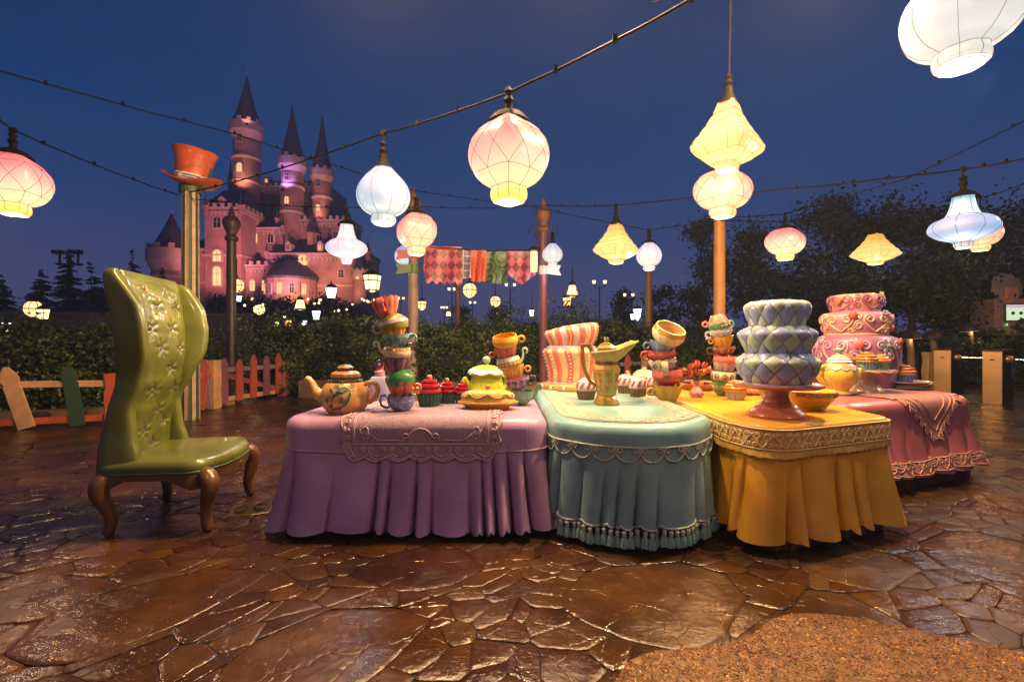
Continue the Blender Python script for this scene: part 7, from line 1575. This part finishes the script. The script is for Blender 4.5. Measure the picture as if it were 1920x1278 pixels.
ga.build('garland', GG, t, smooth=180)
rs = MB()
for a0 in (-.25, PI + .25): 
    for k in range(5): rs.ball(bl(a0 + .06 * math.cos(k * 1.26), .118 + .014 * math.sin(k * 1.26), .006), .011, 6)
rs.build('rose', paint('#d8b8a4'), t, smooth=180)
MB().lathe([(0, .162), (.018, .163), (.014, .175), (.024, .185), (.02, .196), (0, .198)], 12).build('knob', paint('#c08a64'), t)
# --- cupcakes
def cupcake(label, loc, w, h, paper, kind, cols, group, spin=0.0):
    t = thing('cupcake', label, 'cupcake', loc, spin, group); pw = w * .36; ph = h * .42
    MB().lathe([(0, 0), (pw, 0), (pw * 1.32, ph), (pw * 1.25, ph * .97)], 60, warp=lambda r, z, th, j: (r * (1 + .06 * math.cos(20 * th) * (r > .5 * pw)), z, th)).build('paper_case', paint(paper, .55, 0), t, smooth=0)
    if kind == 'swirl':
        n = 4; z = ph; 
        for k in range(3):
            r_ = w * (.48, .42, .31)[k]; hh_ = h * (.20, .17, .14)[k]; MB().lathe([(r_ * .6, z), (r_ * .92, z + hh_ * .12), (r_, z + hh_ * .45), (r_ * .92, z + hh_ * .8), (r_ * .6, z + hh_)], 28).build('icing_ring', paint(cols[0], .18, .6), t); z += hh_ * .86
        MB().lathe([(w * .16, z - .005), (w * .14, z + h * .03), (0, z + h * .05)], 16).build('icing_tip', paint(cols[0], .18, .6), t); MB().lathe([(w * .07, z), (w * .10, z + h * .04), (w * .11, z + h * .11), (w * .07, z + h * .15), (0, z + h * .16)], 9, warp=lambda r, zz, th, j: (r * (1 + .12 * math.cos(3 * th)), zz, th)).build('topping', paint(cols[1], .4), t, smooth=60)
    elif kind == 'dome':
        dp = [(w * .46, ph), (w * .5, ph + h * .08), (w * .49, ph + h * .24), (w * .40, ph + h * .42), (w * .22, ph + h * .54), (0, ph + h * .58)]; MB().lathe(dp, 30).build('icing', paint(cols[0], .35), t); mb = MB(); rg = random.Random(int(loc[0] * 1000))
        def dsf(th, z): r_ = interp_prof([(a, b) for a, b in dp], z); return Vector((r_ * math.cos(th), r_ * math.sin(th), z))
        for q in range(9):
            th = q * 2 * PI / 9 + .3; stem_ = [(th + .35 * i / 6, ph + h * (.06 + .40 * i / 6 * (1 - .3 * i / 6))) for i in range(7)]; mb.tube([dsf(a, z) for a, z in stem_], w * .018, 5)
            for i, (a, z) in enumerate(stem_[1:]):
                for sg in (-1, 1): mb.tube([dsf(a, z), dsf(a + sg * .17, z + h * .05)], [w * .026, w * .02], 5)
        mb.build('sprinkle_sprig', paint(cols[1], .35), t, smooth=180); fw_ = MB()
        for k in range(6): a = k * PI / 3; fw_.ball((w * .12 * math.cos(a) + w * .04, w * .12 * math.sin(a) - w * .1, ph + h * .555), w * .06, 6, sq=(1, 1, .5))
        fw_.build('icing_flower', paint(cols[2]), t, smooth=180)
    else:  # striped cone swirl
        k = 40; prz = [(w * .5, ph), (w * .53, ph + h * .06), (w * .50, ph + h * .15), (w * .505, ph + h * .2), (w * .44, ph + h * .29), (w * .445, ph + h * .33), (w * .33, ph + h * .42), (w * .33, ph + h * .46), (w * .18, ph + h * .53), (w * .12, ph + h * .56), (0, ph + h * .58)]
        MB().lathe(prz, 32).build('icing', paint(cols[0], .3), t)
        sp_ = MB(); N_ = 70; sp_.tube([(lambda q, z_: ((interp_prof(prz, z_) + w * .01) * math.cos(q * 2 * PI * 3.4), (interp_prof(prz, z_) + w * .01) * math.sin(q * 2 * PI * 3.4), z_))(i / N_, ph + h * lerp(.05, .575, i / N_)) for i in range(N_ + 1)], [w * lerp(.055, .03, i / N_) for i in range(N_ + 1)], 6); sp_.build('icing_swirl', paint(cols[1], .3), t, smooth=180)
    return t
RG = 'red swirl cupcakes on the lilac table'
cupcake('largest shiny red swirl cupcake in a green case, next to the tall cup stack', tab(805, 766, .1), .215, .27, '#2f5a50', 'swirl', ('#a01420', '#d88c5c'), RG)
cupcake('middle one of the three shiny red swirl cupcakes', tab(838, 759, .06), .17, .23, '#2f5a50', 'swirl', ('#a01420', '#d88c5c'), RG, .5)
cupcake('red swirl cupcake partly behind the golden butter dish', tab(868, 759, .06), .155, .21, '#2f5a50', 'swirl', ('#a01420', '#d88c5c'), RG, 1)
BG = 'white cupcakes with red sprigs on the aqua table'
for lab, px, py, w in (('white cupcake with red sprigs left of the golden pitcher', 1099, 751, .19), ('white cupcake with red sprigs just right of the golden pitcher, behind the nearer one', 1172, 739, .18), ('white cupcake with orange flower right of the golden pitcher in front', 1196, 746, .185), ('white cupcake with red sprigs mostly hidden behind the golden fluted teacup', 1224, 738, .165)):
    c = tab(px, py, .08); cupcake(lab, c, w, .21, '#7a5436', 'dome', ('#d8ccd4', '#a82c34', '#e08a3c'), BG, px * .3)
YG = 'yellow and coral swirl cupcakes'
cupcake('yellow and orange striped cupcake in a white case beside the heart teacup', tab(1379, 751, .08), .19, .19, '#b8b0a4', 'cone', ('#d8b03c', '#cc5a30'), YG)
cupcake('yellow cupcake hidden behind the foot of the pink cake stand', tab(1442, 750, .1), .17, .17, '#b8b0a4', 'cone', ('#d8b03c', '#cc5a30'), YG, 2)
# --- striped cake
c = tab(1071, 735, .33); t = thing('striped_cake', 'two tier pink and cream striped cake with a slanted top on a round plate', 'cake', c, 0)
CPK, CCR, CWH = paint('#d9705c', .4, .2), paint('#e6bd8c', .4, .2), paint('#e8c4b8', .4, .2)
pl = MB().lathe([(0, 0), (.33, 0), (.345, .015), (.345, .06), (.33, .075), (0, .075)], 60).build('plate', paint('#b89a48', .4), t, smooth=40)
g1 = MB().ball((0, 0, 0), .026, 8, sq=(.7, .7, 1.1)).build('egg_bead', paint('#e08c6c'), pl, smooth=180); g2 = MB().ball((0, 0, 0), .026, 8, sq=(.7, .7, 1.1)).build('egg_bead', paint('#c8ccd8'), pl, smooth=180)
for q in range(26):
    a = q * 2 * PI / 26; o = g1 if q == 1 else g2 if q == 0 else (g1 if q % 2 else g2).copy(); o.location = (.348 * math.cos(a), .348 * math.sin(a), .035)
    if q > 1: COL.objects.link(o)
MB().lathe([(.27, .073), (.285, .075), (.285, .09), (.27, .095)], 50).build('icing_border', paint('#d8a8b4'), t)
def striped(name, prof, z0, c1, c2, slant, tw, bead_every, bc, nst=26):
    n = nst * 4
    def w(r, z, th, j):
        q = (z - prof[0][1]) / (prof[-1][1] - prof[0][1]); u = (th * nst / (2 * PI)) % 1; ridge = 1 + .018 * abs(math.sin(PI * u))
        zz2 = z + slant * (r * math.cos(th) / .3) * sstep(q * 1.1 - .25); return r * ridge + (slant * .2 * math.cos(th) * q), zz2, th + tw * math.sin(q * 3.2 + .4) 
    o = MB().lathe(prof, n, mi=lambda i, j: (i // 4) % 2, warp=w).build(name, [c1, c2], t, smooth=60)
    bd_ = MB(); k = len(prof) - 3
    for q in range(0, nst, bead_every):
        for d in range(9):
            f = (d + .5) / 9 * .92; zq = lerp(prof[0][1], prof[-2][1], f); r_ = interp_prof(prof, zq); th = 2 * PI * (q + .5) / nst; r2, z2, t2 = w(r_, zq, th, 0); bd_.ball((r2 * math.cos(t2), r2 * math.sin(t2), z2), .011, 6)
    bd_.build('pearl', bc, o, smooth=180)['kind'] = 'stuff'; return o
striped('lower_tier', smoothprof([(.255, .09), (.262, .13), (.27, .22), (.295, .33), (.315, .40), (.325, .435), (.31, .47), (.27, .485)], 1), 0, CPK, CCR, .0, .10, 3, paint('#e4c8b4'))
MB().lathe([(.275, .475), (.285, .485), (.28, .50), (.24, .505)], 50).build('icing_border', paint('#c8a0b4'), t)
striped('upper_tier', smoothprof([(.235, .50), (.25, .53), (.285, .60), (.305, .67), (.295, .715), (.25, .735), (.12, .745), (0, .747)], 1), 0, CPK, CWH, .055, .10, 3, paint('#e0b45c'))
# --- tulip vase
c = tab(1306, 746, .06); t = thing('flower_vase', 'small pale pink vase with zigzag line holding the tulips', 'vase', c)
MB().lathe([(0, 0), (.05, 0), (.065, .03), (.062, .06), (.04, .09), (.026, .115), (.026, .15), (.036, .165), (.03, .165), (.02, .15), (0, .12)], 24).build('vase_body', paint('#d89c90'), t)
MB().tube([(.066 * math.cos(a), .066 * math.sin(a), .025 + .028 * (i % 2)) for i, a in enumerate([2 * PI * k / 16 for k in range(16)])], .003, 4, closed=True).build('zigzag', paint('#6c3c44'), t, smooth=0)
rg = random.Random(4)
for q, (dx, dz, col) in enumerate(((-.115, .27, '#e08a50'), (-.06, .31, '#d86848'), (.0, .33, '#d86a4c'), (.055, .32, '#c84c3c'), (-.07, .245, '#d86a4c'), (.0, .255, '#c85040'), (.065, .25, '#e08a4c'), (.11, .28, '#d87444'))):
    tf = thing('tulip', ('leftmost drooping orange tulip', 'upper left coral tulip', 'topmost coral tulip in the middle', 'upper right red tulip', 'lower left salmon tulip', 'front middle red tulip', 'lower right amber tulip', 'rightmost orange tulip')[q] + ' in the small pink vase', 'flower', c + Vector((0, 0, .13)), 0, 'tulips in the small pink vase')
    dy = rg.uniform(-.04, .03); e = Vector((dx, dy, dz - .13 - .03)); MB().tube([(0, 0, 0), e * .5 + Vector((0, 0, .03)), e], .006, 5).build('stem', paint('#4c6434', .5), tf)
    ax = Vector((dx * .8, dy, .12)).normalized(); M = ax.to_track_quat('Z', 'Y').to_matrix().to_4x4(); M.translation = e
    for k in range(5):
        a = k * 2 * PI / 5; pm = MB().grid(lambda i, j: M @ Vector(((.004 + .028 * math.sin(PI * min(1, .15 + j / 6 * .72))) * math.cos(a + (i - 2) * .42 * (1 - j / 7)), (.004 + .028 * math.sin(PI * min(1, .15 + j / 6 * .72))) * math.sin(a + (i - 2) * .42 * (1 - j / 7)), .07 * j / 6)), 5, 7); pm.build('petal', paint(col, .42, .1), tf, smooth=180)
# --- platter of tarts
c = tab(1308, 733, .14); t = thing('pie_dish', 'brown dish of small golden tarts behind the tulips', 'dish', c)
MB().lathe([(0, 0), (.15, 0), (.18, .05), (.20, .07), (.19, .075), (.16, .06), (0, .05)], 36).build('dish', paint('#8c5438'), t); rg = random.Random(2)
for q in range(11): a = q * 2 * PI / 11; MB().lathe([(0, 0), (.03, 0), (.036, .03), (.02, .036), (0, .036)], 10).build('tart', paint(rg.choice(('#d8a048', '#c88a38', '#6c4450'))), t, loc=(.13 * math.cos(a), .13 * math.sin(a), .066))
# --- cake stands
def stand(label, c, rp, h, col, prof=None, group=None):
    t = thing('cake_stand', label, 'cake stand', c); 
    MB().lathe([(0, 0), (.62 * rp, 0), (.64 * rp, .015), (.60 * rp, .04), (.50 * rp, .055), (.47 * rp, .07), (.44 * rp, .085), (.30 * rp, .11), (.25 * rp, h * .66), (.29 * rp, h * .86), (.40 * rp, h - .018)], 48).build('foot', paint(col, .3, .4), t); MB().lathe([(0, h - .02), (.9 * rp, h - .02), (rp, h - .006), (rp * 1.0, h + .008), (.94 * rp, h + .010), (.9 * rp, h + .002), (0, h)], 56).build('plate', paint(col, .3, .4), t); return t
c = tab(1456, 789, .21); stand('pink cake stand under the blue diamond cake', c, .305, .235, '#c97a5c'); dc = c + Vector((0, 0, .235))
# --- diamond cake
t = thing('diamond_cake', 'three tier cake quilted in blue and sage diamonds on the pink stand', 'cake', dc, R(8))
DB, DGc = paint('#93a2cc', .32, .3), paint('#aabcae', .32, .3); DL = paint('#8490b4', .36)
t.scale = (.92, .92, .95)
def tier(zb, prof, n, spin, cap=False, par=0):
    """prof t in 0..1(+): radius, z; two rows of pillowed diamonds with the half rows that close the ends"""
    core = MB().lathe([(a * .975, b) for a, b in prof] + ([] if cap else []), 48).build('tier', DL, t, loc=(0, 0, zb)); core.rotation_euler = (0, 0, spin)
    L = [0.0]
    for a, b in zip(prof, prof[1:]): L.append(L[-1] + math.dist(a, b))
    tab_ = [(L[i] / L[-1], prof[i][0], prof[i][1]) for i in range(len(prof))]
    def at(q):
        q = max(0, min(1, q))
        for (q0, r0, z0), (q1, r1, z1) in zip(tab_, tab_[1:]):
            if q <= q1: f = (q - q0) / max(1e-6, q1 - q0); return lerp(r0, r1, f), lerp(z0, z1, f)
        return tab_[-1][1:]
    rows = 5 if cap else 4; H_ = .34 if not cap else 1 / (rows - 1); dth = 2 * PI / n
    for row in range(rows):
        qc = row * H_; off = dth / 2 if row % 2 else 0; m_ = DB if row % 2 != par else DGc
        def pf2(i, j):
            u, v = -1 + 2 * i / 6, -1 + 2 * j / 6   # square -> diamond
            a_, b_ = (u - v) / 2, (u + v) / 2; q = qc + b_ * H_ * .95; th = a_ * dth / 2 * .95
            lim = max(0, min(1, q)); 
            pil = (1 - u * u) * (1 - v * v); r_, z_ = at(lim); r2, z2 = at(min(1, lim + .01)); r1, z1 = at(max(0, lim - .01)); tz, tr_2 = z2 - z1, r2 - r1; l_ = math.hypot(tz, tr_2) or 1
            o_ = .002 + .012 * pil ** .6; return ((r_ + tz / l_ * o_) * math.cos(th), (r_ + tz / l_ * o_) * math.sin(th), z_ - tr_2 / l_ * o_)
        first = None
        for q in range(n):
            if first is None: o = MB().grid(pf2, 7, 7).build('diamond_panel', m_, core, smooth=180); first = o
            else: o = first.copy(); COL.objects.link(o); o.parent = core
            o.rotation_euler = (0, 0, off + q * dth)
    return core
sc_ = c.y / F
tier(.0, smoothprof([(56 * sc_, .012), (67 * sc_, 22 * sc_), (75 * sc_, 42 * sc_), (74 * sc_, 48 * sc_), (60 * sc_, 58 * sc_), (55 * sc_, 60 * sc_)], 1), 11, 0)
tier(60 * sc_, smoothprof([(52 * sc_, .0), (61 * sc_, 18 * sc_), (70 * sc_, 36 * sc_), (69 * sc_, 42 * sc_), (54 * sc_, 51 * sc_), (47 * sc_, 53 * sc_)], 1), 11, .2, par=1)
tier(113 * sc_, smoothprof([(46 * sc_, 0), (52 * sc_, 18 * sc_), (59 * sc_, 36 * sc_), (58 * sc_, 43 * sc_), (48 * sc_, 48 * sc_), (20 * sc_, 50 * sc_), (2 * sc_, 51 * sc_)], 1), 11, .1, cap=True)
for z_, r_ in ((2 * sc_, 60 * sc_), (60 * sc_, 53.5 * sc_), (113 * sc_, 47 * sc_)): MB().tube([(r_ * math.cos(2 * PI * i / 48), r_ * math.sin(2 * PI * i / 48), z_) for i in range(48)], .008, 6, closed=True).build('piping', DB, t, smooth=180)
# --- bowl and folded napkin
c = tab(1519, 772, .13); t = thing('bowl', 'low yellow bowl with a patterned band beside the foot of the pink cake stand', 'bowl', c); YB3 = paint('#d8a92c', .25, .5)
MB().lathe([(0, 0), (.085, 0), (.10, .01), (.15, .07), (.185, .12), (.192, .155), (.175, .165), (.165, .15), (.10, .05), (0, .03)], 44).build('bowl_body', YB3, t); MB().lathe([(.184, .115), (.188, .118), (.1935, .143), (.191, .146)], 44).build('band', paint('#7c6a2c'), t)
sqm = MB()
for q in range(14): a = q * 2 * PI / 14; M = Matrix.Rotation(a, 3, 'Z'); sqm.box(M @ Vector((.1925, 0, .131)), (.006, .022, .02), M=M)
sqm.build('inlay', paint('#d88c5c'), t, smooth=0)
c = tab(1492, 741); t = thing('napkin', 'folded olive green napkin behind the yellow bowl', 'napkin', c + Vector((0, .1, .002)), R(12))
for k in range(3): MB().bbox((.004 * k, -.003 * k, .006 + .011 * k), (.26, .2, .010), .004).build('fold', paint('#9a9a34', .6, 0), t)
c = tab(1416, 744); t = thing('pastry', 'braided orange pastry roll behind the pink cake stand', 'pastry', c + Vector((0, .12, .035)), 0)
MB().tube([(-.2 + .4 * i / 60, .012 * math.cos(i * .8), .012 * math.sin(i * .8)) for i in range(61)], .022, 6).tube([(-.2 + .4 * i / 60, -.012 * math.cos(i * .8), -.012 * math.sin(i * .8)) for i in range(61)], .022, 6, mi=1).build('dough', [paint('#d8904c', .4), paint('#c86a44', .4)], t, smooth=180)
# --- floral cake
c = tab(1603, 727); c.y = 5.55; c.x = (1603 - CX) / F * 5.55; c.z = HT; t = thing('floral_cake', 'three tier mauve and peach cake covered in scrolls and sugar flowers', 'cake', c); s_ = c.y / F
FM = [paint('#8c5c7c', .36, .25), paint('#b07c90', .36, .25), paint('#d89c84', .36, .25)]; FS = [paint('#b890a8', .36), paint('#dca48c', .36), paint('#96587a', .36)]
for k, (zb, h_, r_) in enumerate(((0, 98, 66), (98, 42, 55), (140, 33, 42))):
    zb *= s_; h_ *= s_; r_ *= s_; pr2 = smoothprof([(r_ * .84, 0), (r_ * .92, h_ * .2), (r_ * 1.0, h_ * .6), (r_ * .985, h_ * .85), (r_ * .88, h_ * .97), (r_ * .5, h_), (0, h_)], 1)
    tt = MB().lathe(pr2, 48).build('tier', FM[k], t, loc=(0, 0, zb)); MB().tube([(r_ * .86 * math.cos(2 * PI * i / 40), r_ * .86 * math.sin(2 * PI * i / 40), 0) for i in range(40)], .016, 6, closed=True).build('piping', FS[k], tt, smooth=180)
    def su(th, z, up=.0): a = interp_prof(pr2, z); return Vector(((a + up) * math.cos(th), (a + up) * math.sin(th), z))
    mb = MB(); nh = (7, 6, 5)[k]; wv = 2 * PI * r_ / nh; hh_ = h_ * (.55 if k == 0 else .80); zo = h_ * (.42 if k == 0 else .10)
    for q in range(nh):
        th = q * 2 * PI / nh + .5 * k
        for l in heart(wv * .72, hh_, 9): mb.tube([su(th + x / r_, zo + y, .004) for x, y in l], .011, 5)
        for l in (volute(wv * .5, zo + hh_ * .35, wv * .13, PI / 2, 1.5, 16), volute(wv * .5, zo + hh_ * .85, wv * .09, -PI / 2, 1.3, 12), volute(wv * .30, zo + hh_ * .10, wv * .09, 0, -1.3, 12)): mb.tube([su(th + x / r_, y, .004) for x, y in l], .010, 5)
    mb.build('scroll_relief', FS[k], tt, smooth=180)
    for (tx, zq, kind, col) in ((-.55, .80, 'rose', '#c8503c'), (.10, .80, 'daisy', '#8a9cb8'), (.62, .86, 'rose', '#c85a44')) if k == 0 else ((-.7, .8, 'rose', '#c8503c'), (.25, .84, 'daisy', '#8090b0'), (.35, .25, 'daisy', '#c8b48c'), (.72, .25, 'rose', '#c04c38')) if k == 1 else ((-1.25, .55, 'rose', '#d06a4c'), (.45, .8, 'daisy', '#c8a88c'), (1.0, .5, 'daisy', '#8494ac')):
        th = -PI / 2 + tx; p = su(th, h_ * zq, .008); M = Matrix.Rotation(th + PI / 2, 3, 'Z'); fm = MB(); R2 = .085 if (k == 0 and kind == 'daisy') else .052
        if kind == 'daisy':
            for q in range(6):
                a = q * PI / 3; fm.prism([(R2 * (.2 + u * .8) * math.cos(a + v / (.5 + u)), R2 * (.2 + u * .8) * math.sin(a + v / (.5 + u))) for u, v in ((0, -.1), (.5, -.30), (.9, -.26), (1.05, 0), (.9, .26), (.5, .30), (0, .1))], lambda x, y, d: p + M @ Vector((x, -d, y)), 0, .014)
            fm.ball(p + M @ Vector((0, -.016, 0)), R2 * .22, 8, mi=1); fm.build('sugar_flower', [paint(col), paint('#d0885c')], tt, smooth=30)
        else:
            fm.tube([p + M @ Vector((R2 * .72 * (1 - i / 26) * math.cos(i * .62), -.012 - .012 * i / 26, R2 * .72 * (1 - i / 26) * math.sin(i * .62))) for i in range(25)], .015, 6).build('sugar_rose', paint(col), tt, smooth=180)
# --- second stand with cupcakes
c = tab(1624, 739, .17); stand('cream cake stand with a painted rim carrying small cupcakes', c, .26, .245, '#c0b090'); zt2 = .255
rm = MB().tube([(.262 * math.cos(2 * PI * i / 72), .262 * math.sin(2 * PI * i / 72), HT + .236 + .008 * math.sin(14 * 2 * PI * i / 72)) for i in range(72)], .005, 5, closed=True); COL.objects['cake_stand.001'].location
o = rm.build('rim_wave', paint('#d88c6c'), COL.objects['cake_stand.001'], smooth=180); o.location = (0, 0, -HT)
for lab, dx, dy in (('front left yellow and coral cupcake on the cream stand', -.07, -.10), ('right hand yellow and coral cupcake on the cream stand', .13, -.04), ('back yellow and coral cupcake peeping out on the cream stand', -.16, .06)):
    cupcake(lab, c + Vector((dx, dy, zt2)), .19 if dy < -.05 else .16, .19 if dy < -.05 else .165, '#5c7490', 'cone', ('#a8982c', '#c4482c'), YG, dx * 9)
# --- stack of plates
c = tab(1697, 732, .2)
for k, (col, rr, lab) in enumerate((('#6c8484', .235, 'grey blue plate at the bottom of the plate stack on the rose table'), ('#5f7f68', .238, 'green plate second from the bottom of the plate stack'), ('#b85a50', .242, 'coral plate second from the top of the plate stack'), ('#b0a0ac', .252, 'pale lilac plate on top of the plate stack under the cupcake'))):
    t = thing('plate', lab, 'plate', c + Vector((.006 * k * (-1) ** k, 0, .004 + .021 * k)), k, 'plates stacked on the rose table'); MB().lathe([(0, 0), (.13, 0), (.14, .006), (.22 / .235 * rr, .014), (rr, .022), (rr, .026), (.22 / .235 * rr, .019), (.14, .011), (0, .009)], 44).build('dish', paint(col, .25, .4), t)
cupcake('yellow and coral striped cupcake on the stack of plates', c + Vector((-.03, 0, .08)), .235, .21, '#50608c', 'cone', ('#a8982c', '#c4482c'), YG, .3)
